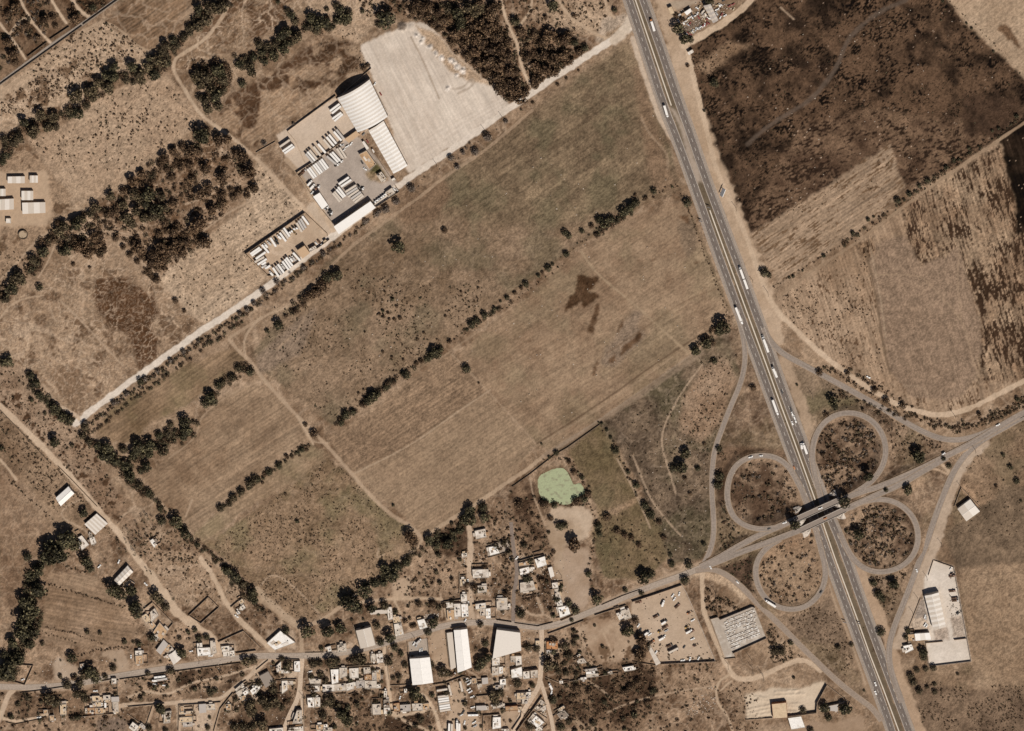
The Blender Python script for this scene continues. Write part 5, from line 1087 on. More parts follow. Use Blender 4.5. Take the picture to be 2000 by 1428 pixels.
many(NV, v6, [(((75,885),(200,858),(215,975),(85,987)),3.2,'pale'), (((585,350),(843,322),(843,385),(600,402)),2.6,'pale','shed'), (((847,295),(920,290),(937,470),(870,487)),3,'white'), (((960,560),(1065,540),(1105,710),(985,747)),3.6,'white'), (((940,450),(1030,430),(1060,515),(960,552)),2.6,'beige'), (((1320,500),(1425,475),(1477,600),(1365,637)),4,'bright')])
many('north of the village road bend', z7, [(((555,125),(695,95),(710,205),(575,232)),3.2,'white'), (((745,350),(845,335),(897,430),(770,464)),3.6,'bright'), (((525,665),(735,660),(745,770),(535,777)),3.6,'white'), (((595,890),(715,885),(720,970),(600,987)),3,'pale'), (((565,1145),(700,1125),(705,1200),(570,1215)),3.2,'white'), (((625,1200),(700,1195),(703,1300),(630,1300)),3.0,'concrete'), (((705,1210),(770,1203),(775,1340),(710,1343)),3.6,'bright'), (((860,1065),(1000,1060),(1005,1215),(865,1222)),4,'pale'), (((1004,1170),(1050,1168),(1050,1210),(1007,1212)),2.6,'white'),
    (((360,1010),(440,1005),(445,1100),(365,1112)),3,'white'), (((365,1150),(455,1145),(465,1310),(375,1322)),3.4,'bright'), (((265,1145),(350,1140),(360,1310),(275,1322)),3.4,'white'), (((165,1230),(262,1225),(268,1360),(180,1372)),3.6,'tan'), (((150,1125),(245,1120),(250,1190),(160,1197)),3,'white'), (((370,440),(440,430),(445,480),(375,502)),2.6,'white'), (((350,800),(425,795),(430,880),(355,890)),2.8,'beige'),
    (((1390,520),(1525,480),(1552,595),(1430,637)),4.2,'bright'), (((1180,655),(1305,625),(1310,705),(1190,737)),3.4,'bright'), (((1170,570),(1310,538),(1315,595),(1175,612)),3,'tan'), (((1312,635),(1355,625),(1365,680),(1315,690)),2.6,'white'), (((1190,850),(1360,820),(1395,940),(1195,977)),3.6,'pale'), (((1575,640),(1630,625),(1660,745),(1610,772)),3,'white','shed'), (((1630,850),(1705,840),(1715,915),(1640,922)),3,'white'), (((1665,940),(1720,930),(1755,1065),(1690,1082)),3,'pale'), (((1692,1092),(1760,1082),(1780,1160),(1705,1172)),3.2,'white'), (((1715,1192),(1845,1165),(1882,1280),(1745,1332)),3.8,'bright')])
many(NV, t13, [(((90,740),(190,650),(300,735),(150,792)),4,'bright')])
SV = 'in the block south of the village road'
many(SV, v3, [(((600,340),(685,335),(690,495),(600,492)),3.5,'bright'), (((310,420),(390,340),(390,480),(330,502)),3,'white'), (((395,470),(500,470),(500,520),(395,520)),2.6,'white'), (((60,570),(190,500),(282,660),(150,742)),4.4,'dark','shed'), (((-60,720),(40,708),(66,750),(0,837)),3.6,'bright'), (((405,645),(490,642),(490,780),(408,840)),2.8,'white'), (((495,645),(580,642),(578,700),(495,702)),2.6,'concrete'), (((830,600),(1010,618),(1002,680),(850,682)),3,'pale'), (((860,720),(990,715),(990,805),(870,807)),3.4,'white'), (((1045,700),(1225,700),(1228,800),(1050,807)),3.2,'white'), (((1170,470),(1290,463),(1285,660),(1190,692)),4,'bright'),
    (((1305,440),(1420,438),(1420,560),(1312,602)),3.4,'pale'), (((1460,450),(1600,443),(1600,590),(1470,592)),4,'white'), (((1682,435),(1780,433),(1785,515),(1690,532)),3.2,'pale'), (((1700,550),(1800,545),(1810,625),(1700,632)),3,'brown'), (((1815,490),(1875,485),(1880,620),(1818,632)),3,'grey'), (((1885,470),(1942,468),(1947,620),(1888,622)),2.8,'tan'), (((1570,642),(1697,632),(1697,740),(1572,752)),3.2,'grey'), (((1708,642),(1880,640),(1880,750),(1708,757)),3.6,'pale'), (((1235,700),(1400,682),(1402,790),(1240,797)),3,'pale'), (((1412,690),(1530,660),(1532,760),(1420,797)),2.8,'white'), (((1880,700),(1940,690),(1950,750),(1885,755)),2.6,'white'),
    (((805,910),(905,903),(910,1045),(815,1052)),4,'bright'), (((915,905),(1000,900),(1002,1040),(922,1045)),3.4,'white'), (((640,1110),(712,1105),(717,1300),(575,1302)),5.5,'pale'), (((215,1392),(420,1372),(420,1450),(215,1452)),3.6,'white'), (((512,1382),(730,1352),(735,1450),(512,1452)),3.6,'white'), (((942,1332),(1056,1322),(1056,1400),(947,1402)),3,'tan'), (((1062,1322),(1115,1315),(1117,1362),(1062,1367)),2.6,'bright'), (((1050,1372),(1190,1372),(1190,1450),(1050,1452)),3,'concrete'), (((1822,1010),(1945,1005),(1950,1160),(1830,1167)),3.2,'pale'), (((1790,225),(1855,220),(1870,330),(1800,345)),3,'pale'), (((1880,225),(1975,210),(1990,350),(1895,360)),3.4,'white'), (((1275,90),(1390,70),(1410,180),(1290,190)),3,'pale'), (((1110,110),(1165,95),(1180,170),(1130,185)),3,'bright')])
WH = 'south of the village road, warehouse row'
B(WH, v4((400,295),(715,270),(770,668),(445,706)), 8, 'bright', 'gable', 'white', 'warehouse', rise=1.0, strips=8, stripc='bright', adj='broad white', ridge_long=True)
B(WH, t13((1545,640),(1650,630),(1685,930),(1575,972)), 7.5, 'bright', 'gable', 'white', 'warehouse', rise=.9, strips=6, stripc='bright', adj='narrow white'); B(WH, t13((1490,662),(1535,655),(1562,930),(1522,950)), 4.0, 'pale', 'shed', 'white', 'shed', adj='long pale')
B(WH, [(970,1230),(1016,1236),(1018,1271),(962,1287)], 8, 'white', 'shed', 'white', 'warehouse', adj='wedge-shaped pale')
many('around the lorry lot at the bottom', v4, [(((150,1000),(240,985),(250,1110),(160,1112)),2.6,'brown'), (((255,1020),(410,1010),(415,1110),(265,1122)),3.4,'grey'), (((440,1000),(590,995),(600,1100),(455,1107)),3.4,'pale'), (((602,1000),(700,990),(707,1070),(612,1092)),3,'tan'), (((0,800),(50,798),(47,890),(0,892)),3,'white'), (((0,942),(80,935),(85,1050),(0,1058)),3.2,'dark'), (((0,1067),(90,1062),(100,1150),(0,1160)),3.4,'white'), (((1690,290),(1808,275),(1805,390),(1695,402)),3.6,'white'), (((1690,430),(1790,420),(1790,545),(1695,552)),3.4,'pale'), (((1802,425),(1860,420),(1857,520),(1802,532)),3.8,'bright'), (((1530,600),(1620,590),(1627,680),(1540,692)),3,'grey','shed'), (((1460,690),(1528,685),(1530,735),(1465,742)),3,'pale'), (((1815,620),(1900,610),(1905,700),(1815,702)),3.2,'bright'), (((1740,712),(1865,702),(1862,770),(1745,777)),3.2,'grey'), (((1445,1035),(1590,1028),(1592,1095),(1450,1102)),3.6,'grey','shed'), (((1595,1040),(1632,1038),(1632,1090),(1597,1092)),3,'bright'), (((1705,1215),(1822,1210),(1828,1370),(1700,1392)),3.6,'bright'), (((315,770),(360,762),(365,820),(320,830)),2.8,'bright'), (((1375,605),(1440,600),(1450,670),(1385,690)),2.8,'tan'), (((1700,1000),(1850,985),(1855,1050),(1710,1075)),3,'pale')])
many('along the southern street', v5, [(((455,257),(545,255),(552,380),(465,402)),3.4,'white'), (((380,260),(450,255),(452,330),(385,345)),2.8,'concrete'), (((390,470),(548,425),(560,570),(400,592)),4,'bright'), (((575,500),(670,490),(675,600),(580,607)),3.4,'white'), (((692,480),(800,465),(802,580),(702,592)),3.2,'pale'), (((480,832),(620,830),(612,920),(480,932)),3.4,'beige'), (((625,820),(702,815),(692,900),(630,912)),3.2,'white'), (((560,930),(660,920),(640,990),(560,1000)),3,'pale'), (((300,1042),(480,1030),(486,1100),(310,1107)),4,'brown'), (((490,1050),(550,1045),(552,1095),(492,1100)),2.8,'beige'), (((650,1260),(728,1152),(772,1195),(690,1302)),4.4,'concrete'), (((694,1280),(778,1188),(900,1290),(800,1372)),4.8,'bright'), (((945,30),(1110,20),(1112,143),(945,140)),4.2,'orange'), (((942,162),(1025,152),(1030,200),(945,210)),3,'grey','shed'), (((1560,500),(1690,485),(1696,530),(1562,540)),3.4,'bright'), (((1550,462),(1718,440),(1730,480),(1555,497)),3.2,'grey'), (((1565,545),(1740,525),(1748,567),(1572,590)),3,'pale'), (((1440,300),(1520,290),(1562,350),(1480,372)),3,'concrete'), (((1415,245),(1455,215),(1475,240),(1430,265)),2.6,'white'), (((1472,590),(1560,580),(1567,615),(1480,627)),2.8,'bright'), (((1142,640),(1195,638),(1197,680),(1147,682)),2.8,'bright'), (((1927,490),(1965,488),(1967,530),(1930,532)),2.6,'white'), (((1115,1085),(1205,1030),(1225,1060),(1140,1115)),3.2,'beige'), (((1110,1160),(1220,1110),(1282,1180),(1170,1242)),3.2,'dark'), (((760,1400),(830,1350),(880,1400),(820,1450)),3.6,'white'), (((275,1395),(345,1390),(370,1450),(280,1450)),3.4,'white'), (((820,960),(860,935),(915,985),(870,1020)),2.8,'concrete'), (((755,1065),(800,1030),(830,1065),(790,1100)),2.6,'pale'), (((860,1060),(920,1020),(935,1090),(880,1120)),2.6,'white'), (((770,15),(830,12),(832,75),(775,80)),2.8,'beige')])
many('by the curving lanes west of the dirt lot', t23, [(((865,932),(945,918),(957,950),(882,962)),3.2,'bright'), (((815,510),(850,498),(882,540),(840,562)),3.2,'white'), (((852,490),(910,470),(932,540),(884,558)),3,'pale')])
many('in the walled yards at the lower left', v1, [(((1745,605),(1815,603),(1817,680),(1747,690)),3.4,'white'), (((1740,895),(1855,890),(1860,960),(1745,967)),3.6,'grey','shed'), (((1617,870),(1720,860),(1725,930),(1617,942)),2.8,'pale'), (((1440,880),(1555,875),(1560,955),(1450,962)),3.2,'beige'), (((1370,1067),(1480,1060),(1482,1150),(1375,1157)),3,'brown'), (((1492,1070),(1610,1065),(1612,1145),(1497,1157)),3.2,'tan'), (((1450,980),(1578,975),(1582,1040),(1455,1047)),3,'beige'), (((942,1017),(1030,1010),(1032,1160),(945,1167)),3.6,'beige'), (((775,1187),(840,1180),(847,1260),(785,1262)),3,'tan'), (((682,1095),(740,1093),(742,1150),(687,1152)),2.6,'tan'), (((1760,980),(1845,970),(1850,1120),(1770,1130)),2.8,'concrete'), (((905,965),(1030,955),(1032,1000),(910,1005)),2.6,'concrete'), (((1330,1070),(1362,1066),(1366,1140),(1335,1145)),2.4,'pale'), (((1250,380),(1310,370),(1315,420),(1255,425)),2.4,'pale')])
FY = 'beside the lower left dirt road'
B(FY, z8((260,262),(420,90),(486,165),(320,327)), 5, 'pale', 'gable', 'white', 'barn', rise=1.2, strips=10, stripc='white'); B('far left beside the dirt road', t02((435,1035),(535,945),(581,1000),(475,1099)), 5, 'bright', 'gable', 'white', 'barn', rise=1.2, strips=0)
B('far left beside the dirt road', t02((665,1240),(755,1163),(836,1235),(745,1317)), 4, 'white', 'shed', 'white', 'house', strips=9, stripc='pale')
many('far left beside the dirt road', t02, [(((612,1345),(640,1330),(694,1400),(640,1440)),3.2,'white'), (((700,1350),(735,1340),(752,1385),(715,1402)),2.8,'white'), (((1170,1370),(1195,1355),(1227,1400),(1205,1422)),2.8,'bright'), (((690,1315),(712,1308),(722,1335),(700,1342)),2.4,'dark')])
many(FY, z8, [(((725,880),(800,770),(887,870),(820,962)),4.2,'tan'), (((670,780),(710,745),(752,800),(715,842)),3,'tan'), (((690,640),(740,600),(782,680),(700,762)),3.4,'pale'), (((590,690),(640,660),(690,730),(640,770)),2.8,'beige'), (((705,940),(745,890),(790,930),(760,985)),2.8,'white'), (((360,335),(440,265),(500,300),(400,390)),2.6,'tan'), (((1245,1070),(1390,1060),(1402,1145),(1255,1162)),3.6,'bright'), (((1240,1012),(1300,1005),(1305,1062),(1247,1065)),3,'white'), (((1400,985),(1455,983),(1470,1120),(1405,1137)),3.4,'pale'), (((1530,1050),(1620,1040),(1622,1100),(1540,1112)),3,'white'), (((1550,1114),(1620,1107),(1627,1160),(1555,1167)),3,'white'), (((1628,1100),(1680,1095),(1687,1165),(1632,1167)),3.2,'white'), (((760,1092),(845,972),(895,1022),(812,1140)),3.6,'grey','shed'), (((850,1085),(905,1025),(945,1060),(890,1120)),3,'tan'), (((905,1060),(935,1040),(965,1085),(925,1115)),3,'pale'), (((905,1150),(985,1095),(1047,1190),(963,1258)),3.8,'white','gable'), (((510,1100),(585,1095),(592,1150),(515,1155)),3.2,'white'), (((515,1160),(595,1155),(600,1250),(520,1257)),3.8,'tan'), (((1747,582),(1790,550),(1817,590),(1775,622)),3,'white'), (((1740,510),(1775,485),(1800,520),(1760,550)),2.8,'beige'), (((1705,640),(1735,625),(1755,655),(1720,672)),2.8,'bright'), (((870,1155),(905,1130),(920,1170),(885,1190)),2.6,'white')])
many('among the plots at the bottom left', v2, [(((570,1130),(675,1115),(655,1290),(560,1300)),3.6,'pale'), (((820,1040),(870,1035),(875,1110),(825,1115)),2.8,'tan'), (((825,1125),(1010,1110),(1015,1150),(830,1165)),2.8,'beige'), (((810,1215),(1000,1200),(1003,1280),(815,1290)),3.4,'beige'), (((1110,1010),(1215,1002),(1222,1130),(1118,1142)),3.4,'grey','shed'), (((1225,1010),(1350,1000),(1360,1090),(1235,1095)),3,'pale'), (((1530,1010),(1605,1002),(1612,1090),(1540,1097)),3.2,'tan'), (((1670,775),(1790,675),(1812,705),(1695,800)),3,'pale'), (((1720,800),(1850,735),(1880,780),(1760,860)),3.2,'pale'), (((1790,825),(1860,775),(1900,820),(1830,870)),3.8,'bright'), (((1910,790),(2000,715),(2030,790),(1950,860)),4.2,'bright'), (((1690,830),(1720,810),(1790,900),(1760,930)),2.6,'pale'), (((15,1370),(75,1285),(170,1355),(100,1440)),4.4,'white'), (((175,1335),(215,1300),(290,1370),(250,1410)),3,'grey'), (((1770,890),(1830,860),(1850,920),(1790,950)),2.6,'tan'), (((860,1290),(1000,1280),(1005,1350),(865,1360)),3,'grey')])
# round water tank of the farm
def round_tank():
    x, y = P2(45, 459, 2.5); o = bpy.data.objects.new('water_cistern', None); o.location = (x, y, 0); link(o)
    ring = MB()
    n = 24
    v = [((5.6 if k % 2 == 0 else 5.0)*cos(2*pi*i/n), (5.6 if k % 2 == 0 else 5.0)*sin(2*pi*i/n), z) for z in (-.2, 2.4) for k in range(2) for i in range(n)]
    f = []
    for i in range(n):
        j = (i+1) % n; f += [(i, j, 2*n+j, 2*n+i), (n+j, n+i, 3*n+i, 3*n+j), (2*n+i, 2*n+j, 3*n+j, 3*n+i)]
    ring.add(v, f).build('ring_wall', STONEM, o); MB().cyl((0,0), 5.05, .8, 1.4, n).build('dry_bed', mat('cistern_floor', (172,150,124), .95, .25, .8, spots=(120,100,78)), o)
    tag(o, 'round open stone cistern below the farm sheds at the left edge', 'cistern')
round_tank()

# ================================================================ walls and fences
wall(z1((160,965),(340,830),(885,430)), 2.6, 'long dark wall on the northwest side of the truck yard'); wall(z2((140,435),(215,385),(375,280),(800,-10),(840,-40)), 3.2, 'block wall dividing the two halves of the truck yard')
wall(z2((150,445),(220,530),(390,800),(530,990),(690,1190)), 2.4, 'block wall along the southwest side of the truck yard'); wall(z1((900,480),(1420,20)), 2.2, 'boundary wall running behind the arched warehouse'); wall(z1((160,970),(280,1110),(420,1428)), .9, 'low wall at the west end of the dirt truck yard')
wall(z2((1335,955),(1690,715),(1620,620)), 3.0, 'tall wall behind the row of parked cabs'); wall(z2((1200,0),(1345,190),(1500,420),(1590,560)), 2.2, 'wall between the truck yard and the narrow white warehouse'); wall(z1((1400,190),(1650,650)), 1.6, 'thin fence wall beside the arched warehouse')
wall(z3((90,1000),(1310,150)), 4.2, 'tall wall on the north side of the walled lorry park'); wall(z3((1315,150),(1620,440),(1780,590),(1790,650)), 1.8, 'wall on the northeast side of the lorry park'); wall(z3((95,1005),(560,1440)), 1.8, 'wall on the west side of the lorry park'); wall(z3((560,1445),(800,1430),(1240,1120)), 2.6, 'wall between the lorry park and gravel road'); wall(z3((1560,890),(1820,700)), 3.2, 'gate wall of the lorry park')
wall(t10((0,1190),(150,1105)), 1.6, 'short wall at the western tip of the truck yard'); wall(t00((0,658),(640,200)), 1.9, 'dark stone wall along the top left lane, lower run', m=STONEM, t=.7); wall(t00((648,190),(920,-5)), 2.0, 'dark stone wall along the top left lane, upper run', m=STONEM, t=.7); wall(t00((390,305),(540,205)), 2.2, 'stone wall beside the lane, middle piece', m=STONEM, t=.6); wall(t00((215,440),(360,330)), 2.2, 'stone wall beside the lane, lower left piece', m=STONEM, t=.6)
wall(r5((30,245),(380,130),(720,12)), 3.2, 'tall wall between village road and the dirt lot'); wall(r5((720,12),(790,120),(845,250),(1190,1070)), 1.6, 'pale wall on the east side of the dirt lot', m=CONCR); wall(r5((420,1112),(1190,1072)), 3.4, 'tall wall along the south side of the dirt lot'); wall(r5((20,430),(100,600),(245,880)), 1.0, 'low wall on the west side of the dirt lot')
wall(r5((1255,492),(1700,312),(1745,325)), 3.6, 'tall wall on the north side of the block yard', m=CONCG); wall(r5((1745,330),(1905,750)), 1.2, 'low wall on the east side of the block yard'); wall(r5((1435,965),(1905,752)), 3.2, 'wall with buttresses on the south side of the block yard'); wall(r5((1120,490),(1320,1045),(1475,1030)), 1.8, 'wall on the west side of the block yard'); wall(r5((1120,485),(1225,455)), 3.4, 'short tall wall at the block yard corner')
wall(r6((395,85),(635,170)), 1.8, 'wall closing the north end of the factory yard'); wall(r6((637,172),(740,720),(848,1305)), 2.0, 'long wall on the east side of the factory yard', m=CONCG); wall(r6((340,1368),(845,1307)), 2.4, 'wall along the south side of the factory yard', m=CONCG); wall(r6((300,1085),(505,1067)), 2.4, 'inner factory yard wall, left piece'); wall(r6((640,1047),(787,1030)), 2.6, 'inner factory yard wall, right piece'); wall(r6((297,1080),(338,1365)), 2.0, 'west wall of the southern factory yard'); wall(r6((330,270),(390,88)), 1.6, 'wall on the northwest corner of the factory yard'); wall(r6((90,910),(235,545)), 1.4, 'railing along the factory parking')
wall(t32((1455,1100),(1510,950),(1665,1110)), 1.8, 'wall around the workshop by the southeast slip road')
wall(r8((475,655),(805,632)), 2.2, 'wall south of the sand lot, left piece'); wall(r8((990,610),(1340,565),(1345,450),(1465,230)), 4.4, 'tall wall on the east and south of the sand lot'); wall(r8((1470,232),(1740,445),(1815,530)), 1.4, 'low wall along the southwest slip road'); wall(r8((1480,480),(1680,440)), 4, 'dark wall behind the grey canopy at the bottom')
wall(v1((160,368),(520,392),(388,692),(230,645),(160,368)), 2.6, 'wall around the empty plot at the lower left corner'); wall(v1((1835,620),(1860,1145)), 2.0, 'east wall of the walled yards, lower left'); wall(v1((1200,1200),(1560,1160),(1870,1140)), 2.4, 'south wall of the walled yards, lower left'); wall(v1((310,820),(560,790),(1230,690)), 1.6, 'roadside stone wall at the lower left, west piece', m=STONEM); wall(v1((1580,640),(1740,610)), 2.0, 'roadside wall at the lower left, middle piece'); wall(v1((1870,610),(2000,590))+v2((180,570),(330,540),(700,490),(1200,420),(1760,350)), 1.8, 'long stone wall along the south edge of the village road', m=STONEM); wall(v1((90,1280),(250,1310),(680,1220)), 1.2, 'low wall beside the lower left lane', m=STONEM)
wall(v2((0,1040),(390,1005),(570,985)), 2.0, 'wall along the bottom left lane, west piece'); wall(v2((800,1010),(1010,1000),(1450,965)), 2.2, 'wall along the bottom left lane, east piece'); wall(v2((390,1010),(285,1330)), 1.8, 'wall of the triangular plot at the bottom left'); wall(v2((0,1150),(150,1260),(280,1340)), 1.8, 'slanting wall of the triangular plot at the bottom left'); wall(v2((795,1010),(790,1428)), 2.4, 'wall on the west side of the orange plot'); wall(v2((1030,1010),(1010,1428)), 2.0, 'wall on the east side of the orange plot'); wall(v2((1640,820),(1440,1070),(1340,1428)), 2.2, 'wall down the narrow bottom left lane'); wall(v2((1680,200),(2000,155)), 2.6, 'tall roadside wall by the white houses')
wall(z8((1145,672),(1375,455),(1502,575),(1285,767),(1145,672)), 2.6, 'walled rectangular plot beside the lower left dirt road'); wall(z8((1490,990),(1790,855),(2000,1060)), 2.4, 'wall around the bare plot by the dirt roads'); wall(z8((610,600),(715,518),(960,765),(885,850)), 2.4, 'wall around the lower left farmyard'); wall(z8((1640,580),(1775,465)), 2.4, 'wall behind the small white houses by the diagonal road'); wall(t03((850,130),(1040,90)), .8, 'low wall beside the barn at the lower left') if False else None
wall(v6((320,550),(345,640),(430,930)), 2.6, 'wall along the west side of the two-tone warehouse'); wall(v6((1165,830),(1190,1060)), 2.2, 'wall on the west side of the warehouse forecourt'); wall(v6((1480,770),(1510,1060)), 2.2, 'wall on the east side of the warehouse forecourt'); wall(v6((1765,665),(1830,1240)), 2.4, 'wall west of the narrow white warehouse'); wall(v6((1840,610),(2000,585)), 2.6, 'gate wall of the narrow white warehouse'); wall(v6((1735,195),(2000,160)), 2.4, 'wall behind the white corner houses'); wall(v6((840,900),(870,1330),(885,1424)), 1.4, 'low wall down the lane west of the broad warehouse')
wall(z7((720,310),(1030,235)), 1.8, 'north wall of the grey walled yard'); wall(z7((735,490),(890,450),(1050,395)), 1.8, 'south wall of the grey walled yard'); wall(z7((1180,530),(1380,470),(1520,445)), 2.4, 'wall behind the white houses right of the northern street'); wall(z7((850,1355),(1065,1385)), 2.0, 'roadside wall at the foot of the northern street', m=STONEM); wall(z7((1750,1370),(1928,1290)), 2.4, 'roadside wall right of the white stepped houses'); wall(z7((340,700),(335,1000)), 2.0, 'wall along the west side of the dirt lane')
wall(v3((770,195),(1060,190)), 1.4, 'wall of the dry plot beside the village road'); wall(v3((320,300),(680,300)), 2.2, 'wall of the corner house facing the village road'); wall(v3((395,612),(640,608)), 2.2, 'wall of the courtyard house by the bottom street'); wall(v3((1140,420),(1910,375)), 2.2, 'back wall of the dense block of houses'); wall(v3((0,465),(190,310)), 1.6, 'slanting wall beside the dark roof'); wall(v3((1800,925),(1810,1160)), 2.0, 'wall beside the vacant lot at the bottom'); wall(v3((740,850),(760,1428)), 2.0, 'wall along the east side of the bottom street')
wall(v4((770,690),(970,660),(1240,560),(1340,590)), 2.4, 'wall on the north side of the lorry lot'); wall(v4((820,770),(870,1140)), 2.4, 'wall on the west side of the lorry lot'); wall(v4((100,705),(430,690)), 1.6, 'wall south of the orchard plot'); wall(v4((1850,790),(1860,1050)), 2.0, 'wall between the southern plots'); wall(v4((1440,870),(1650,850)), 2.6, 'dark wall of the plot right of the lorry lot'); wall(v4((1550,1170),(1810,1150)), 2.8, 'wall at the bottom near the bus'); wall(v4((1555,1180),(1540,1428)), 2.2, 'wall running down at the bottom edge')
wall(v5((570,470),(805,440)), 5.0, 'tall wall casting a dark shadow on the empty plot'); wall(v5((560,110),(830,80)), 2.2, 'wall north of the empty plot'); wall(v5((925,20),(925,340)), 3.0, 'tall wall west of the orange-roofed house'); wall(v5((1140,215),(1070,390)), 2.4, 'wall right of the orange-roofed house'); wall(v5((1200,655),(1460,610)), 2.4, 'wall along the scrub edge, left piece'); wall(v5((1755,560),(1930,530),(2000,520)), 2.2, 'wall along the scrub edge, right piece'); wall(v5((920,575),(1130,660)), 1.6, 'broken wall at the southern street'); wall(v5((550,1110),(540,1190),(400,1400)), 2.6, 'wall down the west side of the slanting street'); wall(v5((870,870),(740,1060),(600,1240),(470,1428)), 3.6, 'tall wall down the east side of the slanting street'); wall(v5((760,1090),(950,1220)), 2.4, 'wall between the rubble plot and white house')
wall(t22((0,945),(135,850),(340,690),(430,640),(690,455)), 1.5, 'dark wall along the track above the green pond', m=STONEM, t=.5); wall(t23((20,580),(200,605),(320,575)), 1.6, 'roadside wall at the road bend', m=STONEM); wall(t23((645,520),(890,440)), 2.4, 'wall south of the village road left of the dirt lot'); wall(t23((280,665),(350,640),(560,560)), 2.2, 'wall south of the village road near the bend'); wall(t23((940,880),(1130,910)), 1.6, 'low wall south of the curving lanes', m=STONEM); wall(t23((700,440),(860,370),(1000,320)), 1.2, 'low stone wall north of the village road', m=STONEM)
wall(t02((0,345),(130,480),(400,770)), 1.0, 'low stone wall along the left dirt road, upper run', m=STONEM, t=.6); wall(t02((455,785),(560,890),(760,1100)), 1.2, 'low stone wall along the left dirt road, lower run', m=STONEM, t=.6)

# concrete block yard: floor slab and pallets of blocks
def slab(name, pts, h, m):
    q = ccw([P2(a, b, h) for a, b in pts]); x0, y0 = q[0]
    return structure(MB().prism([(x-x0, y-y0) for x, y in q], -.2, h).build(name, m, None, (x0, y0, 0)))
slab('block_yard_floor', r5((1250,500),(1690,325),(1740,335),(1895,745),(1440,945),(1465,1015),(1325,1030),(1128,492),(1225,465)), .22, mat('yard_slab', (172,157,141), .9, .14, .3, spots=(196,184,170)))
rs = random.Random(4); nb = 0
BLK = MB().box(-.6,.6,-.5,.5,0,.16).mesh('pallet'); 
bmats = [mat('block_grey', (204,193,180), .95, .1, 1), mat('block_light', (226,217,206), .95, .1, 1), mat('block_dark', (184,172,160), .95, .15, 1)]
BST = [MB().box(-.62,.62,-.52,.52,.165,.165+k*.21).mesh('block_stack') for k in (2, 3, 4)]
O = np.array([1300, 520.]); ex = np.array([440, -178.])/475; ey = np.array([.36, .933])
for iv in range(18):
    v = 16+(iv//2)*50+(iv % 2)*19
    for iu in range(19):
        u = 16+iu*24+rs.uniform(-2, 2)
        if (v > 395 and u > 150) or nb >= 285 or rs.random() < .16: continue
        if 150 < u < 260 and 170 < v < 260 and rs.random() < .75: continue
        p = O+ex*u+ey*v; (mx, my), = r5((p[0]-(0 if v < 150 else 40), p[1]))
        x, y = P2(mx, my, .8); k = rs.randrange(3); a = radians(22)+rs.uniform(-.05, .05)
        o = bpy.data.objects.new('block_pallet', None); o.location = (x, y, .22); o.rotation_euler = (0, 0, a); link(o); s_ = rs.uniform(1.15, 1.55); o.scale = (s_, s_*rs.uniform(.8, 1.15), 1)
        obj('pallet', BLK, o, m=BARK); obj('blocks', BST[k], o, m=rs.choice(bmats)); nb += 1
        tag(o, 'pallet stacked with grey concrete blocks in the walled block yard', 'pallet', 'pallets of concrete blocks in the walled yard')
slab('forecourt', v6((1178,832),(1478,772),(1500,1020),(1202,1060)), .12, mat('forecourt_concrete', (166,150,134), .9, .1, .4))
slab('forecourt', z7((725,315),(1025,245),(1050,385),(735,485)), .12, MATS['forecourt_concrete'])

# ================================================================ vehicles
D1 = 'in the dirt half of the truck yard'; G1 = 'in the grey half of the truck yard'
def seg(kind, z, a, b, where, c='white', noun=None):
    p, q = z(a, b); vehicle(kind, p, q, where, c, noun=noun)
for i, (a, b) in enumerate((((1010,1082),(897,945)),((975,1110),(860,975)),((897,1155),(787,1020)),((862,1190),(750,1055)),((817,1225),(705,1090)),((737,1295),(622,1160)),((662,1338),(555,1200)),((608,1390),(495,1252)),((578,1413),(465,1278)),((548,1440),(437,1308)))):
    seg('trailer', z1, b, a, D1, ('grey','white','white','white','cream','white','cream','cream','white','grey')[i])
for a, b in (((50,1205),(200,1100)),((92,1272),(240,1170)),((120,1302),(268,1198)),((802,668),(945,560)),((832,702),(968,592)),((838,785),(972,690)),((868,818),(995,712))): seg('trailer', z1, a, b, D1, 'white' if a[0] > 90 else 'cream')
for i in range(8): seg('trailer', z2, (310+30*i, 385-21.5*i), (412+30*i, 524-21.5*i), G1, ('white','white','cream','white','white','grey','white','white')[i])
for a, b, c in (((600,192),(742,312),'grey'),((650,152),(770,284),'white'),((682,130),(800,262),'white'),((752,78),(850,226),'cream'),((790,62),(892,216),'cream'),((690,745),(797,876),'cream'),((715,722),(825,855),'cream'),((745,690),(852,812),'white'),((770,655),(880,795),'white'),((780,612),(932,508),'white'),((815,648),(968,546),'white'),((880,730),(1042,628),'cream'),((898,767),(1058,665),'grey'),((922,802),(1078,697),'cream'),((965,832),(1110,727),'grey'),((992,862),(1132,757),'cream'),((1020,890),(1152,782),'cream')): seg('trailer', z2, a, b, G1, c)
for p, a, k, c in (((1095,655),135,'tractor','black'),((1132,690),50,'tractor','white'),((808,278),35,'tractor','white'),((752,325),35,'tractor','white'),((1320,885),55,'tractor','white'),((1355,860),55,'tractor','white'),((1385,838),55,'tractor','silver'),((1415,815),55,'tractor','white'),((1443,795),55,'tractor','white'),((1475,770),55,'tractor','white'),((345,600),50,'boxtruck','white'),((385,655),50,'boxtruck','white'),((425,690),40,'tractor','rust'),((380,745),50,'pickup','white'),((470,665),50,'tractor','white'),((605,970),60,'tractor','white'),((665,1060),60,'tractor','white'),((640,1025),60,'tractor','black'),((250,425),40,'flatbed','silver'),((218,462),40,'flatbed','rust'),((1130,290),120,'car','black'),((1178,388),140,'pickup','white'),((1610,690),130,'car','white'),((1655,700),130,'car','silver'),((570,985),140,'car','silver')): veh_at(k, z2(p)[0], a, G1, c)
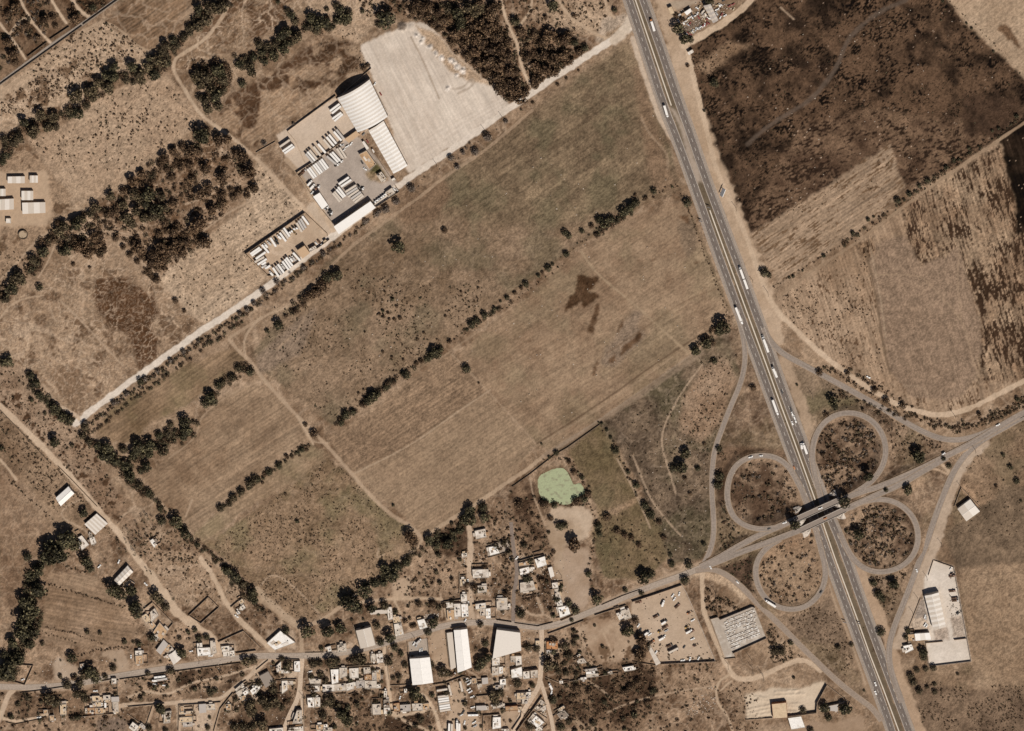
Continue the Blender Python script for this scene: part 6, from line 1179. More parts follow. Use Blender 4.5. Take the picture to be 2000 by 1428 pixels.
for p, a, k, c in (((1060,1200),35,'pickup','white'),((1120,1160),60,'pickup','white'),((1010,1255),50,'car','white'),((985,1180),20,'car','silver'),((960,1168),120,'car','white'),((1475,262),60,'car','white'),((1563,415),120,'car','red'),((1305,1015),50,'car','grey'),((1365,1125),120,'car','red')): veh_at(k, z1(p)[0], a, 'near the arched warehouse', c)
for a, b, c in (((1147,370),(1257,555),'cream'),((1187,325),(1297,515),'grey'),((1227,285),(1337,475),'grey'),((1268,240),(1390,400),'white'),((902,500),(985,620),'white'),((866,545),(952,660),'cream'),((826,605),(907,715),'white'),((632,710),(702,820),'white'),((465,855),(548,950),'white'),((200,1010),(392,875),'white'),((227,1045),(427,905),'white'),((312,1110),(512,970),'white'),((312,1165),(457,1085),'cream'),((367,1215),(517,1120),'white'),((740,1285),(822,1400),'grey'),((785,1250),(867,1365),'white'),((880,1190),(962,1300),'white'),((922,1145),(1007,1265),'white'),((955,1105),(1047,1230),'white'),((1095,1005),(1202,1125),'white'),((682,1320),(762,1440),'white')): seg('trailer', z3, a, b, Y2, c)
for a, b in (((760,640),(817,695)),((560,770),(607,815)),((490,805),(547,875)),((432,1240),(517,1180)),((455,1285),(502,1255)),((500,1320),(607,1250)),((605,1390),(650,1440)),((832,1225),(907,1325)),((1015,1100),(1057,1152)),((1052,1060),(1127,1155))): seg('boxtruck', z3, a, b, Y2, 'white')
for p, k, c in (((1080,470),'tractor','white'),((1135,455),'tractor','white'),((1032,515),'tractor','white'),((992,540),'tractor','white'),((742,768),'tractor','black'),((1095,560),'loader','yellow'),((1550,790),'car','white'),((1620,770),'flatbed','silver'),((720,700),'tractor','black')): veh_at(k, z3(p)[0], -50, Y2, c)
MW = 'on the motorway'
def road(kind, z, a, b, where, c='white', zz=.16): 
    p, q = z(a, b); vehicle(kind, p, q, where, c, zz)
road('semi', t20, (1083,150), (1112,240), MW, 'orange', .17); road('semi', t20, (1215,910), (1192,835), MW); road('double', t21, (1776,655), (1840,830), MW, 'silver'); road('semi', t21, (1802,1110), (1748,975), MW); road('semi', t21, (1955,1195), (2003,1325), MW, 'silver')
road('semi', t32, (80,392), (36,270), MW); road('semi', t32, (34,10), (68,88), MW, 'grey'); road('semi', t32, (275,610), (302,684), MW); road('boxtruck', t32, (258,612), (268,655), MW)
for p, c, a in (((110,207),'black',110),((178,343),'black',110),((190,378),'white',110),((205,405),'white',110),((216,435),'white',110),((191,452),'white',110),((205,800),'orange',-70)): veh_at('car' if c != 'white' else 'pickup', t32(p)[0], a, MW, c, .17)
for p, c, a in (((840,1062),'white',-70),((841,1130),'white',-70)): veh_at('pickup', t33(p)[0], a, MW, c, .17)
OV = 'on the overpass road'
veh_at('pickup', zb((890,620))[0], 24, OV, 'white', 7.38); veh_at('car', zb((1025,900))[0], 24, OV, 'orange', 7.38); veh_at('pickup', t32((130,1230))[0], 24, OV, 'white', 6.6); veh_at('car', t32((8,1275))[0], 24, OV, 'black', 5.6); veh_at('car', t32((1372,690))[0], 30, OV, 'white', 1.8); veh_at('pickup', t32((1797,466))[0], 30, 'on the crossing road east of the junction', 'white', .35); veh_at('pickup', t32((785,92))[0], -28, 'on the dirt track beside the pale field', 'white')
veh_at('pickup', t22((1865,717))[0], 20, 'on the northwest loop ramp', 'white', 2.9); veh_at('car', t22((1945,706))[0], 0, 'on the northwest loop ramp', 'white', 2.4); veh_at('car', t33((1163,176))[0], 110, 'on the southeast slip road', 'white', .28); veh_at('car', t33((415,343))[0], 55, 'on the southwest loop ramp', 'black', 1.1)
vehicle('semi', *Z(1380,1060,7.14)((820,805),(962,895)), 'on the southwest loop ramp', 'white', 3.2); veh_at('car', t23((1552,152))[0], 120, 'on the southwest slip road', 'white', .28); veh_at('car', t23((1762,266))[0], -45, 'on the southwest slip road', 'white', .28); veh_at('car', t33((200,560))[0], -45, 'on the southwest slip road', 'silver', .28) if False else None
DL = 'in the walled dirt lot'
for p, a, k, c in (((600,168),60,'pickup','white'),((624,216),60,'pickup','white'),((690,146),80,'pickup','white'),((465,282),70,'boxtruck','white'),((665,312),45,'flatbed','rust'),((370,455),30,'flatbed','black'),((482,545),35,'boxtruck','black'),((495,605),30,'flatbed','rust'),((512,655),30,'pickup','silver'),((415,668),30,'loader','yellow'),((450,772),30,'boxtruck','white'),((822,410),30,'loader','orange'),((880,512),35,'pickup','white'),((795,607),40,'loader','yellow'),((826,675),30,'boxtruck','white'),((858,668),30,'flatbed','rust'),((877,773),30,'pickup','white'),((905,866),25,'loader','rust'),((232,700),40,'boxtruck','black'),((262,680),60,'pickup','white'),((280,710),40,'pickup','white'),((122,586),60,'pickup','white'),((150,645),60,'car','black'),((366,962),60,'pickup','white'),((555,865),25,'flatbed','black'),((480,735),40,'car','white'),((740,1070),10,'pickup','white'),((840,1055),80,'pickup','white'),((960,1045),60,'car','white'),((120,255),10,'flatbed','rust'),((310,815),40,'flatbed','orange'),((760,885),60,'car','black'),((195,735),60,'pickup','white')): veh_at(k, r5(p)[0], a, DL, c)
vehicle('trailer', *r5((555,960),(665,905)), DL, 'cream')
LL = 'in the lorry lot at the bottom'
for i in range(7): vehicle('trailer', *v4((840+6*i,890+37*i),(1005+6*i,868+36*i)), LL, 'white' if i % 3 else 'cream')
vehicle('trailer', *v4((828,792),(988,768)), LL, 'cream'); vehicle('trailer', *v4((1012,705),(1050,865)), LL, 'cream'); vehicle('trailer', *v4((1188,645),(1225,805)), LL, 'cream'); vehicle('trailer', *v4((1020,1318),(1016,1440)), LL, 'white'); vehicle('trailer', *v4((1062,1330),(1058,1445)), LL, 'cream'); vehicle('semi', *v4((1142,1250),(1145,1430)), LL, 'white'); vehicle('trailer', *v4((1180,1320),(1178,1440)), LL, 'white')
for p, a, c in (((1285,610),35,'white'),((1305,645),35,'silver'),((1330,685),35,'white'),((1322,775),35,'white'),((1350,812),35,'white'),((1380,890),25,'white'),((1388,1055),20,'white'),((1205,1175),30,'white'),((1260,1295),80,'white'),((1408,1290),35,'white'),((1425,1345),35,'silver'),((1240,1130),60,'black')): veh_at('pickup', v4(p)[0], a, LL, c)
vehicle('bus', *v4((1475,1178),(1310,1182)), LL, 'white')
RW = 'beside the long roadside stone wall'
vehicle('bus', *v2((600,570),(390,595)), RW, 'white'); vehicle('trailer', *v2((455,630),(605,605)), RW, 'grey'); vehicle('flatbed', *v2((400,690),(600,675)), RW, 'black'); vehicle('boxtruck', *v2((390,645),(440,640)), RW, 'white'); veh_at('pickup', v2((415,690))[0], 5, RW, 'white'); veh_at('pickup', v2((570,710))[0], 5, RW, 'white')
for z, p, a, k, c, wh in ((v2,(1290,250),5,'pickup','white','in front of the lower left houses'),(v1,(1490,800),5,'pickup','white','in the walled yards at the lower left'),(v1,(610,1212),10,'pickup','white','on the lower left lane'),(v1,(1590,1020),80,'pickup','white','in the walled yards at the lower left'),(v1,(1645,1010),90,'boxtruck','white','in the walled yards at the lower left'),(v1,(355,620),20,'car','white','in the empty walled plot'),(v3,(850,495),10,'car','white','in the yard by the bottom street'),(v6,(1270,860),60,'pickup','white','on the warehouse forecourt'),(v6,(1305,890),60,'car','silver','on the warehouse forecourt'),(v6,(1340,830),45,'boxtruck','white','on the warehouse forecourt'),(v6,(1360,965),80,'car','white','on the warehouse forecourt'),(v6,(1395,960),80,'car','white','on the warehouse forecourt'),(v6,(1835,940),80,'car','black','beside the narrow white warehouse'),(v6,(1880,1340),40,'flatbed','silver','beside the narrow white warehouse'),(z7,(457,825),90,'pickup','white','on the dirt lane between houses'),(z7,(1140,500),50,'pickup','white','on the northern street'),(z7,(1052,520),110,'pickup','white','beside the northern street'),(z7,(465,1130),90,'car','white','on the dirt lane between houses'),(z7,(420,1370),60,'car','white','on the village road by the corner houses'),(v5,(1005,735),115,'boxtruck','white','by the southern street'),(v5,(1018,825),80,'pickup','white','by the southern street'),(r6,(620,462),5,'flatbed','rust','in the factory yard'),(r6,(650,548),5,'flatbed','black','in the factory yard'),(r6,(655,578),5,'flatbed','silver','in the factory yard'),(r6,(290,775),80,'pickup','white','in the factory parking'),(r6,(300,795),80,'car','silver','in the factory parking'),(r6,(290,870),60,'pickup','white','in the factory parking'),(r6,(310,888),60,'car','white','in the factory parking'),(r6,(615,255),30,'loader','rust','in the factory yard'),(r6,(620,280),10,'flatbed','rust','in the factory yard'),(r6,(605,190),60,'car','white','in the factory yard'),(r6,(690,730),40,'loader','black','in the factory yard'),(z8,(85,100),50,'pickup','white','near the barn at the lower left'),(z8,(315,45),70,'pickup','white','near the barn at the lower left'),(z8,(1710,690),-40,'pickup','white','by the small white houses'),(z8,(635,310),-45,'pickup','white','on the lower left dirt road'),(z8,(1170,1105),10,'car','white','behind the lower left houses'),(z8,(460,1170),90,'car','white','beside the tan-roofed house'),(v4,(250,905),70,'car','white','on the plot beside the lane'),(v4,(590,155),80,'car','white','on the warehouse forecourt')): veh_at(k, z(p)[0], a, wh, c)
SYW = 'in the scrap yard'
rs = random.Random(9)
for i in range(15): veh_at('car', r7((570+33*i+rs.uniform(-8,8), 752-17.5*i+rs.uniform(-10,10)))[0], rs.choice([60,70,55,150]), SYW, rs.choice(['white','white','silver','white','red','beige']))
for p in ((1280,120),(1500,130),(1590,200),(1230,210),(1330,320),(1400,340),(1222,300),(1580,95),(1370,12),(800,180),(850,150),(690,332),(760,340),(800,300),(620,390),(590,430),(550,460),(500,500),(480,432),(830,380),(940,245),(600,540),(640,515),(1050,400),(1300,380),(1250,110),(400,330),(395,455),(1310,105),(700,700),(640,740),(690,380),(970,440),(1000,430)): veh_at('car' if rs.random() < .7 else 'pickup', r7(p)[0], rs.choice([30,60,150,120]), SYW, rs.choice(['white','silver','white','white','beige','red','black']))

# ================================================================ poles and signs
POLEM = mat('pole_concrete', (170,156,140), .9, .1, 1); WOODP = mat('pole_wood', (92,74,58), .95, .1, 1)
def pole(p, h, where, arm=35):
    g = max(0, gh(*p)); x, y = P2(p[0], p[1], g); o = bpy.data.objects.new('power_pole', None); o.location = (x, y, g); link(o)
    MB().cyl((0,0), .26, -.3, h, 8, .16).build('mast', POLEM if h > 12 else WOODP, o); a = radians(arm)
    MB().tube((-1.2*cos(a),-1.2*sin(a),h-.6), (1.2*cos(a),1.2*sin(a),h-.6), .10, 4).build('cross_arm', WOODP, o)
    for s in (-1, 0, 1): MB().cyl((1.1*s*cos(a),1.1*s*sin(a)), .10, h-.5, h-.15, 6).build('insulator', CONCR, o)
    later(o, 'tall' if h > 12 else 'slim', 'power pole', where, p[0], 'pole', p[1])
for z, p, h, wh in ((r5,(1370,1122),16,'beside the concrete block yard'),(r5,(1700,1062),16,'beside the concrete block yard'),(r5,(1222,402),16,'beside the concrete block yard'),(r5,(1190,110),14,'beside the concrete block yard'),(r5,(1860,1290),14,'beside the concrete block yard'),(t32,(960,430),18,'inside the cloverleaf'),(t32,(345,225),15,'inside the cloverleaf'),(t32,(1465,400),16,'below the pale field'),(t32,(1440,760),10,'beside the southeast slip road'),(t32,(1505,945),11,'beside the southeast slip road'),(t32,(1620,660),10,'beside the southeast slip road'),(t32,(1355,1390),11,'beside the southeast slip road'),(t33,(1240,222),11,'beside the factory road'),(t33,(1170,388),11,'beside the factory road'),(t33,(1130,498),11,'beside the factory road'),(t10,(1922,912),10,'along the gravel road'),(t10,(1784,1012),10,'along the gravel road'),(t10,(1410,1282),10,'along the gravel road'),(r7,(238,560),11,'at the scrap yard corner'),(t21,(1750,195),12,'right of the motorway'),(t21,(2000,858),13,'right of the motorway'),(t21,(1880,762),8,'right of the motorway'),(t22,(920,637),15,'in the rough pasture right of the pond'),(t22,(1075,1040),15,'in the rough pasture right of the pond'),(t21,(1500,1420),14,'at the slip road corner'),(t22,(1830,1110),13,'inside the northwest loop'),(r8,(690,110),16,'above the sand lot'),(r8,(560,30),16,'above the sand lot'),(v6,(1280,765),9,'by the village road'),(v2,(1110,320),9,'by the village road'),(z7,(440,1420),9,'by the village road'),(t23,(385,210),9,'by the village road'),(t23,(1380,200),9,'by the village road'),(v5,(605,1190),9,'by the slanting street'),(v3,(720,860),9,'by the bottom street')): pole(z(p)[0], h, wh)
def billboard():
    (mx, my), = t21((1635,60)); x, y = P2(mx, my); o = bpy.data.objects.new('roadside_billboard', None); o.location = (x, y, 0); o.rotation_euler = (0, 0, radians(70)); link(o)
    for s in (-3, 3): MB().cyl((s, 0), .3, -.3, 3.4, 8).build('post', POLEM, o)
    MB().add([(-5,-.3,3.2),(5,-.3,3.2),(5,.3,3.2),(-5,.3,3.2),(-5,-3.6,7.2),(5,-3.6,7.2),(5,-3.0,7.2),(-5,-3.0,7.2)], [(3,2,1,0),(4,5,6,7),(0,1,5,4),(1,2,6,5),(2,3,7,6),(3,0,4,7)]).build('panel', roofm('bright', True), o)
    tag(o, 'blank white tilted billboard on posts beside the motorway', 'billboard')
billboard()
def gantry(mx, my, where):
    x, y = P2(mx, my); o = bpy.data.objects.new('road_sign', None); o.location = (x, y, .3); o.rotation_euler = (0, 0, radians(-20)); link(o)
    for s in (-1.6, 1.6): MB().cyl((s, 0), .12, -.3, 3.5, 8).build('post', POLEM, o)
    MB().box(-2.2, 2.2, -.1, .1, 1.8, 4.4).build('panel', PNT['silver'], o); later(o, 'grey', 'road sign', where, mx, 'sign', my)
gantry(1677, 1216, 'in the motorway median south of the overpass'); gantry(1649, 1213, 'at the motorway edge south of the loop'); gantry(1384, 403, 'at the upper end of the long median barrier'); gantry(1368, 430, 'at the west edge of the motorway')
# ================================================================ trees
D, O_, BR_, G_, CY = 'dark', 'olive', 'brown', 'grey', 'cypress'
trees(t00, D, (1545,60,40),(1550,110,30),(1350,310,36),(1170,450,36),(1200,580,50),(1310,490,30),(890,520,42),(830,580,45),(880,590,50),(1030,520,45),(605,880,48),(560,890,35),(180,950,42),(15,1260,35),(40,1210,36),(720,55,34),(1560,1050,62),(1590,1080,45),(1690,540,55),(1680,740,55),(1720,560,40),(1980,440,36),(1860,500,36),(1890,650,34))
trees(t00, O_, (1640,50,50),(1700,60,50),(1740,40,50),(1600,160,46),(1540,200,45),(1480,210,36),(1430,290,36),(1290,350,40),(1260,390,36),(1380,350,34),(1230,460,45),(1260,480,45),(1150,520,40),(1080,580,50),(1100,620,40),(980,620,36),(1040,640,28),(770,640,45),(840,680,50),(720,700,40),(680,710,45),(580,750,52),(610,720,40),(720,760,40),(670,820,36),(530,860,36),(420,910,40),(310,900,45),(370,990,45),(430,990,35),(250,1010,50),(140,1080,45),(100,1110,45),(260,1060,28),(30,1080,36),(1540,560,40),(1600,600,55),(1740,620,45),(1560,660,40),(1530,600,45),(1640,680,45),(1740,700,36),(1600,780,40),(1560,760,34),(1620,850,40),(1700,820,40),(1940,500,40),(1960,560,40),(1890,520,30))
trees(t00, BR_, (1350,1180,40),(1280,1230,40),(1250,1280,34),(1490,1170,50),(1420,1140,34),(1700,1090,45),(1770,1080,45),(1890,1220,45),(1840,1190,36),(1620,1010,25),(1940,1330,55),(1730,1380,50),(1600,1310,42),(1480,1290,36),(1410,1300,36),(1340,1380,36),(1100,1360,40),(1030,1410,42),(1190,1410,30),(1550,1180,34),(1300,1320,30),(1500,1390,34),(90,420,45),(60,330,40),(110,480,36),(200,190,30),(230,290,25),(340,150,40),(410,130,30),(580,150,40),(430,200,25),(110,60,40),(60,100,34),(290,290,24),(540,90,20))
trees(t01, D, (330,530,52),(520,520,45),(585,320,50),(600,290,40),(305,815,32),(80,830,50),(245,670,32),(1150,90,60),(1220,200,55),(1130,160,45),(60,1390,45),(20,1400,36),(480,530,36))
trees(t01, O_, (460,370,45),(500,330,40),(640,280,40),(700,240,36),(740,190,40),(140,720,50),(170,760,40),(100,760,45),(280,620,36),(250,600,40),(40,900,40),(860,100,40),(1040,90,50),(1090,130,40),(1060,210,45),(960,170,40),(1190,250,50),(1250,250,40),(1290,190,40),(1120,270,45),(980,270,50),(1020,310,40),(1260,100,40))
trees(t01, BR_, (900,220,36),(840,240,36),(960,60,34),(1350,150,36),(1540,310,62),(1510,350,45),(1600,465,52),(1370,480,50),(1330,510,45),(1420,530,40),(1450,460,40),(1250,500,50),(1200,560,45),(1240,600,50),(1180,620,45),(1080,510,45),(1230,660,36),(1280,310,36),(1380,330,30),(1350,380,40),(1300,370,30),(1240,400,32),(1220,750,36),(1070,610,26),(1010,560,26),(960,500,26),(900,430,30),(780,400,30),(770,470,45),(730,420,40),(800,510,40),(640,480,45),(680,550,45),(600,500,40),(580,440,30),(1650,210,45),(1740,150,40),(1730,90,36),(1560,90,45),(1620,40,40),(1820,110,32),(1860,70,36),(1930,100,28),(1980,40,40),(1800,50,26),(790,220,24),(700,660,14),(570,635,18),(1370,920,26),(1440,1000,18),(1050,470,40),(420,440,34),(450,310,30))
trees(t10, D, (485,170,55),(540,170,45),(430,140,45),(230,240,50),(190,270,45),(260,330,36),(650,70,40),(690,140,50),(640,150,40),(1010,140,72),(270,110,36),(830,85,22),(170,15,18),(1560,90,50),(1590,140,50),(1600,190,45),(40,400,40),(130,430,45),(210,380,45),(60,470,40))
trees(t10, O_, (420,200,40),(470,230,40),(320,280,45),(90,360,36),(300,160,36),(240,80,28),(560,220,30),(620,40,30),(720,100,36),(960,190,30),(720,160,26),(1500,60,40),(1650,60,50),(1700,100,45),(1740,60,45),(150,330,40),(20,340,36),(550,70,20))
trees(t10, BR_, (1250,30,45),(1300,60,45),(1350,40,40),(1220,80,36),(1420,90,45),(1470,150,40),(1380,180,36),(1420,220,30),(1550,260,45),(1620,240,50),(1680,200,50),(1740,180,50),(1820,120,50),(1850,60,45),(1800,220,55),(1700,290,55),(1620,320,45),(1530,330,36),(1760,330,55),(1860,200,45),(1880,280,55),(1820,380,55),(1710,400,50),(1640,430,40),(1730,480,45),(1810,470,55),(1900,380,50),(1960,330,40),(1960,440,50),(1880,500,55),(1800,560,40),(1880,600,50),(1960,550,50),(1900,680,50),(1970,650,45),(1990,760,36),(1340,120,36),(1280,110,34),(840,530,28),(875,510,18),(1740,20,40),(1660,140,45),(950,110,30))
trees(t10, G_, (1950,945,20),(1805,1065,36),(1520,1230,28),(1615,1185,22),(1710,1180,34),(1570,1300,24),(290,965,14),(60,1115,22))
trees(t20, D, (315,40,48),(20,160,40),(800,75,24),(490,325,32),(1290,210,46),(1345,300,42),(1390,305,30),(1540,8,36),(570,370,30),(1570,635,38),(1500,865,12),(1590,660,24))
trees(t20, BR_, (290,270,50),(170,270,40),(240,320,45),(400,300,52),(430,270,40),(60,240,40),(320,450,50),(240,420,45),(400,430,45),(180,520,50),(260,540,50),(120,440,40),(330,560,40),(440,470,40),(520,400,34),(190,610,45),(60,760,55),(20,690,50),(100,720,36),(20,560,36),(30,640,36),(170,660,36),(260,130,20),(480,120,20),(1370,510,16),(355,660,16),(425,610,14),(520,550,10),(160,800,12),(1330,150,24),(1280,120,22))
trees(t30, D, (1245,1410,28),(1390,1305,20),(1450,1250,22),(1490,1245,14),(1570,1155,17),(1645,1140,10),(1750,1020,14),(1800,1000,16),(1940,905,20),(1550,180,10),(1590,220,12),(1760,400,12),(1350,155,8),(1365,5,14))
trees(t31, D, (1180,20,20),(1100,85,24),(1010,135,28),(780,285,18),(825,265,12),(660,390,20),(435,570,18),(195,730,15),(165,740,12),(270,685,10),(5,720,24),(1065,135,12)); trees(t21, D, (1965,695,38))
trees(t21, D, (410,385,30),(440,410,28),(545,375,22),(675,285,35),(720,310,45),(770,280,35),(870,225,42),(920,185,42),(960,150,36),(1105,60,28),(1365,150,38),(420,555,28),(280,665,30),(318,635,15),(205,722,18),(105,790,28),(1645,1120,58),(1610,1160,36),(1510,1255,42),(1430,1310,42),(1580,1390,28)); trees(t21, BR_, (620,335,22),(20,860,18),(960,95,16),(235,700,14),(70,820,18),(1040,120,20),(1570,1250,24))
trees(t11, D, (1110,495,52),(625,715,50),(555,730,40),(1680,1100,36),(1720,1070,28),(1780,1030,32),(1860,980,20),(1910,925,12),(1960,895,22),(1395,1320,50),(1360,1350,34),(1440,1300,28),(1063,908,18),(990,1000,16),(170,1110,42),(85,1155,20)); trees(t11, BR_, (510,790,40),(440,860,45),(390,890,40),(480,850,40),(370,950,25),(310,1000,28),(1290,1390,22),(1250,1410,20),(965,1025,14),(1030,1015,14),(995,1045,14),(1125,1055,18),(1080,1065,14),(1040,1065,12),(1100,965,14),(1480,1040,12),(1310,1170,12),(1260,1220,12),(990,1320,14),(1060,1360,12),(1150,1380,12),(1510,1235,22),(1470,370,26),(1005,850,10),(1735,820,12),(1600,850,10),(850,1165,10)); trees(t11, G_, (1210,40,34),(1010,200,36),(1090,140,32),(940,240,26),(520,550,24),(370,660,24),(850,300,24),(960,220,22),(160,770,26),(50,840,26))
trees(t01, G_, (1930,985,22),(1980,935,22),(1545,1235,16),(1430,1315,22),(1330,1385,22),(1870,1015,20))
trees(t02, D, (230,70,38),(275,130,45),(300,225,36),(245,265,20),(430,340,45),(480,400,45),(540,420,45),(420,590,48),(350,370,16),(1095,120,30),(760,620,36),(830,640,55),(850,700,50),(800,700,45),(900,740,45),(980,780,45),(1010,850,45),(1020,880,36),(1080,630,60),(1040,690,45),(1170,620,50),(1160,680,45),(1240,540,36),(1440,430,45),(1450,500,55),(1430,550,36),(1640,240,45),(1600,290,40),(1670,280,36),(1950,40,40),(1700,150,34),(1140,780,45),(1100,820,30),(515,1340,85),(480,1380,60),(390,1410,60),(580,1400,50),(1370,1210,55),(1440,1310,46),(1250,1110,26),(1260,1210,40),(1155,985,34),(650,1145,42),(10,640,24),(1540,1395,26))
trees(t02, O_, (1310,530,40),(1270,660,50),(1330,460,30),(1090,930,36),(1180,1010,30),(1820,1030,36),(1720,1110,34),(1880,980,34),(1950,920,40),(1990,880,34),(1790,1080,26),(660,470,34),(640,540,34),(690,590,34),(960,650,36),(1860,20,36),(1810,90,34),(1740,130,30),(560,620,20)); trees(t02, G_, (885,285,24),(985,215,24),(1130,100,24),(665,440,20),(1225,40,20))
trees(t02, CY, (1120,1200,20),(1155,1190,20),(1195,1200,18),(1135,1165,14),(1065,1235,14),(1135,1305,18),(1045,1350,16),(1100,1345,16),(1145,1370,16),(1000,1295,16),(985,1375,14),(930,1422,14),(1085,1290,12),(1205,1270,12),(1100,1395,16),(1025,1405,14),(1060,1420,12)); trees(t03, CY, (1145,170,12),(1180,195,10),(1352,385,22),(945,25,12),(985,22,12),(1050,40,20),(825,105,14)); trees(t22, CY, (1765,715,18),(1655,1125,22))
trees(t12, D, (1170,70,38),(1020,160,30),(910,240,44),(870,275,40),(945,220,30),(700,380,40),(755,360,30),(660,445,30),(355,655,25),(175,780,30),(100,830,30),(10,890,28),(1665,1130,50),(1660,1190,60),(1620,1200,40),(1770,1100,40),(1780,1180,42),(1350,1360,46),(1400,1400,40),(1490,1390,50),(1640,20,38),(320,1215,18),(1070,1090,14)); trees(t12, BR_, (1070,130,25),(840,300,30),(450,530,38),(385,460,20),(235,705,20),(1200,1330,50),(1230,1380,40),(230,1005,14),(1740,135,10),(50,915,14),(840,185,10),(800,215,12))
trees(t22, D, (805,660,35),(905,830,22),(970,930,30),(1035,1090,40),(1080,1160,40),(345,680,25),(290,715,15),(230,610,10),(1350,680,42),(1320,790,50),(1260,800,36),(1450,800,25),(1615,650,28),(1620,860,40),(1605,930,40),(1495,1390,22),(545,870,22),(370,1250,40),(670,1250,35),(680,1310,30),(560,1040,36),(330,1090,28),(740,500,16),(770,560,16),(700,450,14)); trees(t22, BR_, (500,1060,38),(250,1080,40),(480,1390,60),(300,1190,25),(820,1290,30),(880,1320,30),(930,1340,25),(990,1400,25),(740,1180,36),(1150,1220,25),(1180,1340,25),(1350,880,20),(1390,1000,18),(480,830,25),(590,1000,30),(440,750,22),(1500,610,16),(1880,170,28),(160,1160,20),(50,1080,40))
trees(t32, D, (500,270,42),(520,320,30),(1165,700,52),(1190,730,34),(1090,965,42),(595,1062,48),(205,1235,48),(1410,780,25),(920,970,20),(700,1320,50),(780,860,46),(225,150,12),(1940,900,28),(1890,790,24),(1835,695,18),(1945,260,22),(1370,725,20),(610,1290,16),(1975,1055,12)); trees(t32, BR_, (400,50,30),(620,60,24),(920,270,30),(1050,310,30),(830,190,28),(1650,380,22),(1780,940,16),(470,640,20),(430,690,22),(450,380,24),(740,345,14))
trees(t33, D, (975,275,45),(820,265,32),(860,355,40),(890,390,28),(880,650,38),(1210,810,42),(1215,850,30),(175,735,22),(430,1240,50),(600,1250,55),(470,1320,30),(750,1110,12),(1075,690,25),(1090,640,25)); trees(t33, O_, (1290,930,30),(1230,940,25),(1160,950,25),(1110,990,30),(1130,1040,35),(1180,1110,32),(1300,1120,25),(1300,1060,18),(1240,1080,18),(545,770,25),(650,750,20),(45,800,35),(100,800,40),(270,1260,30),(200,1010,15),(1480,980,14),(330,1420,30))
trees(t23, D, (1030,220,55),(1080,200,40),(1245,120,30),(1380,125,35),(1350,245,40),(1235,50,20),(595,195,30),(885,325,22),(660,390,45),(1010,350,22),(910,640,48),(440,420,30),(490,480,40),(65,505,40),(320,525,22),(465,560,18),(110,230,40),(380,290,20),(155,1065,25),(315,1180,35),(1095,1110,30),(720,1195,25),(380,1390,36)); trees(t23, O_, (490,700,25),(480,740,25),(410,760,40),(440,830,35),(120,770,35),(190,780,30),(280,910,50),(360,960,30),(420,970,30),(500,980,25),(40,1050,40),(440,1350,30),(140,1380,40),(630,1360,30),(490,1420,20)); trees(t23, BR_, (1010,720,55),(990,830,52),(1030,780,40),(960,560,34),(1160,1330,14),(1290,1340,16),(920,1080,36),(980,1040,36),(880,1120,34),(1050,1200,26),(600,1110,30),(500,1080,30))
trees(t13, D, (395,640,55),(555,640,60),(655,625,45),(740,430,75),(700,410,50),(800,470,40),(840,330,60),(930,270,35),(1000,160,50),(1050,210,60),(990,260,40),(1090,140,40),(1170,100,38),(1040,690,50),(970,730,35),(1080,770,35),(1380,580,45),(1340,650,35),(900,460,45),(1240,1120,60),(660,1290,50),(710,1340,50),(1750,890,50),(1800,850,45),(1730,930,35),(1790,740,30),(230,640,34),(510,780,22)); trees(t13, O_, (810,855,56),(765,870,38),(580,882,46),(440,900,38),(490,892,34),(625,878,34),(250,900,40),(200,860,25),(1000,440,40),(1030,880,40),(1160,910,28),(1115,1000,28),(1070,1010,20),(1460,960,45),(1750,590,28),(940,600,35),(1300,1180,30),(1280,1330,35),(570,1180,50),(540,1030,30),(520,1300,40),(450,1140,25),(430,1000,25),(130,1100,40),(20,1050,30),(40,1180,50),(130,1190,55),(80,1230,40),(40,1370,50),(200,1240,30),(985,970,20),(1850,1150,50),(1900,1120,40),(1870,1200,36)); trees(t13, BR_, (1270,430,30),(1380,430,35),(860,1120,30),(780,1150,30),(1240,600,20),(1700,300,34),(1640,280,30),(1470,440,26))
trees(t03, D, (400,40,80),(480,50,60),(350,60,50),(290,170,50),(285,320,75),(190,410,60),(230,480,70),(180,560,70),(250,640,60),(170,650,65),(90,730,50),(230,740,45),(30,830,40),(130,850,55),(40,930,80),(20,970,60),(90,1000,40),(210,60,40),(670,90,55),(700,150,40),(880,320,60),(940,350,50),(1020,320,55),(1050,450,65),(1060,500,50),(1185,690,40),(970,725,24),(1080,740,28),(1410,810,48),(1465,650,20),(560,850,42),(700,960,60),(740,1000,50),(1250,1250,50),(1970,340,45),(1980,400,40),(1770,170,45),(1830,220,50),(1610,690,28),(1550,700,30),(1520,635,24)); trees(t03, O_, (1210,370,45),(1240,400,40),(1290,450,40),(1040,730,15),(660,980,45),(520,1060,40),(880,930,30),(820,1000,25),(620,1050,40),(1155,975,25),(1330,950,35),(1920,880,45),(1980,870,35),(1890,280,40),(370,1170,50),(440,1190,40),(600,1130,45),(660,1170,35),(1640,1130,30),(1850,1260,22),(1950,1210,45),(1960,1270,45),(1830,1390,40),(1900,1390,40),(1985,1380,30),(1160,1400,30),(1290,1420,25),(1620,1400,25),(1400,700,20),(330,740,22),(680,650,24),(780,660,20))
TREES.sort(key=lambda t: -t[2])
for i, (mx, my, r, k) in enumerate(TREES[:300]): plant_tree(mx, my, r, k, i)

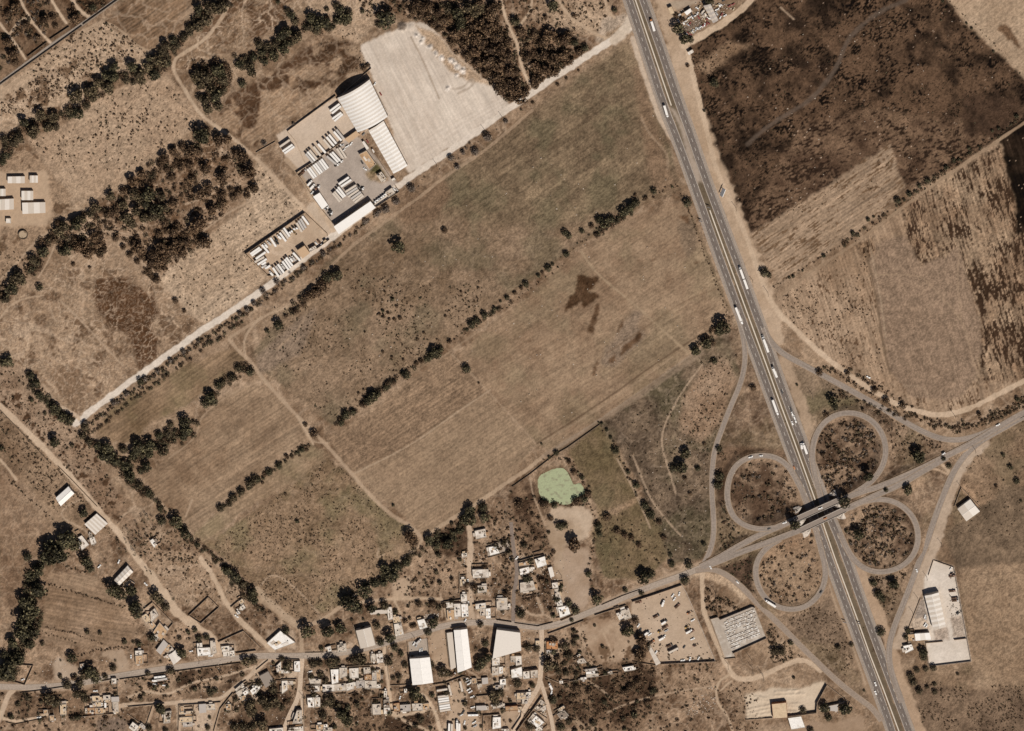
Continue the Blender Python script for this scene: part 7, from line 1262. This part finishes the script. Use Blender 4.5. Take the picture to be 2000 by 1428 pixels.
# ---------------------------------------------------------------- scrub, bushes and the smaller trees (one mass per colour)
RS = np.random.RandomState(21)
BUF = {0: [], 1: [], 2: [], 3: []}
def clump(mx, my, r, kind, n, tall=.8):
    """a bush: n leaf-clump quads on a flattened dome, r in map units"""
    if r < 3.4 and n < 50: tall *= .62
    BUF[kind].append((mx, my, r*MU, n, tall))
for i, (mx, my, r, k) in enumerate(TREES[300:]):
    kk = {'dark': 0, 'olive': 1, 'brown': 2, 'grey': 3, 'cypress': 0}[k]
    if k == 'cypress': clump(mx, my, r*.9, 0, 60, 3.6)
    else: clump(mx, my, r*1.22, kk, 300 if r > 6 else 150, 1.02)
def scatter(poly, n, rmin, rmax, kinds, nq=9, clus=None, tall=.8, keep=.0):
    n = int(n*1.45); rmax *= 1.18
    a = np.array(poly); x0, y0 = a.min(0); x1, y1 = a.max(0); got = 0; it = 0
    while got < n and it < 60:
        it += 1; xs = RS.uniform(x0, x1, n*2); ys = RS.uniform(y0, y1, n*2); m = inpoly(xs, ys, poly)
        if clus: m &= fbm(xs, ys, clus[0], clus[1], 2) > clus[2]
        for x, y in zip(xs[m], ys[m]):
            if got >= n: break
            if onroad(x, y): got += 1; continue
            r = rmin+(rmax-rmin)*RS.rand()**2.2; clump(x, y, r, kinds[RS.randint(len(kinds))], nq if r < 4 else nq*2, tall); got += 1
def along(pts, step, rmin, rmax, kinds, jit=2.0, nq=14, keep=1.0, tall=.9):
    for p in resample(pts, step):
        if RS.rand() > keep or (step < 10 and onroad(p[0], p[1])): continue
        r = RS.uniform(rmin, rmax); clump(p[0]+RS.normal()*jit, p[1]+RS.normal()*jit, r, kinds[RS.randint(len(kinds))], nq if r < 4 else int(nq*1.8), tall)
# dotted pastures
scatter(t00((200,600),(330,330),(640,240),(850,170),(1140,400),(1100,460),(850,480),(700,640),(500,720),(300,800)), 420, .8, 3.4, [2,2,1], 8)
scatter(t00((0,800),(300,590),(500,720),(250,880),(0,920)), 160, .8, 3, [2], 8)
scatter(t00((220,1110),(600,980),(900,700),(1340,640),(1560,980),(1500,1010),(1000,1330),(600,1400),(450,1300)), 330, .6, 2.8, [2,2,1], 8)
scatter(t00((900,800),(1180,850),(1160,1000),(750,1150),(680,1100)), 40, 1.6, 3.6, [2], 10)
scatter(t00((0,0),(560,0),(200,440),(0,600)), 240, 1.5, 5, [2,2,1,3], 16, clus=(22,5,.45)); scatter(t00((560,0),(870,0),(640,170),(560,200)), 60, 1.5, 5, [2,1], 16)
scatter([(505,305),(600,412),(478,488),(528,545),(400,630),(312,548),(400,470),(480,400)], 260, .6, 2.4, [2,2,1], 8)
scatter(t10((440,250),(860,200),(800,360),(880,500),(640,600),(500,420)), 90, .6, 2, [2], 7)
WOOD = [(380,254),(402,252),(490,314),(505,352),(420,440),(390,482),(340,522),(300,552),(270,492),(215,450),(205,492),(150,492),(108,462),(140,430),(200,400),(260,350),(330,300)]
scatter(WOOD, 330, 2.0, 7.0, [2,2,2,1], 20, tall=.9, clus=(20,6,.42))
scatter(WOOD, 420, .8, 2.2, [2], 8)
W2 = [(760,0),(985,0),(1000,60),(1015,95),(1035,165),(1020,196),(990,197),(942,150),(884,96),(862,62),(825,42),(790,30)]
scatter(W2, 620, 2.0, 6.0, [2,2,2,1], 20, tall=.9)
scatter([(1010,60),(1040,60),(1110,70),(1150,95),(1045,170),(1035,150),(1018,110)], 330, 2, 6, [2,2,1], 18, tall=.9)
scatter([(1000,0),(1190,0),(1175,60),(1100,75),(1010,60)], 230, .9, 3.4, [2,2,1], 10); scatter([(700,0),(790,0),(790,30),(740,25),(720,40)], 60, 1, 4, [2,1], 12)
scatter([(540,560),(700,520),(860,560),(960,560),(940,640),(840,690),(660,820),(560,760),(505,700)], 760, .6, 2.5, [2,2,0], 7, clus=(40,91,.46))
scatter([(870,555),(945,545),(945,610),(870,625)], 46, 1.4, 2.6, [0,2], 9); scatter([(720,570),(790,560),(800,620),(740,640)], 60, 1.2, 2.8, [2,0], 9); scatter([(740,640),(830,620),(830,700),(760,720)], 60, 1, 2.6, [2,0], 9)
scatter([(410,1062),(560,955),(640,895),(690,932),(760,1002),(810,1046),(735,1130),(650,1190),(612,1208),(540,1198),(500,1150)], 1500, .6, 2.2, [2,2,2,1], 7, clus=(26,92,.40))
scatter([(0,700),(60,730),(150,830),(250,990),(200,1000),(110,895),(0,790)], 420, .8, 3, [2,2,1], 8); scatter([(0,800),(110,905),(180,985),(110,1000),(60,950),(0,880)], 330, .8, 3, [2,2,1], 8); scatter([(0,480),(80,500),(40,560),(0,590)], 60, 1, 3, [2], 9)
scatter([(150,1000),(230,1000),(290,1060),(300,1100),(250,1080)], 90, 1, 3.4, [2,1], 9); scatter([(270,1010),(380,1050),(430,1110),(300,1090)], 160, 1, 3.4, [2,1], 10)
scatter([(285,1085),(330,1075),(440,1105),(490,1150),(420,1190),(345,1180)], 170, .8, 3, [2], 8)
scatter([(1370,700),(1440,690),(1410,830),(1380,900),(1340,860)], 170, .9, 2.8, [2,2,0], 8); scatter([(1200,840),(1340,740),(1380,900),(1380,1090),(1310,1090),(1250,950)], 300, .8, 2.4, [2,1], 7)
for pl, n in (([p[:2] for p in LOOP_NE], 420), ([p[:2] for p in LOOP_NW], 190), ([p[:2] for p in LOOP_SE], 420), ([p[:2] for p in LOOP_SW], 150)):
    n = int(n*1.5); c0 = np.mean(np.array(pl), 0); scatter([tuple(c0+(np.array(p)-c0)*.86) for p in pl], n, .7, 4.2, [2,2,1,3], 9, clus=(14,66,.40))
scatter(t32((330,40),(700,260),(900,340),(1300,560),(1400,640),(1200,700),(980,760),(960,560),(800,380),(600,330),(400,100)), 240, .8, 3, [2,2,1], 9); scatter(t32((350,0),(600,0),(900,170),(1150,330),(1380,430),(1300,480),(900,290),(500,60)), 300, 1, 4, [2,2,1], 12)
scatter(t32((1380,470),(1600,450),(1800,360),(2000,240),(2000,330),(1700,470),(1450,540)), 150, 1, 4, [2,1], 12)
scatter(t33((640,0),(700,140),(880,200),(1100,140),(1000,450),(900,560),(800,350)), 160, .8, 3.4, [2,2,1], 9); scatter(t33((330,450),(560,500),(680,820),(600,1000),(300,700),(150,560)), 230, .8, 2.4, [2], 8); scatter(t33((0,560),(200,800),(300,870),(0,900)), 110, 1, 4, [2,1], 12)
scatter([(1405,1108),(1470,1085),(1480,1165),(1440,1135)], 120, .8, 3, [2,0], 9); scatter([(1400,885),(1420,880),(1412,1000),(1400,1080),(1480,1060),(1440,1040)], 110, 1, 3.5, [2,0], 10)
scatter([(1780,1330),(2000,1340),(2000,1428),(1800,1428)], 520, .6, 2.4, [2,2,1], 7, clus=(30,93,.42)); scatter([(1900,880),(2000,820),(2000,1050),(1850,1040),(1860,980)], 160, .6, 2.2, [2,1], 7)
scatter([(1515,580),(1660,490),(1690,490),(1730,760),(1600,690),(1530,610)], 330, .6, 2.4, [2], 7, clus=(30,94,.45))
scatter([(1372,1140),(1440,1180),(1450,1190),(1400,1200),(1380,1190)], 120, 1, 4, [2,2,1], 12)
scatter([(1110,1300),(1260,1250),(1400,1290),(1400,1428),(1080,1428),(1100,1360)], 420, .8, 3.4, [2,2,1], 12, clus=(24,95,.42)); scatter([(1085,1345),(1150,1310),(1280,1295),(1285,1370),(1250,1428),(1120,1428)], 420, 1.2, 5, [2,2,2,1], 14, tall=.6); scatter([(1400,1340),(1480,1330),(1480,1428),(1420,1428)], 120, .8, 3, [2], 8)
scatter([(1040,960),(1080,1080),(1070,1180),(1000,1200),(960,1010)], 330, 1, 4.5, [2,2,1], 12); scatter([(830,1050),(1000,950),(1000,1200),(780,1180),(740,1150)], 420, 1, 4, [2,2,1], 11, clus=(22,96,.42)); scatter([(1155,990),(1250,1010),(1300,1090),(1250,1130),(1160,1120)], 120, .8, 2.6, [2,1], 8)
scatter([(0,1340),(240,1320),(260,1428),(0,1428)], 190, 1, 4.5, [2,2,1], 12, clus=(18,97,.42)); scatter([(240,1325),(480,1290),(470,1330),(300,1370),(240,1370)], 200, 1, 3.6, [2,2,1], 11, clus=(18,98,.42)); scatter([(260,1200),(520,1180),(560,1250),(380,1280),(260,1260)], 90, 1, 3.6, [2,2,1], 11, clus=(18,99,.45)); scatter([(480,1290),(760,1290),(760,1428),(420,1428)], 200, 1, 4.5, [2,1,1], 14, clus=(20,90,.45)); scatter([(690,1380),(840,1380),(850,1428),(690,1428)], 200, 1, 4, [2,2], 12); scatter([(760,1250),(1060,1230),(1060,1428),(760,1428)], 110, 1, 4, [2,1,1], 13, clus=(20,89,.5)); scatter([(1060,1240),(1140,1230),(1180,1330),(1060,1400)], 150, 1, 4, [2,1], 12)
scatter([(1350,110),(1420,75),(1440,95),(1390,150),(1360,190)], 110, .8, 2.8, [2], 8); scatter([(1360,140),(1700,20),(1860,10),(2000,170),(2000,230),(1700,380),(1470,450)], 900, .5, 1.7, [2,0,2], 6, clus=(26,88,.5))
# hedges
wl_ = np.array(WHITE); hedge = [tuple(p+np.array([12, 13])) for p in wl_]
along(hedge[8:16], 4.5, 2.2, 5, [2,2,1,3], 2.2, 18); along(hedge[11:16], 5, 2.5, 5, [2,1,0], 3.0, 18); along(hedge[3:8], 14, 1.5, 4, [2,3,1], 3, 16, .8)
along([(430,988),(470,965),(520,925),(570,885),(600,868)], 5, 2, 4.4, [1,0,2], 1.8, 18); along([(650,828),(700,790),(760,745),(850,688),(900,650),(1000,592),(1100,515)], 7, 1.4, 3.4, [2,0,2], 1.6, 12, .75); along([(1100,500),(1180,440),(1240,400),(1290,372),(1325,360)], 6, 1.4, 4, [2,2,0], 2.2, 14, .85)
along([(1170,826),(1205,880),(1240,960),(1290,1040),(1310,1095)], 7, 1.4, 4, [2,0,1], 2, 14, .85); along([(1150,950),(1150,985),(1165,1015),(1160,1060),(1150,1110),(1160,1180)], 6, 1.6, 4.4, [2,1], 2.2, 14); along([(1060,900),(1110,895),(1150,960),(1140,985),(1100,988),(1060,975)], 5, 1.6, 4, [2,0,2], 2.5, 14); along([(1185,1030),(1240,1060),(1290,1100)], 6, 1.4, 3.6, [2,1], 1.8, 12)
along([(1330,380),(1352,430),(1378,500),(1404,565),(1425,625)], 4, 1.2, 3, [2], 1.4, 10); along([(1665,475),(1720,430),(1800,372),(1900,300),(1995,230)], 7, 1, 3, [2,0], 1.6, 10, .8); along([(1510,560),(1600,505),(1650,475)], 6, 1, 3, [2], 1.6, 10, .8); along([(1855,5),(1900,45),(1960,105),(2000,150)], 8, .8, 2.6, [2,0], 2, 10, .8)
along(HW_W, 30, .8, 1.5, [0], .3, 10, .0); along([(1386,405),(1470,636),(1552,860),(1590,965)], 17, .7, 1.3, [0,1], 3.4, 8, .8); along([(1606,1020),(1677,1214),(1755,1425)], 17, .7, 1.3, [0,1], 3.4, 8, .8)
along(t03((380,280),(640,360),(900,440),(970,460)), 4, 1.6, 3.4, [2,2,1], 1.4, 12); along(t03((330,610),(560,660),(800,750)), 4.5, 1.2, 2.8, [2], 1.2, 10); along(t03((330,650),(600,740)), 4.5, 1.2, 2.6, [2,0], 1.2, 10); along(t03((600,840),(780,790),(1000,770)), 4, 1.8, 3.8, [2,2], 1.6, 12); along(t03((480,130),(660,180)), 4, 1.6, 3.6, [2,1], 1.4, 12); along(t02((60,870),(160,980),(300,1100),(460,1260)), 6, 1.4, 4, [2,1], 2, 12)
along(t03((1720,100),(1800,200),(1950,300),(2000,420)), 5, 2.4, 5.6, [2,1], 3.2, 18); along(t02((1300,1100),(1560,1400)), 6, 2, 4.6, [2,1], 3, 14); along([(0,568),(60,535),(100,470)], 6, 2, 5, [1,2], 4, 16); along([(165,845),(185,870),(215,905)], 5, 2.4, 5, [1,0,2], 3, 18); along(v2((0,620),(700,520),(1300,440),(1750,370)), 7, 1.2, 3, [2,1], 3, 10, .8); along(ROAD_TL[1:4], 6, 1, 2.6, [2,1], 1.5, 10, .6)
def hedge_mass(pts, wd, n, rmin, rmax, kinds):
    p = resample(pts, 2.0); n = int(n*1.6)
    for _ in range(n):
        q = p[RS.randint(len(p))]; r = RS.uniform(rmin, rmax); clump(q[0]+RS.normal()*wd, q[1]+RS.normal()*wd, r, kinds[RS.randint(len(kinds))], 70, 1.0)
hedge_mass([(445,2),(400,25),(380,50),(345,82),(318,105),(310,130)], 5, 46, 5, 9, [2,1,1]); hedge_mass([(320,125),(290,145),(255,140),(215,158),(175,188),(150,215),(110,228),(80,240),(45,245),(25,275),(0,318)], 5, 80, 5, 9, [2,1,1,2]); hedge_mass([(380,140),(425,128),(445,140),(430,170),(400,200)], 8, 40, 5, 9, [1,2,2]); hedge_mass([(462,122),(500,112),(535,95),(570,75),(610,45),(640,45),(680,35)], 6, 46, 5, 9, [1,2,0])
hedge_mass([(110,450),(80,490),(60,535),(25,560),(0,585)], 6, 40, 5, 9, [1,2,2]); hedge_mass([(120,470),(160,485),(205,488)], 7, 24, 5, 9, [2,2,1]); hedge_mass([(400,260),(350,300),(300,340),(260,370),(205,410),(140,440)], 12, 60, 3, 7, [2,2,1]); hedge_mass([(270,400),(320,380),(380,330)], 22, 30, 3, 7, [2,2,1]); hedge_mass([(300,545),(270,490),(240,460)], 5, 24, 4, 7, [2,2]); hedge_mass([(300,520),(340,480),(385,440)], 14, 46, 4, 8, [2,2])
hedge_mass([(183,865),(205,885),(235,915),(255,945),(295,968)], 5, 46, 5, 9, [0,1,2]); hedge_mass([(255,900),(290,880),(320,860),(360,850),(375,830)], 6, 40, 5, 9, [1,0,2]); hedge_mass([(405,790),(430,755),(470,722),(490,712)], 5, 20, 4, 8, [1,2]); hedge_mass([(100,1070),(70,1120),(60,1170),(55,1230),(30,1280),(10,1320)], 9, 90, 6, 10, [0,0,1]); hedge_mass([(60,750),(75,770),(110,800),(140,825)], 4, 18, 5, 8, [0,1]); hedge_mass([(640,540),(600,580),(560,620)], 5, 24, 4, 8, [2,2,1]); hedge_mass([(650,830),(700,792),(760,748),(800,718)], 3, 24, 4, 8, [2,0,1]); hedge_mass([(830,700),(860,680)], 3, 8, 4, 8, [0,2]); hedge_mass([(905,650),(960,612),(1000,588)], 2.5, 14, 3, 6, [0,2]); hedge_mass([(1165,460),(1200,435),(1245,400)], 3, 24, 4, 8, [0,2]); hedge_mass([(1380,660),(1410,635),(1350,690)], 4, 12, 4, 8, [0,2]); hedge_mass([(664,474),(609,514),(549,557),(489,605)], 3, 26, 3, 6, [1,2,3]); hedge_mass([(480,620),(412,670),(342,720),(262,780),(202,827),(170,850)], 2.5, 50,  3, 6, [2,1,0]); hedge_mass([(660,1180),(690,1163),(735,1135),(790,1098),(825,1070)], 4, 34, 4, 8, [0,1,1]); hedge_mass([(842,1052),(880,1052),(915,1010)], 6, 22, 4, 8, [0,1]); hedge_mass([(735,1140),(770,1115),(800,1090)], 5, 14, 5, 8, [0,1]); hedge_mass([(430,990),(500,940),(560,900),(600,870)], 2.5, 36, 3, 6, [1,0,2])
for _pl, _n in ((v3((0,300),(2000,300),(2000,1428),(0,1428)), 120), (v4((0,100),(2000,600),(2000,1428),(0,1428)), 80), (z7((0,0),(1928,0),(1928,1350),(0,1350)), 90), (v2((0,300),(2000,300),(2000,1428),(0,1428)), 70), (v1((0,300),(2000,300),(2000,1428),(0,1428)), 70), (v5((900,0),(1500,0),(1500,600),(900,600)), 26), (v6((0,300),(1700,0),(1700,700),(0,1000)), 40), (t23((400,600),(1060,600),(1060,1428),(300,1428)), 50)): scatter(_pl, int(_n*.48), 3.5, 8, [1,1,0,2], 60, tall=1.0)
hedge_mass([(1640,480),(1700,438),(1760,395),(1810,358),(1870,316),(1930,276),(1990,232)], 2.5, 44, 2.5, 5.5, [2,2,0]); hedge_mass([(300,972),(340,1015),(375,1052),(410,1085),(440,1110)], 4, 30, 4, 7, [1,2,0]); hedge_mass([(490,1170),(515,1195),(540,1210)], 4, 8, 3, 6, [2,1]); hedge_mass([(1640,768),(1700,790),(1760,812),(1830,830),(1900,832),(1960,800)], 4, 40, 3, 5.5, [2,2,1])
hedge_mass([(440,1110),(470,1140),(490,1170)], 5, 20, 4, 8, [1,2])
def make_scrub(kind, name, label):
    L = BUF[kind]; n = np.array([l[3] for l in L]); idx = np.repeat(np.arange(len(L)), n)
    mx = np.array([l[0] for l in L]); my = np.array([l[1] for l in L]); r = np.array([l[2] for l in L])*.88; tl = np.array([l[4] for l in L])
    g = np.array([max(0, gh(a, b)) for a, b in zip(mx, my)]); x, y = P(mx+.1*r/MU, my+.14*r/MU, g+r*tl*.5)
    d = RS.normal(size=(len(idx), 3)); d[:, 2] = np.abs(d[:, 2]); d /= np.linalg.norm(d, axis=1)[:, None]; rr = RS.uniform(.45, 1.0, len(idx))
    c = np.stack([x[idx]+d[:, 0]*rr*r[idx], y[idx]+d[:, 1]*rr*r[idx], g[idx]+d[:, 2]*rr*r[idx]*tl[idx]+r[idx]*tl[idx]*.35], 1)
    nn = d+RS.normal(size=d.shape)*.5; nn /= np.linalg.norm(nn, axis=1)[:, None]
    sz = np.maximum(.28, r[idx]*np.sqrt(3.2/np.maximum(n[idx], 6))*np.where(n[idx] > 100, 1.05, .72))
    o = obj(name, quads_mesh(name, c, nn, sz, RS, LEAF[kind])); o['kind'] = 'stuff'; o['label'] = label; o['category'] = 'scrub'
make_scrub(0, 'dark_bushes', 'dark evergreen bushes dotted over pastures and hedges'); make_scrub(1, 'olive_scrub', 'olive green scrub filling hedges and village plots'); make_scrub(2, 'dry_scrub', 'brown dry thorn scrub across woods and pastures'); make_scrub(3, 'bare_scrub', 'grey leafless bushes along the gravel road')

# rubble, boulders and junk lying about (uncountable)
def litter(name, label, pts_n, size, m, seed):
    rs_ = np.random.RandomState(seed); V = []; F = []
    for poly, n in pts_n:
        a = np.array(poly); x0, y0 = a.min(0); x1, y1 = a.max(0); xs = rs_.uniform(x0, x1, n*3); ys = rs_.uniform(y0, y1, n*3); k = inpoly(xs, ys, poly)
        for mx, my in list(zip(xs[k], ys[k]))[:n]:
            g = max(0, gh(mx, my)); x, y = P2(mx, my, g); s = size*rs_.uniform(.5, 1.5, 3); a_ = rs_.uniform(0, 6.3); b = len(V)
            for dz in (0, 1):
                for dx, dy in ((-1,-1),(1,-1),(1,1),(-1,1)):
                    t = .7 if dz else 1.0; px, py = dx*s[0]*t, dy*s[1]*t; V.append((x+px*cos(a_)-py*sin(a_), y+px*sin(a_)+py*cos(a_), g-.1+dz*s[2]*1.2))
            F += [(b+4,b+5,b+6,b+7),(b,b+1,b+5,b+4),(b+1,b+2,b+6,b+5),(b+2,b+3,b+7,b+6),(b+3,b,b+4,b+7)]
    o = obj(name, mesh_from(name, V, F, m)); o['kind'] = 'stuff'; o['label'] = label; o['category'] = 'rubble'
VIL = [(420,1290),(760,1240),(1060,1230),(1060,1428),(260,1428)]
litter('field_stones', 'pale field stones scattered over the dark fields and pastures', [([(1360,120),(1600,0),(1850,0),(2000,160),(1990,230),(1700,380),(1480,440)], 50), ([(560,600),(1000,350),(1250,120),(1320,360),(900,640),(650,800)], 60), ([(1250,850),(1390,720),(1390,1080),(1310,1080)], 60), ([(1420,900),(1720,820),(1780,1100),(1500,1180)], 80), ([(880,690),(1100,520),(1340,420),(1400,620),(1100,860)], 50)], .62, mat('stone_pale', (190,172,152), .95, .1, 1), 3)
litter('village_rubble', 'pale rubble and building debris lying in village yards', [(VIL, 420), (z7((340,400),(760,400),(1100,1380),(300,1380)), 90), (z7((1180,500),(1900,500),(1880,1300),(1200,1300)), 80), (v1((100,350),(2000,300),(2000,1250),(900,1250)), 90), (r7((280,280),(900,0),(1640,130),(620,810)), 130), (r8((1380,430),(1700,430),(1700,600),(1380,600)), 30), (v5((780,960),(940,1000),(950,1210),(800,1120)), 50), (r5((240,680),(330,680),(330,840),(250,830)), 20), (z8((600,520),(960,760),(820,960),(590,700)), 30), (v6((1420,380),(1660,380),(1640,460),(1430,470)), 60), (z2((160,400),(300,400),(230,520)), 14), (r6((560,640),(740,640),(740,780),(600,780)), 26), (t23((1480,1100),(1600,1050),(1590,1250),(1350,1320)), 60)], .55, mat('rubble_pale', (206,190,172), .95, .12, 1), 5)
litter('dark_junk', 'dark scrap and junk lying in yards', [(VIL, 260), (r7((280,280),(900,0),(1640,130),(620,810)), 90), (z7((340,400),(760,400),(1100,1380),(300,1380)), 50), (r5((30,250),(720,20),(1180,1060),(430,1100)), 40), (v1((1200,700),(1860,600),(1860,1150),(1250,1150)), 40), (r6((560,180),(640,180),(760,760),(600,780)), 26)], .5, mat('junk_dark', (64,54,46), .9, .2, 1), 7)

# ---------------------------------------------------------------- labels
from collections import defaultdict
GRP = defaultdict(list)
for e in PENDING: GRP[(e[2], e[3])].append(e)
for (noun, where), L in GRP.items():
    L.sort(key=lambda e: (e[4], e[6]))
    for i, (o, adj, n_, w_, mx, cat, my) in enumerate(L):
        if len(L) == 1: o['label'] = '%s %s %s' % (adj, noun, where)
        else:
            o['label'] = '%s %s, %s from the left %s' % (adj, noun, ordn(i), where)
            o['group'] = '%ss %s' % (noun, where)
        o['category'] = cat
